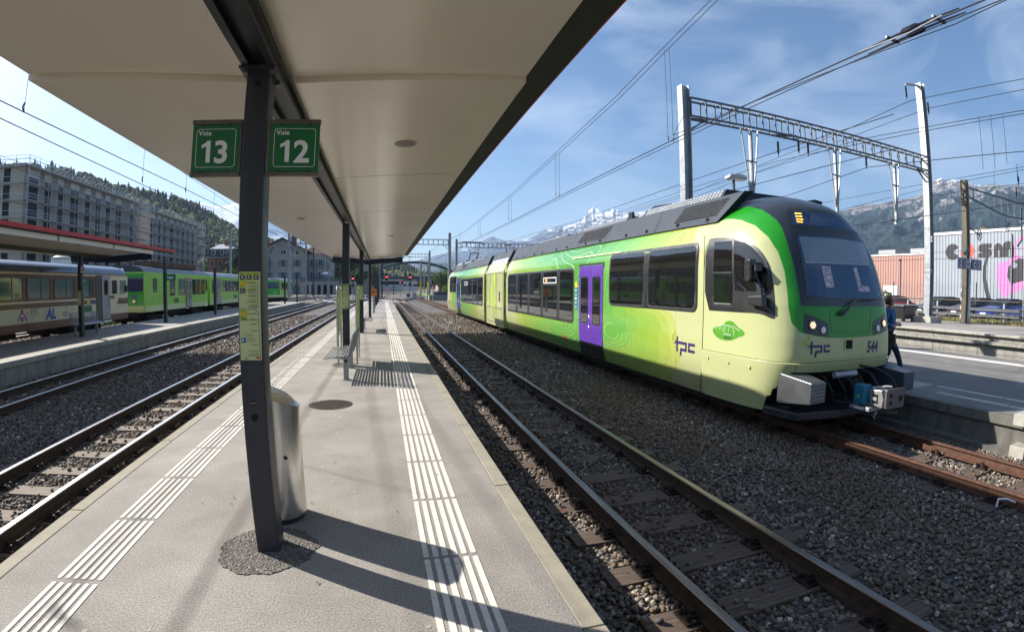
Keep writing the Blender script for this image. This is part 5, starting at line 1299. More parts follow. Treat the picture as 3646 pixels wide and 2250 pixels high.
# ---- coupler and buffer boxes
bf = MB()
for s, nm in ((-1, 0), (1, 1)):
    x0, x1 = (5.31, 5.60) if s < 0 else (7.46, 7.75)
    m = MB(); e = 0; m.add([(x0 - e, 5.45, .06), (x1 + .12, 5.45, .06), (x1 + .12, 5.45, .52), (x0, 5.45, .50), (x0, 4.80, .155), (x1, 4.80, .165), (x1, 4.80, .445), (x0, 4.80, .445)], [(0, 3, 2, 1), (4, 5, 6, 7), (0, 1, 5, 4), (1, 2, 6, 5), (2, 3, 7, 6), (3, 0, 4, 7)])
    cr_ = obj('crash_box', m, vary('brushed_zinc_box' if s < 0 else 'black_crash_box', (.17, .18, .19) if s < 0 else (.05, .07, .09), .38, .75 if s < 0 else .1, .12, 3), TR, bevel=.012)
    for k in range(5):
        z = .19 + k * .05; xa, xb = x0 + .01, x1 - .01
        obj('crease', MB().add([(xa, 4.80, z), (xb, 4.80, z + .014), (xb, 4.788, z + .024), (xa, 4.792, z + .010), (xb, 4.80, z + .034), (xa, 4.80, z + .02)], [(0, 1, 2, 3), (3, 2, 4, 5)]), cr_.data.materials[0], cr_, fixn=False)
obj('obstacle_deflector', MB().prism([(CX - 1.32, 5.60), (CX - 1.20, 5.05), (CX - .45, 4.92), (CX + .45, 4.92), (CX + 1.20, 5.05), (CX + 1.32, 5.60), (CX + 1.2, 5.75), (CX - 1.2, 5.75)], 'z', -.13, -.01), M['anthracite'], TR, bevel=.02)
cp = obj('coupler_shaft', MB().tube([(6.55, 5.7, .26), (6.52, 5.0, .25)], .10, 16), M['under'], TR, smooth=True)
for k in range(5): obj('bellows_ring', MB().tube([(6.54, 5.42 - .09 * k, .26), (6.54, 5.38 - .09 * k, .26)], .135, 16), M['black'], cp, smooth=True)
obj('air_tank', MB().tube([(6.05, 5.05, .47), (6.50, 5.02, .48)], .045, 12), M['galv'], TR, smooth=True)
bx = obj('electric_box', MB().box(6.25, 6.43, 4.66, 4.83, .10, .37), vary('petrol_blue_box', (.012, .16, .25), .45, 0, .06, 4), TR, bevel=.008)
obj('warning_triangle', MB().add([(6.2485, 4.77, .19), (6.2485, 4.72, .19), (6.2485, 4.745, .235)], [(0, 1, 2)]), M['yellow'], bx, fixn=False)
hd = obj('coupler_head', MB().prism([(4.42, .075), (4.64, .10), (4.67, .31), (4.45, .325), (4.41, .20)], 'x', 6.38, 6.62), vary('machined_steel', (.45, .45, .44), .42, .7, .15, 9), TR, bevel=.012)
obj('latch_recess', MB().box(6.374, 6.3795, 4.50, 4.59, .13, .26), M['blackhole'], hd); obj('latch', MB().box(6.365, 6.374, 4.51, 4.62, .17, .215), M['galv'], hd)
obj('face_plate', MB().prism(rrect(6.40, 6.84, .07, .345, .02, 3), 'y', 4.37, 4.405), vary('dark_machined_plate', (.13, .12, .12), .5, .6, .2, 9), hd)
for z in (.15, .25): obj('air_port', MB().tube([(6.51, 4.369, z), (6.51, 4.362, z)], .028, 16), M['blackhole'], hd)
obj('square_port', MB().box(6.71, 6.78, 4.362, 4.369, .16, .24), M['blackhole'], hd)
obj('guide_arm', MB().tube([(6.45, 4.66, .325), (6.52, 4.46, .37), (6.56, 4.40, .37)], .016, 8), M['galv'], hd, smooth=True)
lo = obj('lower_bracket', MB().box(6.28, 6.56, 4.56, 4.92, .01, .07), M['galv'], TR, bevel=.01); obj('under_bar', MB().tube([(6.52, 4.66, -.03), (6.68, 4.36, .0)], .03, 12), M['oldsteel'], lo, smooth=True)
obj('label_plate', MB().box(6.275, 6.2795, 4.66, 4.82, .02, .055), M['white'], lo)
obj('star_fitting', MB().tube([(6.42, 4.56, -.08), (6.43, 4.54, .01)], [.008, .02], 5), M['galv'], lo)
m = MB()
hs = []
for k, (x, y) in enumerate(((6.30, 5.0), (6.18, 5.1), (6.85, 5.0), (7.0, 5.1), (6.62, 5.05), (5.95, 5.15))):
    obj('hose', MB().tube([(x, y + .25, .52), (x + .02, y, .42), (x + .06, y - .12, .24), (x + .12, y - .10, .10), (6.42 + .03 * k, 4.72, .02)], .016, 8), M['black'], TR, smooth=True)
obj('cable_loop', MB().tube([(6.40, 4.62, .06), (6.34, 4.56, .0), (6.36, 4.50, -.08), (6.42, 4.50, -.10), (6.46, 4.54, -.04)], .010, 6), M['black'], TR, smooth=True)
obj('hose', MB().tube([(6.75, 5.2, .56), (6.95, 4.95, .52), (7.05, 4.75, .40), (6.95, 4.60, .30)], .02, 8), M['black'], TR, smooth=True)
# ------------------------------------------------------------------ brown and cream carriage, left
XN = -15.2; XF = -17.8; ZB = -.05
def lconv(mb):
    """the left trains are drawn on a 2.6 m wide design body and brought to their true 2.5 m size here"""
    q = MB(); q.f, q.mi, q.pc = mb.f, mb.mi, mb.pc; q.v = [(-12.9 + (x + 15.2) * .962, y * .849, .249 + z * .849) for x, y, z in mb.v]; return q
def wheelset(par, y, r=.35):
    c, CONV[0] = CONV[0], None
    for x in (-13.65, -14.65): obj('wheel', MB().tube([(x - .05, y, r - .35), (x + .05, y, r - .35)], r, 24), M['iron'], par, smooth=True)
    CONV[0] = c
def bogie(par, y, L=1.3):
    c, CONV[0] = CONV[0], None
    b_ = obj('bogie_frame', MB().box(-15.2, -13.1, y - L, y + L, -.12, .22), M['under'], par); obj('axle_box', MB().box(-13.14, -13.04, y - .95, y - .55, -.12, .12), M['under'], b_); obj('axle_box', MB().box(-13.14, -13.04, y + .55, y + .95, -.12, .12), M['under'], b_)
    for d in (-.75, .75): wheelset(b_, y + d)
    CONV[0] = c
CONV[0] = lconv
def profile_body(par, name, y0, y1, bands, zs_top, mat_roof, nose=0.0):
    """body side as stacked bands [(z0, z1, mat)], roof curved above; near side x = XN, far side XF"""
    for z0, z1, m in bands:
        obj(name, MB().box(XF + .001, XN, y0, y1, z0 + .001, z1 - .001), m, par)
    zt = bands[-1][1]; w = (XN - XF) / 2; c = (XN + XF) / 2; pr = [(c + w * 1.0 * math.cos(a) ** .7 * 1.01 if math.cos(a) > 0 else c - w * 1.01 * abs(math.cos(a)) ** .7, zt + zs_top * math.sin(a) ** .8) for a in np.linspace(0, math.pi, 17)]
    mb = MB(); n = len(pr); ys = [y0 - .05, y0 + .25, y1 - .6, y1 - .25, y1 - .05, y1 + .05]; k_ = [1, 1, 1, .96, .86, .6]
    vs = []
    for y, k in zip(ys, k_): vs += [(c + (u - c) * (k * .3 + .7), y, zt + (v - zt) * k) for u, v in pr]
    fs = [(i * n + j, i * n + j + 1, (i + 1) * n + j + 1, (i + 1) * n + j) for i in range(len(ys) - 1) for j in range(n - 1)] + [tuple(range(n))[::-1], tuple((len(ys) - 1) * n + j for j in range(n))]
    return obj('roof', mb.add(vs, fs), mat_roof, par, smooth=True)
M['cr_brown'] = vary('carriage_brown', (.135, .042, .016), .42, 0, .18, 1.2, coat=.25, dirt=(.09, .05, .03), dscale=2)
M['cr_cream'] = vary('carriage_cream', (.68, .61, .40), .42, 0, .08, 1.2, coat=.25, dirt=(.50, .42, .27), dscale=1.5)
M['cr_roof'] = vary('carriage_blue_grey_roof', (.11, .13, .18), .3, .3, .2, 1, coat=.3)
M['grey_door'] = vary('grey_carriage_door', (.33, .33, .35), .4, .2, .08, 2)
BC = thing('heritage_carriage', 'brown and cream metre gauge carriage with rounded windows at the left edge', 'train carriage', (-14.15, 21, ZR))
y0, y1 = 8.0, 29.75
profile_body(BC, 'side_band', y0, y1, [(-.02, .33, M['cr_brown']), (.33, .93, M['cr_cream']), (.93, 1.13, M['cr_brown']), (1.13, 1.22, M['cr_cream']), (1.22, 2.33, M['cr_brown']), (2.33, 2.44, M['cr_cream'])], .52, M['cr_roof'])
def xwin(par, name, x, ya, yb, z0, z1, r, fm, gm, split=None, fw=.05, sgn=1):
    o, i = rrect(ya - fw, yb + fw, z0 - fw, z1 + fw, r + fw * .5, 4), rrect(ya, yb, z0, z1, r, 4); vs, fs = ring2d(o, i)
    m = MB(); n = len(o); vv = [(x + sgn * .022, u, v) for u, v in vs] + [(x, u, v) for u, v in o] + [(x + sgn * .004, u, v) for u, v in i]
    m.add(vv, fs + [(k, (k + 1) % n, 2 * n + (k + 1) % n, 2 * n + k) for k in range(n)] + [(n + k, n + (k + 1) % n, 3 * n + (k + 1) % n, 3 * n + k) for k in range(n)])
    w = obj(name, m, fm, par); obj('pane', MB().add([(x + sgn * .006, u, v) for u, v in i], [tuple(range(n))]), gm, w, fixn=False)
    if split: obj('glazing_bar', MB().box(*sorted((x + sgn * .007, x + sgn * .02)), ya + (yb - ya) * split - .015, ya + (yb - ya) * split + .015, z0, z1), fm, w)
    return w
xw = XN + .001
for k in range(9):
    ya = 8.55 + 1.985 * k
    if ya + 1.62 < 25.1: xwin(BC, 'window', xw, ya, ya + 1.62, 1.32, 2.16, .14, M['cr_brown'], M['glass_green'], .58)
xwin(BC, 'window', xw, 24.55, 25.85, 1.32, 2.16, .1, M['cr_brown'], M['glass_green'])
dr = obj('door', MB().box(xw, xw + .03, 26.75, 27.62, .08, 2.38), M['grey_door'], BC); xwin(dr, 'door_window', xw + .031, 26.98, 27.32, 1.38, 2.14, .16, M['cr_brown'], M['blackhole'], fw=.03)
obj('handrail', MB().tube([(xw + .06, 27.45, .7), (xw + .06, 27.45, 1.3)], .02, 6), M['galv'], dr)
obj('door_recess', MB().box(xw - .001 + .001, xw + .012, 26.15, 26.745, .08, 2.38), M['train_black'], BC)
obj('end_panel', MB().box(xw, xw + .008, 27.64, 29.74, .33, 2.33), M['cr_cream'], BC)
xwin(BC, 'window', xw + .009, 27.82, 28.42, 1.40, 2.14, .06, M['cr_cream'], M['glass_bldg']); xwin(BC, 'window', xw + .009, 28.75, 29.50, 1.40, 2.14, .06, M['cr_cream'], M['glass_green'])
obj('side_stripe', MB().prism([(28.4, .84), (28.62, 1.16), (29.74, 1.16), (29.74, .84)], 'x', xw + .010, xw + .014), M['cr_brown'], BC)
obj('side_stripe', MB().prism([(27.66, 1.15), (27.66, 1.32), (28.05, 1.32), (28.15, 1.15)], 'x', xw + .010, xw + .014), M['cr_brown'], BC)
obj('mirror', MB().box(xw + .03, xw + .10, 29.45, 29.60, 1.5, 1.85), M['train_black'], BC)
LX = xw + .004
def lmap(y, z, m): return lambda u, v: (LX, y + u, z + v)
obj('lettering', put2d(MB(), text2d('AL', .62, .03), lambda u, v: (LX, 21.75 + (u + v * .2) * 1.0, .42 + v)), M['blue_print'], BC, fixn=False)
obj('lettering', put2d(MB(), text2d('TPC', .36, 0), lambda u, v: (LX, 20.55 + (u + v * .2), .66 + v)), M['signframe'], BC, fixn=False)
obj('lettering', put2d(put2d(MB(), text2d('AIGLE', .13, .002), lambda u, v: (LX, 23.05 + u, .60 + v)), text2d('LEYSIN', .13, .002), lambda u, v: (LX, 23.05 + u, .46 + v)), M['blue_print'], BC, fixn=False)
cg = obj('crest', put2d(put2d(MB(), ([(19.95, .42), (20.12, .42), (20.12, .9), (19.95, .9)], [(0, 1, 2, 3)]), lambda u, v: (LX, u, v)), ([(19.95, .60), (20.12, .60), (20.12, .7), (19.95, .7)], [(0, 1, 2, 3)]), lambda u, v: (LX + .001, u, v), 1), [M['red_print'], M['white']], BC, fixn=False)
m = MB(); put2d(m, stroke2d([(19.93, .68), (19.75, .46)], .07), lambda u, v: (LX, u, v)); put2d(m, stroke2d([(20.14, .68), (20.33, .46)], .07), lambda u, v: (LX, u, v)); obj('crest_line', m, M['blue_print'], cg, fixn=False)
obj('notice', MB().box(xw, xw + .006, 25.25, 25.55, .95, 1.12), M['yellow'], BC); obj('notice', MB().box(xw, xw + .006, 25.58, 25.95, .95, 1.12), M['blue_print'], BC); obj('notice', MB().box(xw, xw + .006, 24.6, 25.7, .55, .86), M['sign_green'], BC)
ng = obj('name_board', MB().box(xw + .03, xw + .04, 24.62, 25.35, 1.98, 2.18), M['sign_green'], BC); obj('lettering', put2d(MB(), text2d('Aigle', .15, .003), lambda u, v: (xw + .045, 24.72 + u, 2.03 + v)), M['white'], ng, fixn=False)
obj('gutter', MB().box(XN, XN + .035, y0, y1, 2.42, 2.46), M['cr_brown'], BC)
for yb_ in (10.0, 21.6): bogie(BC, yb_)
obj('underframe_box', MB().box(XF + .5, XN - .3, 15, 20, -.25, -.03), M['under'], BC); obj('step', MB().box(XN - .1, XN + .12, 26.7, 27.7, -.12, -.07), M['iron'], BC)
obj('coupler', MB().tube([(-16.5, 29.75, .15), (-16.5, 30.6, .15)], .08, 10), M['iron'], BC); obj('buffer_beam', MB().box(XF + .2, XN - .1, 29.76, 29.9, -.05, .25), M['under'], BC)

# ------------------------------------------------------------------ green railcar and coaches
M['rc_lime'] = vary('railcar_lime', (.27, .62, .05), .35, 0, .1, .8, coat=.3, dirt=(.42, .66, .10), dscale=.5)
M['rc_pale'] = vary('railcar_pale', (.56, .66, .30), .35, 0, .08, .8, coat=.3)
M['rc_green'] = vary('railcar_deep_green', (.01, .36, .03), .35, 0, .08, .8, coat=.3)
M['rc_roof'] = vary('railcar_dark_roof', (.022, .03, .04), .4, 0, .2, 1, coat=.2)
def railcar(y0, y1, label, windows, doors, front=True, hz=2.72, name='green_railcar', pant=False, fronttext=None):
    t = thing(name, label, 'railcar', (-14.15, (y0 + y1) / 2 * .849, ZR), 'green railcars on the left track')
    obj('body', MB().box(XF, XN, y0, y1, .18, hz), M['rc_lime'], t, bevel=.04)
    obj('lower_panel', MB().box(XN + .0005, XN + .006, y0 + .03, y1 - .03, .19, .55), M['rc_pale'], t)
    rp = [(XF, hz), (XF + .3, hz + .30), (XF + .8, hz + .40), (XN - .8, hz + .40), (XN - .3, hz + .30), (XN, hz)]
    obj('roof', MB().prism([(a, b + .002) for a, b in rp], 'y', y0 + .0, y1), M['rc_roof'] if pant else M['galv'], t)
    for ya, yb, z0, z1 in windows: xwin(t, 'window', XN + .001, ya, yb, z0, z1, .06, M['train_black'], M['glass'], None, .035)
    for ya, yb in doors:
        d = obj('door', MB().box(XN + .001, XN + .02, ya, yb, .22, 2.42), M['train_black'], t); n = 3; w = (yb - ya - .08) / n
        for k in range(n):
            lf = obj('door_leaf', MB().box(XN + .0205, XN + .035, ya + .04 + k * w + .01, ya + .04 + (k + 1) * w - .01, .26, 2.36), M['grey_door'], d)
            obj('door_pane', MB().box(XN + .0355, XN + .038, ya + .04 + k * w + .07, ya + .04 + (k + 1) * w - .07, .8, 2.2), M['glass'], d)
    if front:
        yf = y0
        g = obj('front_panel', MB().box(XF + .02, XN - .02, yf - .02, yf - .0005, .6, 1.48), M['rc_green'], t); obj('front_panel', MB().box(XF + .02, XN - .02, yf - .02, yf - .0005, 2.36, 2.6), M['rc_green'], t)
        obj('front_panel', MB().box(XF + .02, XN - .02, yf - .02, yf - .0005, .20, .598), M['rc_pale'], t)
        obj('windscreen', MB().box(XF + .06, XN - .05, yf - .024, yf - .003, 1.484, 2.356), M['glass_sky_tint'], t); obj('screen_pillar', MB().box(-16.53, -16.47, yf - .03, yf - .0245, 1.484, 2.356), M['train_black'], t)
        for x in (-15.8, -17.2):
            h_ = obj('headlight', MB().tube([(x, yf - .02, .88), (x, yf - .09, .88)], .12, 16), M['iron'], t, smooth=True); obj('lens', MB().tube([(x, yf - .0905, .88), (x, yf - .095, .88)], .10, 16), M['lens'], h_)
        obj('roof_light', MB().tube([(-16.5, yf - .001, 2.86), (-16.5, yf - .12, 2.86)], .11, 12), M['lens'], t)
        obj('front_gangway', MB().box(XF + .35, XN - .35, yf - .3, yf - .0205, -.1, .2), M['under'], t); 
        if fronttext: obj('lettering', put2d(MB(), text2d(fronttext, .34, .01), lambda u, v: (-16.0 + u, yf - .022, 1.12 + v)), M['blue_print'], t, fixn=False)
    L = y1 - y0
    for yb_ in (y0 + L * .17, y1 - L * .17): bogie(t, yb_ * .849, 1.1)
    obj('underframe_box', MB().box(XF + .4, XN - .25, y0 + L * .36, y0 + L * .64, -.16, .178), M['under'], t)
    obj('notice', MB().box(XN + .001, XN + .008, y0 + L * .40, y0 + L * .47, .62, .95), M['sign_green'], t)
    return t
rc = railcar(32.0, 44.3, 'green railcar with dark front and roof resistor boxes behind the brown carriage', [(33.35, 33.85, 1.45, 2.3), (36.2, 37.0, 1.2, 2.32)] + [(38.15 - .35, 38.95, 1.2, 2.32), (40.6, 41.35, 1.2, 2.32), (41.6, 42.4, 1.2, 2.32), (42.7, 43.45, 1.2, 2.32), (43.75, 44.05, 1.45, 2.32)], [(39.2, 40.4)], pant=True, fronttext='tpc')
for k, (a, b) in enumerate(((35.2, 38.0), (38.1, 41.0), (41.1, 43.3))): obj('resistor_box', MB().box(-17.2, -15.8, a, b, 3.14, 3.52), vary('rusty_resistor', (.13, .075, .045), .8, .2, .5, 3), rc)
m = MB()
for s in (-1, 1): m.tube([(-16.5 + s * .5, 33.2, 3.2), (-16.5 + s * .7, 34.6, 3.38), (-16.5 + s * .5, 33.4, 3.52)], .03, 6)
for d in (0, .35): m.tube([(-17.35, 33.3 + d, 3.45), (-17.1, 33.3 + d, 3.56), (-15.9, 33.3 + d, 3.56), (-15.65, 33.3 + d, 3.45)], .03, 6)
obj('pantograph', m, M['train_black'], rc)
obj('service_door', MB().box(XN + .001, XN + .01, 34.35, 35.9, .58, 2.5), M['rc_lime'], rc, bevel=.004)
railcar(44.9, 63.0, 'green coach coupled behind the green railcar', [(45.5, 45.95, 1.25, 2.3)] + [(48.6 + 1.22 * k, 49.6 + 1.22 * k, 1.35, 2.3) for k in range(11)], [(46.6, 48.1)], front=False, hz=2.66)
railcar(76.0, 86.6, 'single green railcar farther away before the gabled house', [(77.2 + .95 * k, 77.9 + .95 * k, 1.3, 2.3) for k in range(8)], [(85.2, 86.2)], front=True, hz=2.66)
CONV[0] = None
sl_ = thing('white_silo', 'white round silo tank standing behind the brown carriage roof', 'silo', (-29.7, 45, -.5))
obj('tank', MB().cyl((-29.7, 45), .90, -.5, 4.35, 32), vary('white_silo_paint', (.62, .66, .72), .5, 0, .1, 1, dirt=(.4, .42, .45), dscale=1), sl_, smooth=True)
obj('band', MB().cyl((-29.7, 45), .915, 3.86, 3.98, 32), M['blue_print'], sl_, smooth=True)
obj('lid', MB().cyl((-29.7, 45), .93, 4.36, 4.55, 32), M['galv'], sl_, smooth=True); obj('cap', MB().tube([(-29.7, 45, 4.55), (-29.7, 45, 4.72)], [.85, .4], 24), M['galv'], sl_)

# ------------------------------------------------------------------ apartment blocks under scaffolding
M['render_wall'] = vary('unfinished_brown_render', (.36, .33, .29), .9, 0, .15, .35, .2, 12, dirt=(.27, .245, .215), dscale=.3)
M['render_end'] = vary('beige_render', (.46, .42, .36), .9, 0, .12, .3)
M['roller'] = vary('pale_roller_panel', (.72, .70, .67), .7, 0, .08, 1)
M['slab'] = vary('floor_slab_edge', (.34, .33, .31), .85, 0, .15, .6)
M['scaf'] = vary('scaffold_tube', (.46, .50, .56), .5, .5, .15, 2)
M['deck'] = vary('scaffold_deck', (.52, .51, .49), .7, .1, .2, 1)
M['frame_white'] = vary('pale_window_frame', (.58, .58, .57), .6, 0, .05, 2)
def block(xf, ya, yb, H, label, slabel, cols, endx, nfl=8):
    t = thing('apartment_block', label, 'building', (xf, ya, -.5)); fh = 2.62
    obj('wall', MB().box(xf - 14, xf, ya, yb, -.5, H - .35), M['render_wall'], t)
    obj('end_wall', MB().box(xf - 14, xf - .02, ya - .10, ya - .002, -.5, H - .35), M['render_end'], t)
    obj('roof_slab', MB().box(xf - 14.5, xf + .7, ya - .7, yb + .7, H - .345, H), M['slab'], t)
    src = {}
    for f in range(nfl):
        zt = H - .35 - f * fh; z0 = zt - fh + .28; z1 = zt - .22
        if z0 < -.4: break
        obj('floor_band', MB().box(xf + .001, xf + .06, ya, yb, zt - .12 if f else zt - .12, zt - .001), M['slab'], t)
        for k, (yc, w) in enumerate(cols):
            key = (f == 0, w)
            if key not in src:
                m = MB(); m.box(xf + .001, xf + .05, yc - w / 2 - .12, yc + w / 2 + .12, z0 - .1, z0 - .001).box(xf + .001, xf + .05, yc - w / 2 - .12, yc - w / 2, z0, z1).box(xf + .001, xf + .05, yc + w / 2, yc + w / 2 + .12, z0, z1)
                wd = obj('window', m, M['frame_white'], t); obj('pane', MB().box(xf + .001, xf + .012, yc - w / 2, yc + w / 2, z0, z1 if f else z0 + .85), M['glass_bldg'], wd)
                if f == 0: obj('roller_shutter', MB().box(xf + .001, xf + .03, yc - w / 2, yc + w / 2, z0 + .851, z1), M['roller'], wd)
                r = MB()
                for zz in (.35, .6, .85, 1.05): r.box(xf + .07, xf + .10, yc - w / 2, yc + w / 2, z0 + zz, z0 + zz + .03)
                obj('guard_rail', r, M['scaf'], wd, kind='stuff')
                src[key] = (wd, yc, z0)
            else:
                wd, ys_, zs_ = src[key]; d_ = dup(wd, wd.location + Vector((0, yc - ys_, z0 - zs_)), parent=t)
        for xe, w in endx:
            m = MB().box(xe - w / 2, xe + w / 2, ya - .115, ya - .1005, z0, z1); wd = obj('window', m, M['glass_bldg'], t); obj('sill', MB().box(xe - w / 2 - .1, xe + w / 2 + .1, ya - .16, ya - .1005, z0 - .08, z0 - .001), M['slab'], wd)
    s = thing('scaffold', slabel, 'scaffolding', (xf + 1.2, ya, -.5)); xo = xf + 1.45; xi = xf + .5
    st_ = None
    ns = int((yb - ya) / 2.5) + 1
    for k in range(ns):
        y = ya - .8 + k * (yb - ya + 1.6) / (ns - 1); top = H + 1.1
        if st_ is None: st_ = obj('standard', MB().tube([(xo, y, -.5), (xo, y, top)], .045, 5), M['scaf'], s); yy = y
        else: instance(st_, st_.location + Vector((0, y - yy, 0)), s)
        obj('standard', MB().tube([(xi + .1, y, H - 2), (xi + .1, y, H + .9)], .035, 4), M['scaf'], s)
    for f in range(nfl):
        z = H - .5 - f * fh
        if z < 0: break
        obj('deck', MB().box(xi, xo + .05, ya - 1, yb + 1, z, z + .09), M['deck'], s)
        for dz in (.5, 1.0): obj('ledger', MB().box(xo - .02, xo + .02, ya - 1, yb + 1, z + dz, z + dz + .045), M['scaf'], s)
        obj('deck', MB().box(xf - 14, xo, ya - 1.1, ya - .3, z, z + .07), M['deck'], s); obj('ledger', MB().box(xf - 14, xo, ya - 1.12, ya - 1.08, z + 1, z + 1.05), M['scaf'], s)
        obj('deck', MB().box(xf - .5, xo, yb + .3, yb + 3.2, z, z + .07), M['deck'], s); obj('ledger', MB().box(xf - .5, xo, yb + 3.15, yb + 3.2, z + 1, z + 1.05), M['scaf'], s)
    for k in range(6): obj('standard', MB().tube([(xo - 2.4 * k, ya - 1.1, -.5), (xo - 2.4 * k, ya - 1.1, H + 1.2)], .04, 4), M['scaf'], s)
    for k in range(3): obj('standard', MB().tube([(xo, yb + 1.2 + k, -.5), (xo, yb + 1.2 + k, H + .4)], .04, 4), M['scaf'], s)
    for dz in (.55, 1.1): obj('ledger', MB().box(xf - 14, xo, ya - 1.12, ya - 1.08, H + dz, H + dz + .05), M['scaf'], s); obj('ledger', MB().box(xo - .02, xo + .02, ya - 1, ya + 9, H + dz, H + dz + .05), M['scaf'], s)
    # slanted roof edge guards
    k = 0; y = ya + 7
    while y < yb + .5:
        obj('edge_guard', MB().bar((xf + .9, y, H + .05), (xf + 1.9, y + .25, H + .95), .16, .05), M['roller'], s); y += 1.35; k += 1
    # stair tower: diagonals
    yc = ya + (yb - ya) * .80
    for f in range(nfl - 1):
        z = H - .5 - f * fh
        if z - fh < 0: break
        obj('stair_flight', MB().bar((xo + .9, yc, z), (xo + .9, yc + 2.4, z - fh), .25, .12), M['scaf'], s)
    for q in (0, 2.4): obj('standard', MB().tube([(xo + 1.3, yc + q, -.5), (xo + 1.3, yc + q, H)], .04, 4), M['scaf'], s)
cols1 = [(78.3, 2.9), (82.4, 1.9), (86.2, 1.9), (90.8, 2.8), (95.4, 1.9), (99.4, 1.9), (103.4, 1.9), (108.0, 2.4), (114.5, 2.0)]
block(-57.5, 76, 118, 21.2, 'nearer brown apartment block under construction at the left', 'steel scaffold wrapped round the nearer brown block', cols1, [(-60.8, 1.3), (-65.5, 2.2)])
block(-59.8, 128.8, 164, 21.2, 'second brown apartment block under construction, left of the brick villa', 'steel scaffold wrapped round the second brown block', [(a + 52.2, w) for a, w in cols1[:7]] + [(160, 1.8)], [(-63.3, 1.5)])

# ------------------------------------------------------------------ houses
M['villa_brick'] = vary('villa_red_brick', (.25, .105, .07), .9, 0, .25, .8)
M['slate'] = vary('slate_mansard', (.035, .045, .065), .55, 0, .3, 1.2)
M['zinc'] = vary('pale_zinc_roof', (.42, .42, .44), .5, .2, .1, .5)
def box_house(name, label, x0, x1, y0, y1, zb, ze, wallm, cat='house', group=None):
    t = thing(name, label, cat, ((x0 + x1) / 2, y0, zb), group); obj('wall', MB().box(x0, x1, y0, y1, zb, ze), wallm, t); return t
def ywin(par, x, z, w, h, y, shutter=None, fm=None):
    m = MB().box(x - w / 2 - .12, x + w / 2 + .12, y - .08, y - .001, z - h / 2 - .12, z + h / 2 + .12); wd = obj('window', m, fm or M['frame_white'], par); obj('pane', MB().box(x - w / 2, x + w / 2, y - .09, y - .0805, z - h / 2, z + h / 2), M['glass_bldg'], wd)
    obj('glazing_bar', MB().box(x - .05, x + .05, y - .10, y - .0905, z - h / 2, z + h / 2), fm or M['frame_white'], wd)
    if shutter:
        for s in (-1, 1): obj('shutter', MB().box(x + s * (w / 2 + .45) - .33, x + s * (w / 2 + .45) + .33, y - .13, y - .02, z - h / 2 - .05, z + h / 2 + .05), shutter, wd)
    return wd
t = box_house('brick_villa', 'red brick villa with dark mansard roof beside the scaffolded block', -57.5, -48.6, 168, 180, -.5, 11.6, M['villa_brick'])
vs = [(-58, 167.5, 11.6), (-48.1, 167.5, 11.6), (-48.1, 180.5, 11.6), (-58, 180.5, 11.6), (-57, 168.6, 14.2), (-49.1, 168.6, 14.2), (-49.1, 179, 14.2), (-57, 179, 14.2)]
obj('mansard_roof', MB().add(vs, [(0, 1, 5, 4), (1, 2, 6, 5), (2, 3, 7, 6), (3, 0, 4, 7), (0, 3, 2, 1)]), M['slate'], t)
obj('upper_roof', MB().add([(-57.2, 168.4, 14.21), (-48.9, 168.4, 14.21), (-48.9, 179.2, 14.21), (-57.2, 179.2, 14.21), (-55.2, 173.5, 16.1), (-52.5, 173.5, 16.1)], [(0, 1, 5, 4), (1, 2, 5), (2, 3, 4, 5), (3, 0, 4), (0, 3, 2, 1)]), M['zinc'], t)
for x in (-53.2, -51.7): obj('chimney', MB().box(x, x + .9, 172, 173, 15.0, 17.2), M['villa_brick'], t)
for x in (-55.5, -52.6, -50.2): d = obj('dormer', MB().box(x - .55, x + .55, 167.4, 168.9, 12.1, 13.7), M['frame_white'], t); obj('pane', MB().box(x - .35, x + .35, 167.36, 167.399, 12.3, 13.5), M['glass_bldg'], d)
for x in (-56, -53.3, -50.6):
    for z in (9.4, 6.2, 3): ywin(t, x, z, 1.1, 1.9, 168)
obj('eave_cornice', MB().box(-58.1, -48.0, 167.4, 168, 11.2, 11.58), M['slab'], t)
# gabled grey house
M['house_wall'] = vary('grey_white_render', (.42, .40, .37), .9, 0, .15, .25, dirt=(.24, .22, .20), dscale=.25, streak=True)
M['tile'] = vary('dark_red_tile_roof', (.115, .055, .04), .85, 0, .3, .6)
M['shut'] = vary('grey_blue_shutter', (.17, .20, .26), .7, 0, .1, 1)
gh = thing('gabled_house', 'grey gabled house with blue grey shutters behind the far green railcar', 'house', (-31, 160, -.5))
obj('wall', MB().prism([(-38.5, -.5), (-24.4, -.5), (-24.4, 13.0), (-31.2, 16.3), (-38.5, 13.0)], 'y', 160, 176), M['house_wall'], gh)
for s in (-1, 1):
    a, b = (-31.2, 16.5), (-31.2 + s * 8.3, 12.45); vs = [(a[0], 158.6, a[1]), (b[0], 158.6, b[1]), (b[0], 176.5, b[1]), (a[0], 176.5, a[1])]
    obj('roof', MB().add(vs + [(p[0], p[1], p[2] + .3) for p in vs], [(0, 1, 2, 3), (4, 7, 6, 5), (0, 4, 5, 1), (1, 5, 6, 2), (2, 6, 7, 3), (3, 7, 4, 0)]), M['tile'], gh)
obj('chimney', MB().box(-29.2, -27.7, 164, 165.5, 14.5, 18.6), M['villa_brick'], gh); obj('chimney', MB().box(-37.5, -36.6, 166, 167, 13.5, 16.8), M['villa_brick'], gh)
for z, hh in ((9.0, 2.1), (5.2, 2.1)):
    for x in (-35.6, -31.0, -26.6): ywin(gh, x, z, 1.15, hh, 160, M['shut'])
for x, w in ((-35.2, .5), (-30.9, 1.4), (-26.6, .9)): ywin(gh, x, 12.4 if w > 1 else 12.2, w, 1.1, 160)
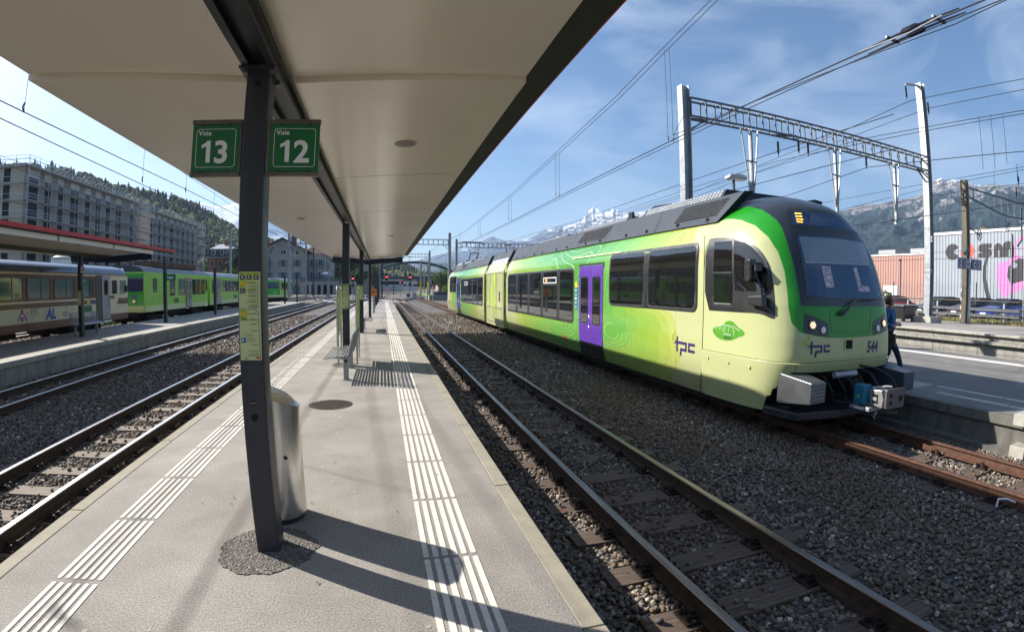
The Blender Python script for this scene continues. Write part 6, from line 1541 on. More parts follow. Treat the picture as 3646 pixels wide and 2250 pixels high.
for x in (-35, -30.8, -26.8): ywin(gh, x, 2.0, 1.0, .9, 160)
for z in (10.9, 7.1, 3.3): obj('string_course', MB().box(-38.6, -24.3, 159.86, 159.999, z, z + .18), M['slab'], gh)
for x in (-34.8, -27.6): obj('roof_brace', MB().bar((x, 159.5, 12.2), (x + (.9 if x < -30 else -.9), 158.9, 14.0), .2, .2), M['tile'], gh)
gd = obj('garage_door', MB().box(-29.5, -26, 159.9, 159.999, -.5, 1.9), M['shut'], gh)
wg = thing('villa_wing', 'lower grey house with balconies and red roof right of the gabled house', 'house', (-21, 168, -.5))
obj('wall', MB().box(-24.3, -18.6, 166, 178, -.5, 12.4), M['house_wall'], wg); obj('wall', MB().box(-18.55, -16.6, 168, 178, -.5, 9.8), M['house_wall'], wg)
obj('roof', MB().add([(-24.9, 165.4, 12.4), (-18.0, 165.4, 11.9), (-18.0, 178.6, 11.9), (-24.9, 178.6, 12.4), (-23.5, 171, 15.2), (-20.8, 171, 14.8)], [(0, 1, 5, 4), (1, 2, 5), (2, 3, 4, 5), (3, 0, 4), (0, 3, 2, 1)]), M['tile'], wg)
for z in (9.4, 5.4):
    for x in (-22.8, -20.1): ywin(wg, x, z, 1.0, 2.1, 166, M['shut'])
    ywin(wg, -17.6, z - 1, .9, 1.9, 168, None)
    bl_ = obj('balcony', MB().box(-24.2, -18.7, 164.8, 165.999, z - 1.5, z - 1.3), M['slab'], wg)
    for k in range(22): obj('baluster', MB().box(-24.15 + k * .25, -24.10 + k * .25, 164.82, 164.87, z - 1.299, z - .45), M['galv_dark'], bl_)
    obj('handrail', MB().box(-24.2, -18.7, 164.8, 164.88, z - .449, z - .38), M['galv_dark'], bl_)
tr_ = thing('terrace_building', 'long low pale annexe with terrace railing and garage doors', 'building', (-15, 150, -.5))
obj('wall', MB().box(-24.0, -8.4, 150, 162, -.5, 3.3), M['house_wall'], tr_)
for k in range(8): obj('opening', MB().box(-22.6 + k * 1.75, -21.6 + k * 1.75, 149.95, 149.999, -.4, 2.3), M['shut'] if k in (5, 6) else M['blackhole'], tr_)
obj('cornice', MB().box(-24.1, -8.3, 149.7, 149.999, 3.0, 3.32), M['slab'], tr_)
for k in range(60): obj('baluster', MB().box(-24 + k * .262, -23.85 + k * .262, 149.8, 149.95, 3.33, 4.3), M['galv_dark'], tr_)
obj('handrail', MB().box(-24, -8.4, 149.76, 149.99, 4.301, 4.42), M['galv_dark'], tr_)
pa = thing('parasol', 'white parasol open on the terrace', 'parasol', (-17.0, 153, 3.3)); obj('pole', MB().tube([(-17.0, 153, 3.3), (-17.0, 153, 6.0)], .05, 6), M['galv'], pa); obj('canopy', MB().tube([(-17, 153, 5.5), (-17, 153, 6.15)], [1.7, .05], 8), M['white'], pa)

# ------------------------------------------------------------------ road bridge with arches
bl2 = vary('dark_blue_bridge_steel', (.025, .045, .085), .5, .2, .2, .2)
br = thing('arch_bridge', 'road bridge with dark blue steel arches across the far tracks', 'bridge', (14, 240, -.5))
obj('deck', MB().box(-45, 60, 238, 246, 5.2, 6.7), vary('dark_deck', (.07, .075, .085), .8, 0, .2, .2), br)
for yy in (238.3, 245.6):
    pts = [(x, yy, 5.9 + 7.4 * (1 - ((x - 14.5) / 24.5) ** 2)) for x in np.linspace(-10, 39, 30)]
    obj('arch', MB().tube(pts, .42, 6), bl2, br)
    for x in np.linspace(-4, 33, 10): obj('hanger', MB().tube([(x, yy, 6.6), (x, yy, 5.9 + 7.4 * (1 - ((x - 14.5) / 24.5) ** 2))], .06, 4), M['galv'], br)
for x in (-12, 41): obj('pier', MB().box(x - 1, x + 1, 239, 245, -.6, 5.199), M['concrete'], br)
for k in range(70): obj('railing_post', MB().box(-44 + k * 1.45, -43.92 + k * 1.45, 238.0, 238.1, 6.701, 7.9), M['galv'], br)
obj('handrail', MB().box(-45, 60, 238.0, 238.08, 7.901, 8.0), M['galv'], br)
ramp = thing('approach_embankment', 'planted approach embankment left of the bridge', 'embankment', (-40, 235, -.6)); obj('slope', MB().add([(-60, 232, -.6), (-18, 232, -.6), (-22, 240, 5.2), (-60, 240, 6.5), (-60, 250, 6.5), (-20, 250, -.6)], [(0, 1, 2, 3), (3, 2, 5, 4)]), vary('ivy_green', (.07, .10, .03), .9, 0, .5, .3, .5, 3), ramp); ramp['kind'] = 'structure'
# low buildings beyond the bridge
M['white_wall'] = vary('pale_warehouse_wall', (.52, .54, .56), .8, 0, .08, .1)
def ware(x0, x1, y0, y1, h, label, m=None, win=0):
    t = thing('warehouse', label, 'building', ((x0 + x1) / 2, y0, -.5)); obj('wall', MB().box(x0, x1, y0, y1, -.5, h), m or M['white_wall'], t)
    obj('roof', MB().box(x0 - .4, x1 + .4, y0 - .4, y1 + .4, h + .001, h + .35), M['zinc'], t)
    for k in range(win): xx = x0 + (k + .6) * (x1 - x0) / win; obj('window', MB().box(xx - 1.1, xx + 1.1, y0 - .06, y0 - .001, h * .45, h * .7), M['glass_bldg'], t)
    return t
ware(-3, 10, 262, 280, 6.6, 'pale warehouse seen below the arch bridge', None, 6); ware(11, 20, 300, 320, 4.6, 'low white shed right of the pale warehouse under the bridge', None, 3); ware(-24, -6, 258, 276, 5.6, 'grey hall left of the pale warehouse below the bridge', M['house_wall'], 6)
ware(-34, -24.5, 200, 214, 3.8, 'brown roofed low house beside the terrace', M['villa_brick'], 3); ware(22, 30, 205, 214, 3.6, 'small pink lineside hut right of the far tracks', vary('pink_render', (.45, .25, .22), .8), 2)
ware(-14.5, -5.5, 190, 205, 10.5, 'tall grey block half hidden behind the canopy end board', M['house_wall'], 3)
# ------------------------------------------------------------------ overhead line portals and masts
def hmast(par, x, y, z0, z1, w=.26, d=.24, m=None, name='mast'):
    t = .028; mb = MB(); mb.box(x - w / 2, x - w / 2 + t, y - d / 2, y + d / 2, z0, z1).box(x + w / 2 - t, x + w / 2, y - d / 2, y + d / 2, z0, z1).box(x - w / 2 + t, x + w / 2 - t, y - .01, y + .01, z0, z1)
    return obj(name, mb, m or M['galv'], par)
def lattice(par, x0, x1, y, z0, z1, d=.34, pitch=.62, m=None, diag=False):
    m = m or M['galv_dark']; c = .055
    for yy in (y - d / 2, y + d / 2):
        for zz in (z0, z1): obj('chord', MB().box(x0, x1, yy - c / 2, yy + c / 2, zz - c / 2, zz + c / 2), m, par)
    n = int(abs(x1 - x0) / pitch); b = None
    for k in range(n + 1):
        x = x0 + (x1 - x0) * (k / n)
        if b is None:
            mb = MB()
            for yy in (y - d / 2, y + d / 2): mb.box(x - .022, x + .022, yy - .02, yy + .02, z0 + c / 2, z1 - c / 2)
            for zz in (z0, z1): mb.box(x - .02, x + .02, y - d / 2, y + d / 2, zz - .018, zz + .018)
            b = obj('batten', mb, m, par); xb = x
        else: instance(b, b.location + Vector((x - xb, 0, 0)), par)
def insulator(par, p, L=.42, m='insul_b', name='insulator'):
    x, y, z = p; pts = [(x, y, z)]; rr = [.012]; n = 7
    for k in range(n): pts += [(x, y, z - .06 - k * L / n), (x, y, z - .06 - (k + .5) * L / n)]; rr += [.055, .028]
    pts += [(x, y, z - L - .08), (x, y, z - L - .16)]; rr += [.012, .012]
    return obj(name, MB().tube(pts, rr, 8), M[m], par, smooth=True)
def pendant(par, x, y, z0, z1):
    L = z0 - z1; mb = MB()
    o = obj('drop_post', MB().box(x - .055, x - .03, y - .05, y + .05, z1, z0).box(x + .03, x + .055, y - .05, y + .05, z1, z0), M['galv'], par)
    mb.bar((x - .42, y, z0), (x - .06, y, z1 + L * .18), .04).bar((x + .36, y, z0), (x + .06, y, z1 + L * .18), .04)
    for f in (.38, .75): mb.bar((x - .26 * (1.2 - f), y, z0 - L * f), (x + .26 * (1.2 - f), y, z0 - L * f), .05)
    obj('brace', mb, M['galv'], o)
    obj('foot', MB().box(x - .08, x + .08, y - .06, y + .06, z1 - .08, z1 - .001), M['galv'], o)
def portal(name, label, x0, x1, y, zb, zt0, zt1, z00=0., z01=.4, group='overhead line portals', pend=(), near=False):
    t = thing(name, label, 'overhead line portal', (x0, y, z00), group)
    hmast(t, x0, y, z00, zt0, .30, .28); hmast(t, x1, y, z01, zt1, .34, .30)
    lattice(t, x0 + .15, x1 - .17, y, zb - .62, zb, pitch=.60)
    for x in (x0 + .2, x1 - .24):
        mb = MB(); s = 1 if x < (x0 + x1) / 2 else -1; mb.bar((x, y, zb - .65), (x + s * .7, y, zb - .63), .06); mb.bar((x - s * .05, y, zb - 1.1), (x + s * .55, y, zb - .66), .05); obj('knee_brace', mb, M['galv_dark'], t)
    for x, z in pend: pendant(t, x, y, zb - .63, z)
    return t
G1 = portal('line_portal', 'nearest lattice portal behind the train between two tall galvanised masts', 9.25, 22.95, 13.7, 7.86, 8.30, 11.43, pend=((11.98, 4.2), (16.35, 4.4), (20.30, 4.66)))
for x, z in ((13.28, 7.0), (14.33, 7.23), (14.83, 7.23), (18.31, 7.23)): insulator(G1, (x, 13.7, z))
mb = MB().bar((13.2, 13.5, 7.12), (14.45, 13.9, 7.42), .06).bar((13.2, 13.7, 7.22), (14.45, 14.1, 7.52), .06); obj('strain_bar', mb, M['galv_dark'], G1)
mb = MB().bar((22.8, 13.7, 11.3), (21.55, 13.6, 11.05), .09); ar = obj('bracket_arm', mb, M['galv'], G1); insulator(ar, (21.65, 13.65, 11.0), .5); insulator(ar, (23.35, 13.6, 10.6), .5)
obj('cantilever_arm', MB().tube([(20.25, 13.7, 4.75), (19.2, 13.5, 4.62), (18.2, 13.4, 4.40)], .022, 6), M['galv'], G1)
obj('arm_insulator', MB().tube([(20.2, 13.7, 4.74), (20.0, 13.68, 4.73), (19.75, 13.66, 4.70)], [.03, .07, .03], 8), M['insul_b'], G1, smooth=True)
ft = obj('footing', MB().box(22.45, 23.45, 13.25, 14.2, .401, .66), M['concrete_light'], G1, bevel=.02); obj('base_plate', MB().box(22.65, 23.25, 13.45, 13.98, .661, .70), M['galv'], ft)
obj('number_plate', MB().box(22.80, 22.96, 13.50, 13.52, 4.0, 4.28), M['white'], G1); obj('lettering', put2d(MB(), text2d('35', .15, .003), lambda u, v: (22.805 + u, 13.495, 4.09 + v)), M['black_print'], G1, fixn=False)
obj('small_box', MB().box(22.80, 22.96, 13.49, 13.52, 2.55, 2.85), M['galv_dark'], G1)
portal('line_portal', 'second lattice portal over the far end of the train', 9.7, 24.5, 67.5, 7.6, 8.1, 8.6, pend=((12.5, 5.2), (17.5, 5.2)))
pA = portal('line_portal', 'portal crossing both centre tracks beyond the canopy end', -11.2, 8.0, 61.5, 7.4, 8.2, 8.25, -.5, -.5, pend=((-7.5, 5.3), (2.4, 5.3)))
portal('line_portal', 'far portal over the tracks short of the bridge', -2.5, 8.6, 95, 7.8, 8.5, 8.4, -.5, -.5)
portal('line_portal', 'wide far portal right of the tracks before the bridge', 9.6, 38, 130, 7.6, 8.6, 8.6, -.5, -.5); portal('line_portal', 'wide farthest portal seen under the bridge arch', -6, 30, 190, 7.2, 8, 8, -.5, -.5)
k = 0
for x, y, h, lb in ((-14.0, 94, 9.5, 'tall grey mast before the right eave of the gabled house'), (-12.7, 94.3, 8.6, 'grey mast just right of the tallest one before the house wing'), (-19.0, 64, 8.9, 'tall grey mast between the brick villa and the nearest post'), (-18.4, 72, 6.2, 'shorter dark mast beside the trees near the brick villa'), (-.6, 84, 7.6, 'mast behind the canopy posts near the left signal'), (-.2, 90, 7.4, 'twin mast right beside the mast behind the canopy posts'), (-11.5, 110, 8.0, 'far mast in front of the terrace annexe'), (-10.2, 122, 8.0, 'farther mast in front of the terrace annexe'), (6.6, 90, 6.0, 'short mast with yellow sleeve right of the right hand signal'), (8.6, 98, 6.6, 'mast with cable boxes right of the yellow sleeved one'), (10.5, 74, 5.5, 'slim lamp mast beside the far end of the train'), (-22, 100, 7.5, 'mast standing before the gabled house front'), (-5.2, 130, 7, 'distant mast left of the bridge centre'), (3.0, 150, 7, 'distant mast under the left half of the arch'), (12.0, 150, 7, 'distant mast under the middle of the arch')):
    t = thing('line_mast', lb, 'mast', (x, y, -.5), 'free standing line masts'); hmast(t, x, y, -.5, h, .26, .26, M['galv_dark'] if k % 2 else M['galv']); k += 1
    obj('footing', MB().box(x - .35, x + .35, y - .35, y + .35, -.52, -.15), M['concrete_light'], t); obj('cap', MB().box(x - .16, x + .16, y - .16, y + .16, h + .001, h + .04), M['galv_dark'], t)
    if 'yellow' in lb: obj('yellow_sleeve', MB().box(x - .15, x + .15, y - .15, y + .15, .9, 2.6), M['yellow'], t)
# mast with track numbers on the raised platform
T2 = thing('twin_channel_mast', 'weathered twin channel mast with blue platform number signs', 'mast', (24.2, 12.5, .4))
for s in (-1, 1): obj('channel', MB().box(24.2 + s * .10 - .07, 24.2 + s * .10 + .07, 12.38, 12.40, .4, 6.85).box(24.2 + s * .16 - .012, 24.2 + s * .16 + .012, 12.40, 12.62, .4, 6.85), M['oldsteel'], T2)
obj('conduit', MB().tube([(24.18, 12.33, .4), (24.18, 12.33, 3.4)], .035, 8), M['galv'], T2, smooth=True)
mb = MB(); y_ = 12.5
obj('base_plate', MB().box(23.85, 24.55, 12.2, 12.8, .401, .43), M['galv_dark'], T2)
arm = MB()
top = [(24.3 + 7.2 * u, 12.5 - .9 * u, 6.55 - .35 * u + .0) for u in np.linspace(0, 1, 13)]; bot = [(24.3 + 7.2 * u, 12.5 - .9 * u, 6.15 - .62 * min(1, u * 2.2) + .05 * u) for u in np.linspace(0, 1, 13)]
for a, b in zip(top[:-1], top[1:]): arm.bar(a, b, .06)
for a, b in zip(bot[:-1], bot[1:]): arm.bar(a, b, .06)
for a, b in zip(top, bot): arm.bar(a, b, .035)
obj('lattice_arm', arm, M['galv_dark'], T2, kind='stuff')
for u in (.62, .78): insulator(T2, (24.3 + 7.2 * u, 12.5 - .9 * u, 7.05), .4, 'insul')
obj('hanger_arm', MB().tube([(29.2, 11.9, 6.1), (29.2, 11.9, 4.5), (28.4, 11.8, 4.15)], .05, 6), M['galv_dark'], T2)
for (cx_, cz_) in ((25.15, 4.43), (28.35, 5.12)):
    wv = MB(); n = 20; r = .24; wv.tube([(cx_ + r * math.cos(a), 12.3, cz_ + r * math.sin(a)) for a in np.linspace(0, 2 * math.pi, n + 1)], .022, 5)
    w_ = obj('tension_wheel', wv, M['galv_dark'], T2)
    for a in range(3): obj('spoke', MB().bar((cx_ - r * math.cos(a * 1.047), 12.3, cz_ - r * math.sin(a * 1.047)), (cx_ + r * math.cos(a * 1.047), 12.3, cz_ + r * math.sin(a * 1.047)), .025), M['galv_dark'], w_)
    obj('wheel_bracket', MB().bar((24.25, 12.45, cz_ + .35), (cx_, 12.3, cz_), .04) if cx_ < 26 else MB().bar((28.35, 12.2, 6.0), (cx_, 12.3, cz_), .04), M['galv_dark'], w_)
def csign(x0, x1, y, txt, lb):
    t = thing('track_sign', lb, 'sign', ((x0 + x1) / 2, y, 2.8), 'blue track and sector signs'); obj('panel', MB().box(x0, x1, y - .03, y + .03, 2.82, 3.30), M['navy_sign'], t)
    f2, ff = ring2d(rrect(x0 + .04, x1 - .04, 2.86, 3.26, .02, 2), rrect(x0 + .055, x1 - .055, 2.875, 3.245, .02, 2)); obj('border_line', put2d(MB(), (f2, ff), lambda u, v: (u, y - .032, v)), M['white'], t, fixn=False)
    obj('number', put2d(MB(), text2d(txt, .36, .006), lambda u, v: (x0 + .14 + u, y - .033, 2.93 + v)), M['white'], t, fixn=False)
M['navy_sign'] = vary('blue_sign_face', (.012, .035, .13), .4, 0, .1, 2)
csign(23.05, 23.60, 12.3, '2', 'dark blue sign with a white 2 left of the twin channel mast'); csign(23.62, 24.05, 12.3, 'C', 'dark blue sign with a white C touching the twin channel mast'); csign(24.36, 24.82, 12.3, 'C', 'dark blue sign with a white C right of the twin channel mast'); csign(24.84, 25.32, 12.3, '3', 'dark blue sign with a white 3 at the far right of the mast signs')
cc = thing('camera', 'small dark security camera above the blue signs', 'camera', (23.7, 12.3, 3.5)); obj('housing', MB().tube([(23.95, 12.3, 3.72), (23.62, 12.25, 3.48)], .08, 10), M['galv_dark'], cc); obj('bracket', MB().bar((24.1, 12.4, 3.6), (23.9, 12.3, 3.66), .03), M['galv'], cc)
wt = thing('tension_weights', 'stack of white tensioning weights on a pole behind the twin mast', 'counterweight', (25.0, 12.9, .4))
obj('guide_pole', MB().box(25.28, 25.36, 12.85, 12.93, .4, 3.2), M['galv'], wt)
for k in range(10): obj('weight', MB().box(24.85 - (.0 if k % 2 else .06), 25.2, 12.75, 13.05, .62 + k * .20, .79 + k * .20), M['white'] if k < 8 else M['galv'], wt)
# ------------------------------------------------------------------ overhead wires
def wire(pts, r=.011, lb=None, name='overhead_wire', sag=0, par=None, n=1, mat='wire'):
    P = [Vector(p) for p in pts]; out = []
    for a, b in zip(P[:-1], P[1:]):
        m_ = 14 if sag else 1
        for k in range(m_): t = k / m_; q = a.lerp(b, t); q.z -= sag * 4 * t * (1 - t); out.append(q)
    out.append(P[-1]); o = obj(name, MB().tube(out, r, 5), M[mat], par)
    if par is None: tag(o, lb, 'wire', 'overhead wires')
    return o
ct = thing('catenary', 'twin contact and messenger wires with droppers above the green train track', 'overhead line', (6.4, 0, 5), 'overhead lines')
def zl(y): return 5.10
for dx, y0_, off in ((0, -8, 0), (.16, -8, .0)):
    wire([(6.4 + dx, -8, 5.16), (6.4 + dx, 4, 5.14), (6.4 + dx, 24, 5.02), (6.4 + dx, 61, 5.05), (6.4 + dx, 130, 5.05)], .012 if dx == 0 else .009, par=ct, name='contact_wire')
for dx in (0, .14): wire([(6.4 + dx, -10, 8.4), (6.4 + dx, 2, 8.05), (6.4 + dx, 8.2, 7.78), (6.4 + dx, 12.9, 7.2), (6.4 + dx, 18.2, 6.82), (6.4 + dx, 25, 6.42), (6.4 + dx, 40, 6.1), (6.4 + dx, 61, 6.6), (6.4 + dx, 95, 5.9), (6.4 + dx, 130, 6.6)], .009, par=ct, name='messenger_wire')
for y in (10.2, 18.2, 25.6, 34, 43, 52):
    zt_ = float(np.interp(y, [8.2, 12.9, 18.2, 25, 40, 61], [7.78, 7.2, 6.82, 6.42, 6.1, 6.6]))
    for dx in (0, .14): wire([(6.4 + dx, y, 5.12), (6.4 + dx, y, zt_)], .006, par=ct, name='dropper'); obj('clamp', MB().tube([(6.4 + dx, y, 5.14), (6.4 + dx, y - .04, 5.22), (6.4 + dx, y, 5.28)], .012, 5), M['wire'], ct)
si = thing('section_insulator', 'dark section insulator hanging in the contact wires at upper right', 'insulator', (6.4, 4.4, 5.1))
for dx in (0, .16):
    obj('insulator_rod', MB().tube([(6.4 + dx, 3.1, 5.17), (6.4 + dx, 3.5, 5.18), (6.4 + dx, 3.7, 5.18), (6.4 + dx, 3.75, 5.18), (6.4 + dx, 3.95, 5.18), (6.4 + dx, 4.0, 5.17), (6.4 + dx, 4.7, 5.15)], [.010, .018, .018, .042, .042, .018, .010], 8), M['insul_b'], si, smooth=True)
obj('cross_clamp', MB().bar((6.33, 3.45, 5.18), (6.63, 3.45, 5.18), .035), M['galv_dark'], si); obj('cross_clamp', MB().bar((6.33, 4.2, 5.17), (6.63, 4.2, 5.17), .035), M['galv_dark'], si)
obj('runner', MB().tube([(6.30, 3.3, 5.12), (6.28, 3.8, 5.06), (6.35, 4.7, 5.13)], .012, 5), M['galv'], si)
wire([(7.4, -2, 5.9), (7.0, 3.5, 5.3), (6.42, 10.0, 5.22), (9.25, 13.7, 7.3)], .008, 'thin span wire joining the nearest portal mast')
cl = thing('catenary', 'two overhead wires above the track beside the left platform', 'overhead line', (-7.5, 0, 5), 'overhead lines')
wire([(-7.5, -4, 5.1), (-7.5, 9, 5.2), (-7.5, 19, 5.31), (-7.5, 61, 5.3), (-7.3, 130, 5.2)], .013, par=cl, name='contact_wire'); wire([(-8.3, -4, 5.22), (-8.3, 10, 5.22), (-8.3, 18, 5.12), (-8.3, 61, 4.95), (-8.3, 130, 5.2)], .013, par=cl, name='contact_wire')
wire([(-7.5, -4, 7.6), (-7.5, 13, 6.5), (-7.5, 30, 6.0), (-7.5, 61, 6.8)], .009, par=cl, name='messenger_wire'); wire([(-8.3, -4, 7.5), (-8.3, 13, 6.6), (-8.3, 30, 6.0), (-8.3, 61, 6.8)], .009, par=cl, name='messenger_wire')
for y, x in ((9.7, -7.5), (19.2, -7.5), (27, -7.5), (7.2, -8.3), (17.2, -8.3), (25, -8.3)):
    wire([(x, y, 5.2), (x, y, 6.4)], .006, par=cl, name='dropper'); obj('clamp', MB().tube([(x, y, 5.2), (x, y - .06, 5.3), (x, y, 5.4)], .02, 5), M['wire'], cl)
cb = thing('catenary', 'overhead wires above the brown carriage and green railcars', 'overhead line', (-16.5, 0, 5), 'overhead lines')
wire([(-14.15, 5, 4.95), (-14.15, 40, 4.85), (-14.0, 95, 4.9)], .014, par=cb, name='contact_wire'); wire([(-14.15, 5, 6.6), (-14.15, 30, 5.8), (-14.15, 61, 6.6), (-14, 95, 6.0)], .011, par=cb, name='messenger_wire'); wire([(-18.5, 5, 8.1), (-18.8, 64, 7.6)], .011, par=cb, name='feeder_wire')
cw = thing('catenary', 'bundle of overhead wires above the standard gauge tracks behind the train', 'overhead line', (17, 0, 7), 'overhead lines')
for pts in ([(17, 3, 7.6), (17, 6.5, 8.04), (17, 10.6, 8.40)], [(17, 10.6, 8.40), (17, 14, 7.99), (17, 25.5, 7.12), (17, 66, 6.6)], [(18.5, 3, 7.9), (18.5, 7.1, 8.25), (18.5, 10.8, 8.5), (18.5, 21, 7.81), (18.5, 66, 7.4)],
            [(17, 3, 6.8), (17, 6.6, 7.1), (17, 13, 7.51), (17, 19.3, 7.29), (17, 25.6, 6.78), (17, 66, 6.4)], [(17, 3, 6.8), (17, 10, 7.19), (17, 17.5, 7.57), (17, 66, 6.9)], [(15, 2, 5.1), (15, 5.9, 5.39), (15, 11.2, 5.81), (15, 15, 5.39), (15, 66, 5.3)],
            [(25, 2, 7.4), (25, 10, 7.22), (25, 21.8, 7.02), (25, 66, 6.6)], [(25, 2, 7.2), (25, 10, 7.1), (25, 14.9, 6.91), (25, 20.4, 6.45), (25, 66, 6.2)], [(25, 2, 6.45), (25, 12.7, 6.52), (25, 20.4, 6.33), (25, 66, 6.2)], [(17, 2, 4.6), (17, 6.8, 4.39), (17, 12.8, 4.22), (17, 40, 4.7)], [(12, 8, 5.3), (12, 30, 5.1), (12, 66, 5.2)], [(12, 8, 6.2), (12, 30, 5.9), (12, 66, 6.4)],
            [(31, 2, 5.6), (31, 18, 5.5), (31, 60, 5.6)], [(31, 2, 4.3), (31, 18, 4.2), (31, 60, 4.4)], [(28, 2, 3.6), (28, 20, 3.6), (28, 50, 4.2)]): wire(pts, .012, par=cw, name='line_wire')
for x, y, a, b in ((17, 8.1, 7.25, 5.55), (17, 7.7, 7.2, 5.5), (17, 7.3, 7.15, 5.6), (25, 11.4, 7.2, 6.5), (17, 22, 7.0, 6.2), (17, 21, 7.1, 6.2)): wire([(x, y, a), (x, y, b)], .009, par=cw, name='dropper')
obj('insulator', MB().tube([(27.2, 11.2, 7.9), (27.25, 11.2, 7.4), (27.3, 11.2, 7.2), (27.32, 11.2, 6.9)], [.01, .02, .06, .02], 8), M['insul_b'], cw)
# far wires over the middle tracks
cf = thing('catenary', 'far fan of overhead wires over the middle tracks before the bridge', 'overhead line', (2.5, 61, 5), 'overhead lines')
for xa, xb, z in ((2.48, 2.48, 5.2), (2.48, -4, 5.2), (-3.97, -8, 5.2), (-3.97, -3.97, 6.3), (2.48, 2.48, 6.3), (-7.5, 0, 5.2), (8, 14, 5.4), (8, 20, 6.6)): wire([(xa, 61.5, z), (xb, 95, z), (xb + (xb - xa) * .4, 190, z)], .02, par=cf, name='line_wire')
# ------------------------------------------------------------------ lamps and signals
def lamp(x, y, z0, h, lb, s=1):
    t = thing('platform_lamp', lb, 'street lamp', (x, y, z0), 'tall lamps with flat grey heads'); obj('pole', MB().tube([(x, y, z0), (x, y, h)], [.07, .045], 10), M['galv_dark'], t, smooth=True)
    hd_ = obj('lamp_head', MB().prism([(x - .32, h + .02), (x - .22, h + .16), (x + .30, h + .19), (x + .52, h + .10), (x + .50, h + .03)], 'y', y - .16, y + .16), M['galv'], t, bevel=.02); obj('lens', MB().box(x - .2, x + .42, y - .12, y + .12, h - .01, h + .018), M['lens'], hd_)
lamp(11.5, 14.1, 0, 5.45, 'lamp with flat grey head rising behind the train cab roof'); lamp(10.8, 44, 0, 5.3, 'lamp beyond the far car roof near the second portal'); lamp(9.8, 88, -.5, 5.4, 'far lamp right of the bridge arch'); lamp(6.1, 120, -.5, 8.6, 'tall thin lamp before the mountains above the arch'); lamp(14, 60, 0, 5.3, 'lamp left of the second portal mast')
def signal(x, y, h, lb, lit=True, big=True):
    t = thing('railway_signal', lb, 'signal', (x, y, -.5), 'railway signals'); obj('post', MB().tube([(x, y, -.5), (x, y, h - .5)], .06, 8), M['galv'], t)
    k = 1 if big else .6
    obj('backboard', MB().prism(rrect(x - .26 * k, x + .26 * k, h - .62 * k, h + .62 * k, .24 * k, 5), 'y', y - .04, y + .02), M['black'], t); f2, ff = ring2d(rrect(x - .29 * k, x + .29 * k, h - .65 * k, h + .65 * k, .27 * k, 5), rrect(x - .25 * k, x + .25 * k, h - .61 * k, h + .61 * k, .23 * k, 5)); obj('rim', put2d(MB(), (f2, ff), lambda u, v: (u, y - .045, v)), M['white'], t, fixn=False)
    for q in (-.36, 0, .36):
        hd_ = obj('hood', MB().tube([(x, y - .04, h + q * k), (x, y - .22, h + q * k)], .11 * k, 12), M['black'], t)
        obj('lamp', MB().tube([(x, y - .225, h + q * k), (x, y - .235, h + q * k)], .095 * k, 14), M['em_red'] if (q == 0 and lit) else M['blackhole'], hd_)
    if big: obj('lower_board', MB().box(x - .20, x + .20, y - .05, y + .02, h - 1.35, h - .75), M['black'], t); obj('ladder', MB().box(x + .18, x + .22, y + .02, y + .05, -.5, h - 1.3).box(x + .36, x + .40, y + .02, y + .05, -.5, h - 1.3), M['galv'], t)
signal(.52, 78, 3.15, 'left one of the two tall red signals beyond the platform end'); signal(4.15, 79.5, 3.15, 'right one of the two tall red signals beyond the platform end'); signal(-4.7, 80, 2.95, 'red signal half hidden behind the second canopy post'); signal(3.6, 108, 2.6, 'small distant red signal left of the right tall signal', big=False); signal(1.5, 150, 1.0, 'tiny distant red signal low in the middle', big=False)
signal(7.2, 74, 2.35, 'unlit small signal right of the yellow sleeved mast', False, False); signal(11.5, 106, 2.2, 'unlit dark signal before the green bushes', False, False)
for (x, y, lb) in ((-5.2, 62.7, 'dwarf signal with orange light beside the shiny left track'), (3.2, 66, 'dwarf signal with white light between the far tracks')):
    t = thing('dwarf_signal', lb, 'signal', (x, y, -.5), 'railway signals'); obj('post', MB().tube([(x, y, -.5), (x, y, .35)], .04, 8), M['galv'], t); bd = obj('board', MB().box(x - .2, x + .2, y - .1, y, .35, .80), M['black'], t)
    for q in ((-.08, .68), (.06, .58), (-.06, .47)): obj('lamp', MB().tube([(x + q[0], y - .105, q[1]), (x + q[0], y - .11, q[1])], .035, 8), M['em_orange'] if x < 0 else M['white'], bd)
pb_ = thing('platform_block', 'low concrete platform stub with lineside boxes right of the far tracks', 'platform', (9.5, 84, -.5)); obj('slab', MB().box(7.4, 12.5, 82, 84, -.55, .35), M['concrete'], pb_); obj('cabinet', MB().box(8.2, 10.8, 82.3, 83.6, .351, .9), M['galv_dark'], pb_)
for k, (x, y) in enumerate(((5.3, 86), (5.8, 97), (-2.6, 88), (-9, 84))): t = thing('cable_cabinet', ['pale lineside cabinet near the yellow sleeved mast', 'lineside cabinet farther right of the signals', 'lineside cabinet between the far left tracks', 'lineside cabinet before the terrace annexe'][k], 'cabinet', (x, y, -.5)); obj('body', MB().box(x - .3, x + .3, y - .2, y + .2, -.5, .55), M['galv'], t); obj('lid', MB().box(x - .33, x + .33, y - .23, y + .23, .551, .60), M['galv_dark'], t)
# steel bracket standing on the right platform edge
eb = thing('edge_barrier', 'galvanised steel barrier bracket bolted to the platform edge at the right frame edge', 'barrier', (7.9, 3.1, -.55))
for z in (-.50, -.06): obj('cross_piece', MB().box(7.78, 8.6, 2.92, 3.14, z, z + .16), M['concrete_light'], eb, bevel=.008)
obj('upright', MB().box(7.86, 7.95, 2.70, 2.76, -.52, .12).box(8.02, 8.10, 2.70, 2.76, -.52, .12), M['galv'], eb); obj('bolt', MB().tube([(7.83, 2.915, .02), (7.83, 2.90, .02)], .02, 8), M['bolt'], eb)
obj('tie', MB().box(7.86, 8.3, 2.765, 2.80, -.05, .0), M['galv'], eb)

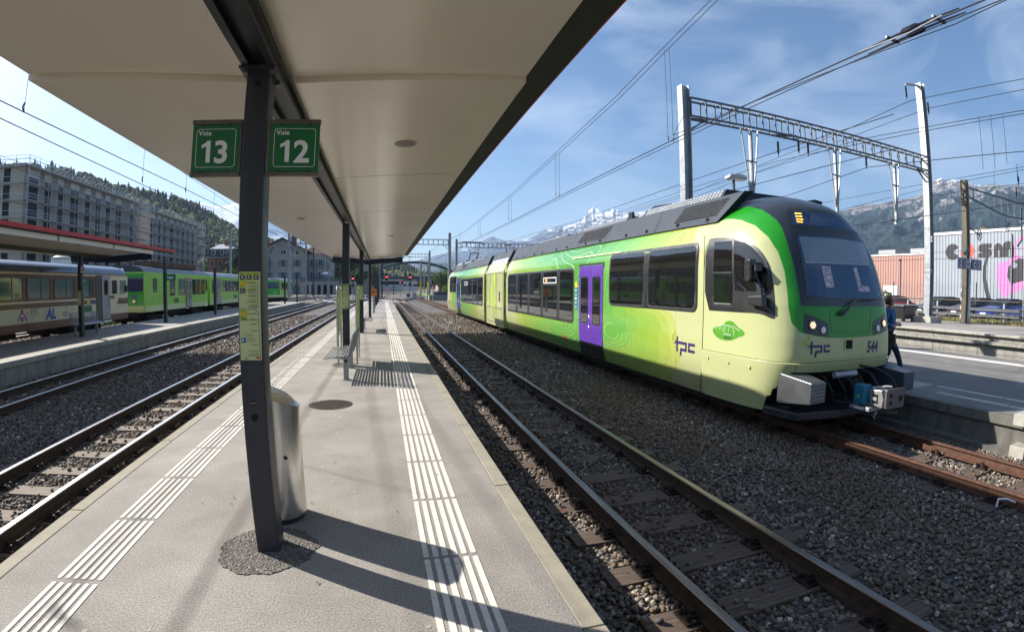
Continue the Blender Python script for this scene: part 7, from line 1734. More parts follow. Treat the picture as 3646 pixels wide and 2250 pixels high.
# ------------------------------------------------------------------ wheelie bin, guard rail, fence
wb = thing('wheeled_bin', 'black wheeled waste container beside the portal mast footing', 'waste bin', (22.1, 14.6, .4))
obj('body', MB().prism([(21.75, .52), (22.65, .52), (22.75, 1.08), (21.65, 1.08)], 'y', 14.2, 14.9), M['train_black'], wb, bevel=.02); obj('lid', MB().box(21.60, 22.80, 14.12, 14.98, 1.081, 1.14), M['anthracite'], wb, bevel=.02)
for x in (21.85, 22.55): obj('wheel', MB().tube([(x, 14.3, .46), (x + .05, 14.3, .46)], .07, 12), M['black'], wb); obj('wheel', MB().tube([(x, 14.8, .46), (x + .05, 14.8, .46)], .07, 12), M['black'], wb)
gr_ = thing('guard_rail', 'double steel crash barrier between the platform verge and the parked cars', 'guard rail', (27.6, 20, .38))
for z in (.62, .92):
    obj('beam', MB().prism([(27.6, z), (27.5, z + .04), (27.6, z + .09), (27.5, z + .14), (27.52, z + .15), (27.62, z + .09), (27.52, z + .04), (27.62, z)], 'y', 6, 40), M['galv'], gr_)
obj('hand_rail', MB().tube([(27.55, 6, 1.42), (27.55, 40, 1.42)], .03, 6), M['oldsteel'], gr_)
for k in range(18): y = 6.4 + k * 1.9; obj('post', MB().box(27.63, 27.71, y, y + .08, .30, 1.40), M['galv'], gr_)
fe = thing('mesh_fence', 'tall thin wire mesh fence behind the crash barrier', 'fence', (27.9, 20, .38))
for k in range(14): y = 6.0 + k * 2.6; obj('post', MB().tube([(27.9, y, .38), (27.9, y, 2.35)], .03, 6), M['galv_dark'], fe); obj('footing', MB().box(27.75, 28.05, y - .25, y + .25, .30, .50), M['concrete_light'], fe)
mb = MB()
for k in range(260):
    y = 6 + k * .13
    for s in (-1, 1): 
        a, b = (27.9, y, .42), (27.9, y + s * 1.85, 2.27); mb.add([(27.9, y - .003, .42), (27.9, y + .003, .42), (27.9, y + s * 1.85 + .003, 2.27), (27.9, y + s * 1.85 - .003, 2.27)], [(0, 1, 2, 3)])
obj('wire_mesh', mb, M['galv_dark'], fe, fixn=False, kind='stuff')
# ------------------------------------------------------------------ corrugated store building
M['corr_grey'] = vary('pale_grey_corrugated', (.30, .33, .37), .5, .1, .05, .4); M['corr_pink'] = vary('salmon_corrugated', (.40, .225, .185), .55, .05, .05, .4); M['black_paint'] = vary('black_wall_paint', (.035, .035, .042), .55, 0, .1, 1); M['pink_paint'] = vary('pink_wall_paint', (.62, .20, .46), .5, 0, .05, 1); M['red_paint'] = vary('red_wall_paint', (.75, .12, .10), .5, 0, .05, 1)
PIT = .36
def ribx(y): f = (y / PIT) % 1.0; return -.045 if f < .36 else (-.045 + .045 * (f - .36) / .12 if f < .48 else (0 if f < .88 else -.045 * (f - .88) / .12))
def corr(par, X, ya, yb, z0, z1, m):
    k0 = math.floor(ya / PIT); mb = MB(); ys = []
    for k in range(k0, int(yb / PIT) + 1):
        for f in (0, .36, .48, .88): ys.append(PIT * (k + f))
    ys = [v for v in ys if ya < v < yb]; ys = [ya] + ys + [yb]; vs = [(X + ribx(y), y, z) for y in ys for z in (z0, z1)]
    return obj('corrugated_wall', mb.add(vs, [(2 * i, 2 * i + 1, 2 * i + 3, 2 * i + 2) for i in range(len(ys) - 1)]), m, par, fixn=False)
st_ = thing('store_building', 'pale grey and salmon corrugated store with a large painted cosmo graphic', 'building', (54, 25, .1))
X0 = 54
corr(st_, X0, 6, 31.75, .1, 7.86, M['corr_grey']); corr(st_, X0 + .3, 31.76, 62, .1, 5.95, M['corr_pink'])
obj('wall', MB().box(X0 + .1, X0 + 30, 6, 31.75, .1, 7.9), M['corr_grey'], st_); obj('wall', MB().box(X0 + .4, X0 + 30, 31.76, 62, .1, 6.0), M['corr_pink'], st_)
obj('parapet', MB().box(X0 - .12, X0 + .2, 5.9, 31.8, 7.87, 8.12), M['white'], st_); obj('parapet', MB().box(X0 + .18, X0 + .5, 31.81, 62, 5.96, 6.14), M['white'], st_)
obj('plinth', MB().box(X0 - .15, X0 + .05, 6, 62, .08, .75), M['concrete_light'], st_)
for k, (y, w) in enumerate(((10, 3.2), (16, 3.2), (21.5, 3), (26.5, 2.6))): obj('roof_light', MB().prism([(y, 8.13), (y + w, 8.13), (y + w * .62, 9.0)], 'x', X0 + 4, X0 + 9), M['oldsteel'], st_)
for y in (33.5, 38): obj('roof_vent', MB().box(X0 + 2, X0 + 4, y, y + 2.4, 6.15, 6.8), M['galv'], st_)
obj('downpipe', MB().tube([(X0 - .12, 23.0, .1), (X0 - .12, 23.0, 7.6)], .06, 6), M['galv'], st_)
def wallpaint(name, polys, m):
    """paint a 2D shape (horizontal -y, z) over the corrugations"""
    bm = bmesh.new()
    for vs, fs in polys:
        bv = [bm.verts.new((0, v[0], v[1])) for v in vs]
        for f in fs:
            try: bm.faces.new([bv[i] for i in f])
            except ValueError: pass
    ys = [v.co.y for v in bm.verts]; lo, hi = min(ys), max(ys)
    for k in range(math.floor(lo / PIT), int(hi / PIT) + 1):
        for f in (0, .36, .48, .88):
            c = PIT * (k + f)
            if lo < c < hi: bmesh.ops.bisect_plane(bm, geom=bm.verts[:] + bm.edges[:] + bm.faces[:], plane_co=(0, c, 0), plane_no=(0, 1, 0))
    bmesh.ops.triangulate(bm, faces=bm.faces)
    m_ = MB(); bm.verts.index_update(); m_.add([(X0 + ribx(v.co.y) - .008, v.co.y, v.co.z) for v in bm.verts], [tuple(v.index for v in f.verts) for f in bm.faces]); bm.free()
    return obj(name, m_, m, st_, fixn=False)
def Rg(p): return (p, [tuple(range(len(p)))])
def arc(cx, cz, r, a0, a1, n=20, k=1.): return [(cx - r * math.cos(R(a)), cz + k * r * math.sin(R(a))) for a in np.linspace(a0, a1, n)]
wallpaint('painted_letter', [Rg(arc(29.42, 6.07, .82, 28, 332, 30) + [(29.25, 5.93), (29.25, 6.2)])], M['black_paint'])
wallpaint('painted_letter', [Rg(arc(27.75, 6.1, .80, -170, 80, 24) + [(27.75, 6.1)]), ], M['red_paint'])
wallpaint('painted_letter', [Rg([(25.1, 6.75), (26.2, 6.75), (26.5, 6.55), (26.55, 6.2), (26.4, 5.98), (26.0, 5.9), (26.55, 5.85), (26.55, 5.40), (25.5, 5.40), (25.1, 5.6), (25.05, 5.95), (25.2, 6.2), (25.6, 6.3), (25.1, 6.32)])], M['black_paint'])
def mshape(): 
    o = [(24.85, 5.40), (24.85, 6.45)] + arc(24.37, 6.32, .48, 170, 20, 10) + arc(23.35, 6.32, .55, 160, 10, 10) + [(22.78, 6.4), (22.78, 5.40)]
    return [Rg([(24.85, 5.40), (24.85, 6.35)] + arc(24.42, 6.32, .43, 178, 5, 10) + [(23.98, 5.40), (24.30, 5.40), (24.30, 6.1), (24.42, 6.1), (24.42, 5.40)]), Rg([(23.97, 5.40), (23.97, 6.35)] + arc(23.38, 6.30, .60, 178, 5, 12) + [(22.78, 5.40), (23.2, 5.40), (23.2, 6.1), (23.34, 6.1), (23.34, 5.40)])]
wallpaint('painted_letter', mshape(), M['black_paint'])
wallpaint('painted_figure', [Rg([(22.72, 6.7), (22.1, 7.3), (21.3, 7.5), (20.2, 7.2), (19.5, 6.3), (19.6, 3.2), (21.6, 2.55), (23.9, 1.6), (24.35, 2.7), (24.6, 3.9), (24.42, 5.0), (24.1, 4.85), (23.5, 5.0), (23.1, 5.35), (22.72, 5.4)])], M['pink_paint'])
wallpaint('painted_eye', [disc2d(21.75, 6.15, .88, 30)], M['corr_grey']).location.x -= .008; wallpaint('painted_pupil', [disc2d(21.75, 6.15, .2, 16)], M['pink_paint']).location.x -= .016
wallpaint('painted_shape', [Rg([(22.4, 5.25), (21.0, 5.2), (20.2, 3.6), (21.6, 3.25), (23.1, 2.85), (23.45, 3.6), (23.35, 4.5)])], M['black_paint']).location.x -= .008; wallpaint('painted_dot', [disc2d(22.75, 4.62, .27, 18)], M['corr_grey']).location.x -= .016
wallpaint('painted_tail', [Rg([(25.45, 5.38), (25.75, 5.38), (26.0, 4.5), (26.02, 3.4), (25.85, 2.3), (25.4, 1.1), (24.95, 1.1), (25.35, 2.2), (25.65, 3.4), (25.65, 4.5)])], M['black_paint'])
rl = thing('store_railing', 'pale railing running in front of the store wall', 'railing', (50, 22, .1))
for k in range(120): obj('bar', MB().box(49.98, 50.02, 8 + k * .22, 8.05 + k * .22, .15, 1.25), M['galv'], rl)
obj('top_rail', MB().box(49.95, 50.05, 8, 34.3, 1.251, 1.31), M['galv'], rl)
lp = thing('store_lamp', 'thin white lamp post before the pink figure', 'street lamp', (36.5, 14.7, .1)); obj('pole', MB().tube([(36.5, 14.7, .1), (36.5, 14.7, 6.3)], .06, 8), M['galv'], lp); obj('lamp_head', MB().tube([(36.5, 14.7, 6.3), (36.5, 14.7, 6.42), (36.5, 14.7, 6.5)], [.25, .28, .05], 12), M['galv'], lp)
l2 = thing('store_lamp', 'thin lamp post before the salmon wall', 'street lamp', (43, 28.6, .1)); obj('pole', MB().tube([(43, 28.6, .1), (43, 28.6, 4.6)], .05, 8), M['galv_dark'], l2); obj('lamp_head', MB().tube([(43, 28.6, 4.62), (42.6, 28.4, 4.72)], [.12, .05], 8), M['galv_dark'], l2)

# ------------------------------------------------------------------ parked cars
def parked_car(x, y, ang, col, lb, lights='white'):
    t = thing('parked_car', lb, 'car', (x, y, .10), 'cars parked before the store'); t.rotation_euler = (0, 0, 0)
    ca, sa = math.cos(ang), math.sin(ang)
    def T(u, v, w): return (x + u * ca - v * sa, y + u * sa + v * ca, .10 + w)
    paint = vary('car_paint', col, .25, .3, .06, 1, coat=.8)
    prof = [(-2.1, .28, .80, .0), (-2.05, .22, .88, 0), (-1.6, .20, .95, 0), (-.9, .2, 1.0, 0), (.0, .2, .98, 0), (.95, .2, .95, 0), (1.55, .2, .84, 0), (2.0, .24, .70, 0), (2.1, .32, .58, 0)]
    vs = []; 
    for u, zb, zt, _ in prof:
        w = .86 if abs(u) < 1.8 else .74
        for v, z in ((-w, zb), (-w * 1.02, (zb + zt) / 2), (-w * .93, zt), (0, zt + .03), (w * .93, zt), (w * 1.02, (zb + zt) / 2), (w, zb), (0, zb)): vs.append(T(u, v, z))
    n = 8; L = len(prof); fs = [(i * n + k, i * n + (k + 1) % n, (i + 1) * n + (k + 1) % n, (i + 1) * n + k) for i in range(L - 1) for k in range(n)] + [tuple(range(n))[::-1], tuple((L - 1) * n + k for k in range(n))]
    obj('body', MB().add(vs, fs), paint, t, smooth=True)
    gh_ = [(-1.75, .94), (-1.25, 1.34), (-.6, 1.44), (.15, 1.42), (.95, .96)]
    vs = [];
    for u, z in gh_:
        w = .74 if z < 1 else .58
        vs += [T(u, -w, z), T(u, w, z)]
    fs = [(2 * i, 2 * i + 1, 2 * i + 3, 2 * i + 2) for i in range(4)] + [tuple(range(0, 10, 2)), tuple(range(1, 10, 2))[::-1]]
    g = obj('cabin_glass', MB().add(vs, fs), M['glass_bldg'], t); g.data.materials[0] = M['glass_bldg']
    vs = [T(-1.25, -.59, 1.345), T(-1.25, .59, 1.345), T(-.6, .59, 1.45), T(-.6, -.59, 1.45), T(.12, -.59, 1.435), T(.12, .59, 1.435)]
    obj('roof', MB().add(vs, [(0, 1, 2, 3), (3, 2, 5, 4)]), paint, t)
    for u in (-1.25, -.35, .13): 
        for s in (-1, 1): obj('pillar', MB().bar(T(u, s * .60, 1.42 if u > -1 else 1.35), T(u + (.8 if u > 0 else 0), s * .77, .95), .06), paint, t)
    for u in (-1.3, 1.3):
        for s in (-1, 1):
            a, b = T(u, s * .70, .31), T(u, s * .89, .31); w = obj('wheel', MB().tube([a, b], .31, 18), M['black'], t, smooth=True); obj('rim', MB().tube([T(u, s * .885, .31), T(u, s * .905, .31)], .20, 14), M['galv'], w)
    for s in (-1, 1): obj('headlight', MB().add([T(2.09, s * .72, .56), T(2.04, s * .40, .58), T(1.86, s * .42, .70), T(1.80, s * .75, .72)], [(0, 1, 2, 3)]), M['white'], t, fixn=False); obj('tail_light', MB().box(*(0, .1, 0, .1, 0, .1)) if False else MB().add([T(-2.11, s * .78, .62), T(-2.09, s * .5, .62), T(-2.06, s * .5, .8), T(-2.08, s * .78, .8)], [(0, 1, 2, 3)]), M['red_print'], t, fixn=False)
    obj('number_plate', MB().add([T(2.125, -.26, .36), T(2.125, .26, .36), T(2.11, .26, .47), T(2.11, -.26, .47)], [(0, 1, 2, 3)]), M['white'], t, fixn=False)
ang0 = R(160)
for (x, y, a, c, lb) in ((36.4, 25.2, R(120), (.16, .012, .014), 'dark red parked car right behind the walking woman'), (38.8, 22.0, ang0, (.018, .022, .03), 'black parked car just right of the tall portal mast'), (39.2, 19.4, ang0, (.07, .055, .07), 'dark plum parked car partly behind the twin channel mast'), (38.9, 17.0, ang0, (.01, .04, .24), 'bright blue parked car with round headlights facing the tracks'), (39.2, 14.0, R(30), (.55, .56, .58), 'white parked car with red tail light at the right frame edge'), (41.5, 20.9, ang0, (.05, .05, .06), 'dark grey car in the second row behind the twin mast')): parked_car(x, y, a, c, lb)
sg = thing('store_entrance_sign', 'small white box sign behind the red car', 'sign', (45, 31, .1)); obj('board', MB().box(44.6, 44.8, 30.0, 31.6, 1.4, 2.4), M['white'], sg); obj('leg', MB().box(44.65, 44.75, 30.1, 30.2, .1, 1.399), M['galv'], sg); obj('leg', MB().box(44.65, 44.75, 31.4, 31.5, .1, 1.399), M['galv'], sg)
# ------------------------------------------------------------------ walking woman
pw = thing('person', 'woman in blue denim jacket and dark jeans walking on the right platform', 'person', (9.58, 6.52, 0))
fx, fy = .50, -.866; lx, ly = .866, .50      # heading and her left
def PP(f, l, z): return (9.47 + f * fx + l * lx, 6.54 + f * fy + l * ly, z)
def skin(name, nodes, edges, mat, par, sub=2):
    me = bpy.data.meshes.new(name); b = origin_of(par) if par else Vector((9.58, 6.52, 0))
    me.from_pydata([tuple(Vector(PP(*n[:3])) - b) for n in nodes], edges, []); me.materials.append(mat)
    o = bpy.data.objects.new(name, me); COL.objects.link(o)
    if par: o.parent = par
    sk = o.modifiers.new('skin', 'SKIN'); sk.use_smooth_shade = True
    me.skin_vertices.new(name='') if not me.skin_vertices else None
    for i, n in enumerate(nodes):
        r = n[3]; me.skin_vertices[0].data[i].radius = (r, r if len(n) < 5 else n[4]); me.skin_vertices[0].data[i].use_root = (i == 0)
    sb = o.modifiers.new('sub', 'SUBSURF'); sb.levels = sub; sb.render_levels = sub
    return o
M['skin'] = vary('skin_tone', (.52, .30, .22), .5, 0, .06, 9); M['denim'] = vary('blue_denim', (.035, .11, .27), .85, 0, .35, 14, .3, 200); M['jeans'] = vary('dark_jeans', (.012, .022, .05), .85, 0, .3, 12, .3, 200); M['hair'] = vary('brown_hair', (.085, .04, .022), .6, 0, .4, 20)
nodes = [(0, 0, .88, .085, .11), (0, 0, 1.05, .075, .10), (.01, 0, 1.22, .095, .14), (.02, 0, 1.34, .05, .07), (.035, 0, 1.41, .042), (.05, 0, 1.46, .062), (.055, 0, 1.53, .078), (.05, 0, 1.58, .066),
         (.01, .15, 1.31, .045), (.04, .20, 1.08, .036), (.20, .12, 1.02, .028), (.25, .08, 1.03, .024),
         (.01, -.15, 1.31, .045), (-.07, -.20, 1.07, .036), (.12, -.17, 1.01, .028), (.17, -.15, 1.04, .026), (.21, -.145, 1.06, .022),
         (0, .08, .84, .085), (.19, .08, .47, .055), (.30, .08, .10, .038), (.40, .08, .05, .035),
         (0, -.08, .84, .085), (.03, -.08, .46, .055), (-.27, -.08, .16, .038), (-.22, -.08, .05, .034)]
for k, (dl, dz_, L) in enumerate(((.015, .02, .050), (.004, .008, .058), (-.006, -.006, .055), (-.014, -.020, .044))): pass
ed = [(0, 1), (1, 2), (2, 3), (3, 4), (4, 5), (5, 6), (6, 7), (2, 8), (8, 9), (9, 10), (10, 11), (2, 12), (12, 13), (13, 14), (14, 15), (15, 16), (0, 17), (17, 18), (18, 19), (19, 20), (0, 21), (21, 22), (22, 23), (23, 24)]
base = len(nodes)
for k, (dz_, L) in enumerate(((.018, .045), (.006, .052), (-.006, .050), (-.018, .040))):
    i = len(nodes); nodes += [(.225, -.135 + .004 * k, 1.06 + dz_, .009), (.225 + L * .5, -.120, 1.06 + dz_ - .004, .008), (.225 + L * .35, -.100, 1.055 + dz_ - .006, .007)]; ed += [(16, i), (i, i + 1), (i + 1, i + 2)]
i = len(nodes); nodes += [(.195, -.125, 1.085, .010), (.215, -.105, 1.10, .008)]; ed += [(15, i), (i, i + 1)]
body = skin('body', nodes, ed, M['skin'], pw)
jk = [(0, 0, .84, .125, .165), (0, 0, 1.07, .105, .145), (.01, 0, 1.22, .112, .165), (.02, 0, 1.33, .07, .10), (.01, .155, 1.31, .062), (.04, .205, 1.08, .052), (.18, .13, 1.02, .042), (.01, -.155, 1.31, .062), (-.07, -.205, 1.07, .052), (.10, -.175, 1.01, .042)]
skin('denim_jacket', jk, [(0, 1), (1, 2), (2, 3), (2, 4), (4, 5), (5, 6), (2, 7), (7, 8), (8, 9)], M['denim'], pw)
skin('jacket_collar', [(.02, .06, 1.36, .022), (.065, .03, 1.33, .020), (.075, 0, 1.29, .016), (.065, -.03, 1.33, .02), (.02, -.06, 1.36, .022), (-.04, 0, 1.38, .022)], [(0, 1), (1, 2), (2, 3), (3, 4), (4, 5), (5, 0)], M['denim'], pw, 1)
tr2 = [(0, 0, .95, .110, .15), (0, .085, .82, .095), (.10, .083, .64, .080), (.19, .08, .47, .066), (.26, .08, .28, .056), (.30, .08, .125, .046), (0, -.085, .82, .095), (.02, -.083, .64, .080), (.03, -.08, .46, .066), (-.12, -.08, .30, .056), (-.26, -.08, .175, .046)]
skin('jeans', tr2, [(0, 1), (1, 2), (2, 3), (3, 4), (4, 5), (0, 6), (6, 7), (7, 8), (8, 9), (9, 10)], M['jeans'], pw)
skin('shoe', [(.27, .08, .055, .045), (.34, .08, .045, .042), (.43, .08, .04, .032)], [(0, 1), (1, 2)], M['train_black'], pw, 2); skin('shoe', [(-.29, -.08, .12, .042), (-.23, -.08, .06, .042), (-.17, -.08, .035, .03)], [(0, 1), (1, 2)], M['train_black'], pw, 2)
for f0, l0, z0 in ((.35, .08, .011),): obj('shoe_sole', MB().prism([(PP(f0 + .11 * math.cos(a), l0 + .045 * math.sin(a), 0)[0], PP(f0 + .11 * math.cos(a), l0 + .045 * math.sin(a), 0)[1]) for a in np.linspace(0, 6.283, 16, endpoint=False)], 'z', .002, .022), M['white'], pw)
skin('hair', [(.03, 0, 1.60, .085), (-.02, 0, 1.55, .085), (-.04, 0, 1.48, .075), (-.03, 0, 1.41, .055), (.03, .065, 1.50, .03), (.02, .06, 1.42, .028), (.03, -.065, 1.50, .03), (.02, -.06, 1.42, .028)], [(0, 1), (1, 2), (2, 3), (1, 4), (4, 5), (1, 6), (6, 7)], M['hair'], pw)
hd_ = obj('face_detail', MB().tube([PP(.125, 0, 1.54), PP(.150, 0, 1.505), PP(.13, 0, 1.495)], [.008, .013, .008], 8), M['skin'], pw, smooth=True)
for s in (-1, 1): obj('eye', MB().tube([PP(.118, s * .028, 1.535), PP(.127, s * .030, 1.535)], .009, 8), M['black_print'], pw)
obj('mouth', MB().tube([PP(.122, -.022, 1.468), PP(.131, 0, 1.468), PP(.122, .022, 1.468)], .006, 6), M['red_print'], pw)
hb = thing('handbag', 'dark handbag hanging at the hip of the walking woman', 'bag', PP(.1, -.2, .7)); obj('bag_body', MB().prism([(PP(-.02, -.2, 0)[1] - .0, .62), (PP(.2, -.2, 0)[1], .62), (PP(.2, -.2, 0)[1] + .01, .86), (PP(0, -.2, 0)[1], .88)], 'x', PP(.1, -.24, 0)[0], PP(.1, -.17, 0)[0]), M['train_black'], hb, bevel=.01); obj('strap', MB().tube([PP(.05, -.19, .87), PP(.10, -.17, 1.05), PP(.06, -.15, 1.25), PP(0, -.10, 1.40)], .012, 6), M['train_black'], hb)

# ------------------------------------------------------------------ trees and bushes
M['bark'] = vary('bark', (.07, .055, .042), .95, 0, .3, 4)
def leafmat(name, c):
    t = NT(name); at = t.add('ShaderNodeAttribute'); at.attribute_name = 'tone'
    n = t.noise(t.coord(), .6, 3); t.set(col=t.mix(.35, at.outputs['Color'], t.ramp(n, [(.3, tuple(x * .6 for x in c)), (.7, tuple(min(1, x * 1.4) for x in c))])), rough=.75, spec=.3); return t.m
M['leaf'] = leafmat('leaves', (.07, .12, .025))
def tree(x, y, z0, h, rad, lb, col, trunk=.3, clumps=60, leaves=55, ls=.22, conifer=False, bush=False, seed=0):
    r = np.random.default_rng(seed + int(abs(x) * 7)); t = thing('bush' if bush else 'tree', lb, 'bush' if bush else 'tree', (x, y, z0))
    if not bush:
        obj('trunk', MB().tube([(x, y, z0), (x + .1, y, z0 + h * .4), (x - .1, y + .1, z0 + h * .8)], [.035 * h, .024 * h, .008 * h], 8), M['bark'], t, smooth=True)
        mb = MB()
        for k in range(9): a = r.uniform(0, 6.28); zz = z0 + h * r.uniform(.3, .7); mb.tube([(x, y, zz), (x + math.cos(a) * rad * .4, y + math.sin(a) * rad * .4, zz + h * .10), (x + math.cos(a) * rad * .75, y + math.sin(a) * rad * .75, zz + h * .16)], [.012 * h, .007 * h, .003 * h], 5)
        obj('limb', mb, M['bark'], t, kind='stuff')
    V = []; C = []
    for k in range(clumps):
        if conifer:
            u = r.uniform(0, 1) ** .7; zc = z0 + h * (.12 + .88 * (1 - u)); rr = rad * (.15 + .95 * u) * r.uniform(.3, 1); a = r.uniform(0, 6.28); c = np.array([x + rr * math.cos(a), y + rr * math.sin(a), zc]); cs = np.array([rad * .35, rad * .35, h * .035])
        else:
            d = r.normal(size=3); d /= np.linalg.norm(d); q = r.uniform(.35, 1.0); lo = 0 if bush else .32
            c = np.array([x, y, z0 + h * (lo + (1 - lo) * .5)]) + d * q * np.array([rad, rad, h * (1 - lo) * .48]); cs = np.array([rad, rad, rad]) * r.uniform(.18, .32)
        n = leaves; p = c + r.normal(size=(n, 3)) * cs * .6; s = ls * r.uniform(.6, 1.3, n); A = r.normal(size=(n, 3)); A /= np.linalg.norm(A, axis=1, keepdims=True); B = np.cross(A, r.normal(size=(n, 3))); B /= np.linalg.norm(B, axis=1, keepdims=True)
        q4 = np.stack([p - A * s[:, None], p + B * s[:, None] * .55, p + A * s[:, None], p - B * s[:, None] * .55], 1); V.append(q4.reshape(-1, 3)); cc = np.array(col) * r.uniform(.65, 1.45); cc = np.tile(cc, (n, 1)) * r.uniform(.8, 1.2, (n, 1)); C.append(np.repeat(np.c_[cc, np.ones(n)], 4, 0))
    V = np.concatenate(V); V[:, 2] = np.maximum(V[:, 2], z0 + .02); o = np_mesh('crown', V - np.array([x, y, z0]), np.arange(len(V)).reshape(-1, 4), M['leaf']); o.parent = t; setcol(o, 'tone', np.concatenate(C)); return t
G1_, G2_, G3_ = (.14, .20, .035), (.045, .075, .025), (.08, .12, .03)
tree(-45.0, 163, -.5, 15.5, 5.5, 'dark spreading cedar right of the brick villa', G2_, clumps=90, leaves=60, ls=.42, conifer=True); tree(-29.5, 102, -.5, 6.2, 2.6, 'light green young tree between the railcars and the nearest post', G1_, clumps=70, ls=.20)
tree(-33.5, 104, -.5, 3.4, 2.4, 'rounded green bush left of the light green tree', G3_, bush=True, clumps=40, ls=.18); tree(-37.5, 108, -.5, 3.6, 2.2, 'yellow green bush behind the coach roof', (.20, .24, .03), bush=True, clumps=40, ls=.18); tree(-26.3, 99, -.5, 4.4, 2.0, 'green bush close to the nearest post', G3_, bush=True, clumps=40, ls=.18); tree(-40.5, 112, -.5, 3.0, 2, 'dark bush under the scaffold corner', G2_, bush=True, clumps=30, ls=.18)
tree(-13.5, 182, -.5, 14, 5.5, 'dark green tree above the terrace annexe', G2_, clumps=90, leaves=60, ls=.38); tree(-9.0, 172, -.5, 8, 3.6, 'green tree between the canopy posts in the distance', G3_, clumps=70, ls=.3); tree(-18.5, 186, -.5, 13, 5, 'dense tree behind the house wing', G2_, clumps=80, leaves=60, ls=.38); tree(-4.5, 210, -.5, 11, 4.5, 'pale green tree left of the bridge', (.12, .15, .05), clumps=70, ls=.35)
tree(21, 186, -.5, 8, 3.6, 'round green tree right of the arch bridge', (.12, .19, .04), clumps=70, ls=.3); tree(26.5, 192, -.5, 7, 3.4, 'second green tree right of the arch bridge', G3_, clumps=60, ls=.3); tree(15.5, 120, -.5, 2.2, 2.2, 'low bright green bush on the far bank', (.18, .25, .04), bush=True, clumps=40, ls=.18); tree(18.6, 128, -.5, 3.6, 2.6, 'green bush beside the far lamp', G3_, bush=True, clumps=40, ls=.2)
tree(11.6, 104, -.55, 1.4, 1.5, 'small low green bush behind the low platform stub', (.18, .25, .04), bush=True, clumps=30, ls=.15); tree(38.5, 27.3, .1, 1.9, .75, 'small leafy bush behind the fence beside the red car', (.10, .14, .03), bush=True, clumps=18, leaves=40, ls=.10)
gb_ = MB(); gb_.add([(9.5, 92, -.55), (24, 92, -.55), (30, 150, -.2), (9, 150, -.2), (14, 112, .4), (22, 116, .5)], [(0, 1, 5, 4), (1, 2, 5), (2, 3, 4, 5), (3, 0, 4)]); structure('grass_bank', gb_, vary('spring_grass', (.12, .20, .03), .95, 0, .3, .5, .4, 4))

# ------------------------------------------------------------------ wooded hills and mountains
def terrain(name, prof, D0, D1, lab, mat, na=360, nr=46, amp=.5, seed=0, back=1.15, ridged=True, power=.85, fr=14, ridge_amp=.12):
    az = np.linspace(prof[0][0], prof[-1][0], na); P_ = np.array(prof); el = np.interp(az, P_[:, 0], P_[:, 1])
    t = np.r_[np.linspace(0, 1, nr), 1 + (back - 1) * np.linspace(.1, 1, 8)]; A, T_ = np.meshgrid(az, t); rr = D0 + (D1 - D0) * T_
    gx, gy = rr * np.sin(np.radians(A)), rr * np.cos(np.radians(A)); q = fr / D1
    kk = max(3, int(3.2 / ((prof[-1][0] - prof[0][0]) / na))); pad = np.pad(el, kk, mode='edge'); els = np.convolve(pad, np.hanning(2 * kk + 1) / np.hanning(2 * kk + 1).sum(), 'valid')
    wt = (np.clip(t, 0, 1) ** 5)[:, None]; E_ = els[None, :] * (1 - wt) + el[None, :] * wt
    E_ = E_ + (fbm(gx * q * 3 + seed + 50, gy * q * 3 + 50, 6, .55, ridged) - .5) * ridge_amp * 2
    n = fbm(gx * q + 90 + seed, gy * q + 90, 7, .52, ridged) - .5; n2 = fbm(gx * q * .3 + seed * 3 + 20, gy * q * .3 + 20, 3, .5, ridged) - .5
    up = np.clip(T_, 0, 1); w = up * (1 - up) * 4
    e = E_ * up ** power + (n * amp + n2 * amp * 1.4) * w * (E_ / 9); dn = np.clip(T_ - 1, 0, 1) / (back - 1); e = np.where(T_ > 1, E_ * (1 - dn * .8), e); e = np.maximum(e, -.02)
    Z = 1.65 + rr * np.tan(np.radians(e)) - 2.2 * (up < .001); X = rr * np.sin(np.radians(A)); Y = rr * np.cos(np.radians(A))
    V = np.stack([X, Y, Z], -1).reshape(-1, 3); m, k = A.shape; i, j = np.meshgrid(np.arange(m - 1), np.arange(k - 1), indexing='ij'); a = (i * k + j).ravel()
    F_ = np.stack([a, a + 1, a + k + 1, a + k], 1); o = np_mesh(name, V, F_, mat, True); o['kind'] = 'structure'; return o, (A, rr, Z)
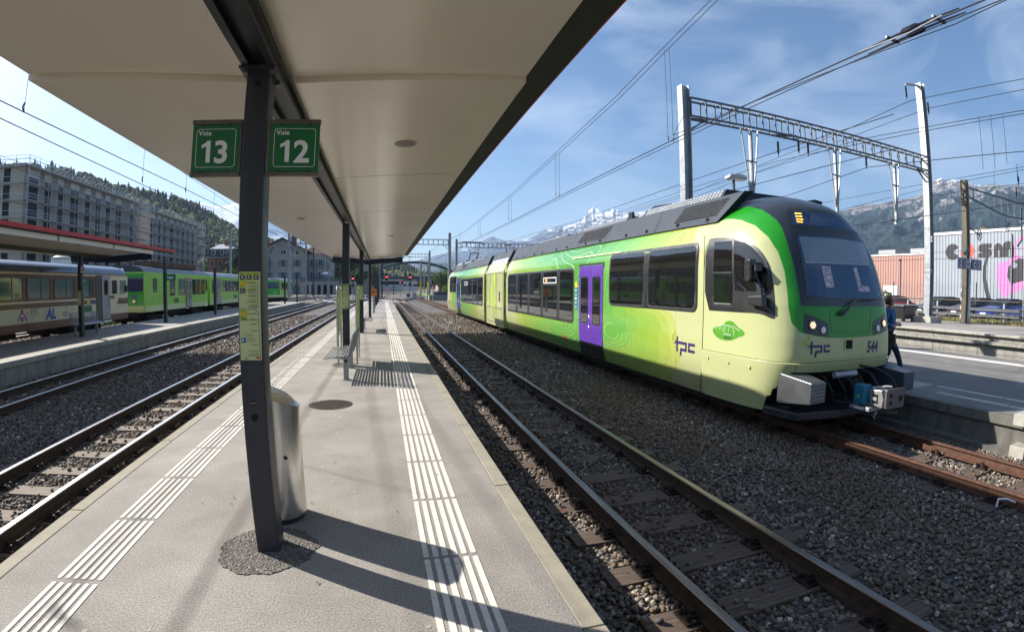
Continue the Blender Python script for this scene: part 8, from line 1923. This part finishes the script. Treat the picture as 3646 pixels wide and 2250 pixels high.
def mountmat(name, forest, rock, snow_lo, snow_hi, tree_hi, sc_):
    t = NT(name); g = t.add('ShaderNodeNewGeometry'); sp = t.add('ShaderNodeSeparateXYZ'); t.link(g.outputs['Position'], sp.inputs[0]); nn = t.add('ShaderNodeSeparateXYZ'); t.link(g.outputs['Normal'], nn.inputs[0]); z = sp.outputs[2]
    v = g.outputs['Position']; n1 = t.noise(t.mapping(v, (sc_,) * 3), 1, 8, .62); n2 = t.noise(t.mapping(v, (sc_ * 6, sc_ * 6, sc_ * 3)), 1, 6, .65); n3 = t.noise(t.mapping(v, (sc_ * 2.2, sc_ * 2.2, sc_ * .7)), 1, 7, .7, 1.2)
    rk = t.ramp(t.math('ADD', t.math('MULTIPLY', n2, .5), t.math('MULTIPLY', n3, .5)), [(.36, tuple(c * .28 for c in rock)), (.5, rock), (.64, tuple(min(1, c * 2.2) for c in rock))]); fo = t.ramp(n2, [(.36, tuple(c * .35 for c in forest)), (.64, tuple(c * 2.2 for c in forest))])
    n0 = t.noise(t.mapping(v, (sc_ * .42,) * 3), 1, 4, .55); zf = t.math('ADD', t.math('ADD', z, t.math('MULTIPLY', t.math('SUBTRACT', n3, .5), tree_hi * 1.5)), t.math('MULTIPLY', t.math('SUBTRACT', n0, .5), tree_hi * 2.2)); f = t.math('MULTIPLY_ADD', t.math('SUBTRACT', zf, tree_hi), .02, .5, clamp=True)
    c = t.mix(f, fo, rk)
    q = t.math('ADD', t.math('DIVIDE', t.math('SUBTRACT', z, snow_lo), snow_hi), t.math('MULTIPLY', t.math('SUBTRACT', n3, .5), 4.2))
    q = t.math('ADD', q, t.math('MULTIPLY', t.math('SUBTRACT', nn.outputs[2], .86), 2.2))
    s = t.math('MULTIPLY_ADD', q, 2.6, .5, clamp=True)
    t.set(col=t.mix(s, c, (.86, .88, .92)), rough=.95, spec=.1); t.bump(n2, .8, 30 * .004 / sc_ * .06); return t.m
mA = mountmat('snowy_rock', (.03, .045, .03), (.07, .08, .11), 720, 380, 200, .005)
mB = mountmat('forested_crag', (.016, .026, .026), (.16, .15, .15), 640, 110, 470, .006)
mC = mountmat('snow_range', (.04, .05, .04), (.13, .14, .17), 480, 350, 180, .004)
terrain('mountain_range', [(1, 2.4), (4.25, 2.96), (5.82, 3.46), (7.84, 3.88), (9.27, 4.05), (10.48, 4.71), (11.19, 5.16), (12.11, 5.72), (12.82, 5.44), (13.84, 5.1), (14.97, 5.25), (16.19, 5.39), (17.21, 5.87), (18.22, 6.48), (18.83, 6.55), (19.2, 6.45), (19.65, 7.02), (20.3, 6.69), (20.87, 6.99), (21.68, 7.2), (22.29, 7.64), (22.7, 7.85), (23.0, 8.35), (23.51, 9.0), (23.8, 8.75), (24.22, 8.72), (24.93, 8.44), (25.4, 8.5), (25.84, 8.85), (26.1, 8.6), (26.35, 8.65), (26.95, 8.36), (27.56, 8.24), (28.16, 8.52), (28.77, 8.35), (29.47, 8.45), (29.97, 7.99), (30.47, 7.39), (32, 6.7), (36, 6.2), (44, 5)], 2600, 5600, None, mA, 760, 90, 1.3, 3, ridge_amp=.14, fr=26)
terrain('mountain_side', [(40, 5.2), (44, 6.3), (48, 7.6), (50.8, 8.2), (51.7, 8.6), (52.9, 8.8), (54.6, 8.95), (56.2, 9.15), (57.4, 9.26), (58.3, 9.5), (58.9, 10.2), (59.4, 10.72), (60.1, 10.96), (60.55, 11.05), (61.1, 10.77), (61.7, 10.85), (62.5, 10.68), (63.5, 10.34), (64.4, 10.19), (65.5, 10.25), (66.8, 10.05), (68.2, 10.0), (72, 9.6), (80, 8)], 1100, 3300, None, mB, 560, 120, 2.6, 8, ridge_amp=.14, fr=24, power=.9)
terrain('mountain_left', [(-34, 6), (-28, 7), (-24, 7.6), (-21, 8.4), (-19.5, 8.7), (-18.5, 8.45), (-17.3, 8.45), (-16.4, 8.7), (-15.6, 8.85), (-14.5, 8.2), (-13.4, 7.6), (-12.4, 7.05), (-11.4, 6.4), (-10.4, 5.8), (-9, 5.1), (-7, 4.0), (-4, 2.8), (0, 2)], 3000, 5200, None, mC, 300, 50, .7, 5, ridge_amp=.15)
hillm = vary('hill_floor', (.035, .045, .018), .95, 0, .4, .01)
HL, (hA, hR, hZ) = terrain('wooded_hill', [(-62, 12.0), (-50, 12.2), (-44, 11.6), (-39.5, 11.3), (-38.7, 10.9), (-36.9, 11.0), (-35.4, 11.3), (-31.6, 10.7), (-27.4, 9.55), (-23.2, 9.05), (-20, 8.1), (-17.8, 6.7), (-15.8, 5.6), (-12.4, 4.5), (-8, 3.3), (-5.5, 2.0)], 330, 640, None, hillm, 260, 40, .35, 2, ridged=False, ridge_amp=.05)
HM, (mA_, mR_, mZ_) = terrain('wooded_hill_middle', [(-7, 1.3), (-4.5, 1.9), (-2, 2.3), (0, 2.45), (1.5, 2.35), (2.6, 2.0), (3.6, 1.5), (4.6, 1.05), (6.5, .8), (10, .6)], 420, 720, None, hillm, 160, 30, .2, 4, ridged=False, ridge_amp=.05)
def forest(name, lab, A, Rr, Z, n, hgt, seed):
    r = np.random.default_rng(seed); m, k = A.shape; fi = r.uniform(.02, .99, n) ** .8 * 39 * (m / 48); fj = r.uniform(0, k - 1.001, n); fi = np.clip(fi, 0, 39 if m > 40 else m - 10); i = fi.astype(int); j = fj.astype(int); fa = fi - i; fb = fj - j
    L = lambda G: (G[i, j] * (1 - fa) + G[i + 1, j] * fa) * (1 - fb) + (G[i, j + 1] * (1 - fa) + G[i + 1, j + 1] * fa) * fb
    a, rr, z = L(A), L(Rr), L(Z); x, y = rr * np.sin(np.radians(a)), rr * np.cos(np.radians(a))
    patchn = fbm(x * .012, y * .012, 4); con = r.random(n) < np.clip((patchn - .42) * 3, .08, .75); s = hgt * r.uniform(.55, 1.2, n)
    V0 = IV; Vn = np.tile(V0, (n, 1, 1)) * r.uniform(.72, 1.28, (n, 12, 1)); wx = np.where(con, .26, .42) * s; wz = np.where(con, .62, .46) * s
    Vn = Vn * np.stack([wx, wx, wz], 1)[:, None, :]; Vn[..., :2] *= np.where(con[:, None, None] & (Vn[..., 2:3] > 0), .42, 1.0); Vn += np.stack([x, y, z + wz * .75], 1)[:, None, :]
    F_ = (IF[None] + (np.arange(n) * 12)[:, None, None]).reshape(-1, 3); o = np_mesh(name, Vn.reshape(-1, 3), F_, M['forest'])
    pal = np.array([(.085, .115, .03), (.14, .15, .035), (.19, .19, .05), (.06, .085, .028), (.10, .10, .05)]); c = np.where(con[:, None], np.array([.022, .038, .018]), pal[r.integers(0, 5, n)]) * r.uniform(.65, 1.35, (n, 1))
    setcol(o, 'tone', np.repeat(np.c_[c, np.ones(n)], 12, 0)); tag(o, lab, 'woodland', kind='stuff')
t = NT('forest_crowns'); at = t.add('ShaderNodeAttribute'); at.attribute_name = 'tone'; n_ = t.noise(t.coord(), .45, 4, .7); t.set(col=t.mix(.7, at.outputs['Color'], t.ramp(n_, [(.3, (.2, .2, .2)), (.7, (.78, .78, .78))]), 'OVERLAY'), rough=.9, spec=.15); t.bump(n_, 1.0, 1.2); M['forest'] = t.m
forest('hill_forest', 'mixed spring woodland covering the hill behind the apartment blocks', hA, hR, hZ, 9000, 10.5, 11)
forest('middle_hill_forest', 'woodland on the small hill behind the arch bridge', mA_, mR_, mZ_, 3000, 9.5, 12)
# ------------------------------------------------------------------ the air
hz = bpy.data.materials.new('valley_haze'); hz.use_nodes = True; hz.node_tree.nodes.clear()
hv = hz.node_tree.nodes.new('ShaderNodeVolumePrincipled'); ho = hz.node_tree.nodes.new('ShaderNodeOutputMaterial')
hv.inputs['Color'].default_value = (.50, .70, 1.0, 1); hv.inputs['Density'].default_value = 1.1e-4; hv.inputs['Anisotropy'].default_value = .2
hz.node_tree.links.new(hv.outputs[0], ho.inputs['Volume'])
H_ = obj('haze', MB().box(-7700, 7700, -7700, 7700, -2.2, 1000), hz); H_['kind'] = 'stuff'; H_['label'] = 'pale blue valley haze between the station and the mountains'
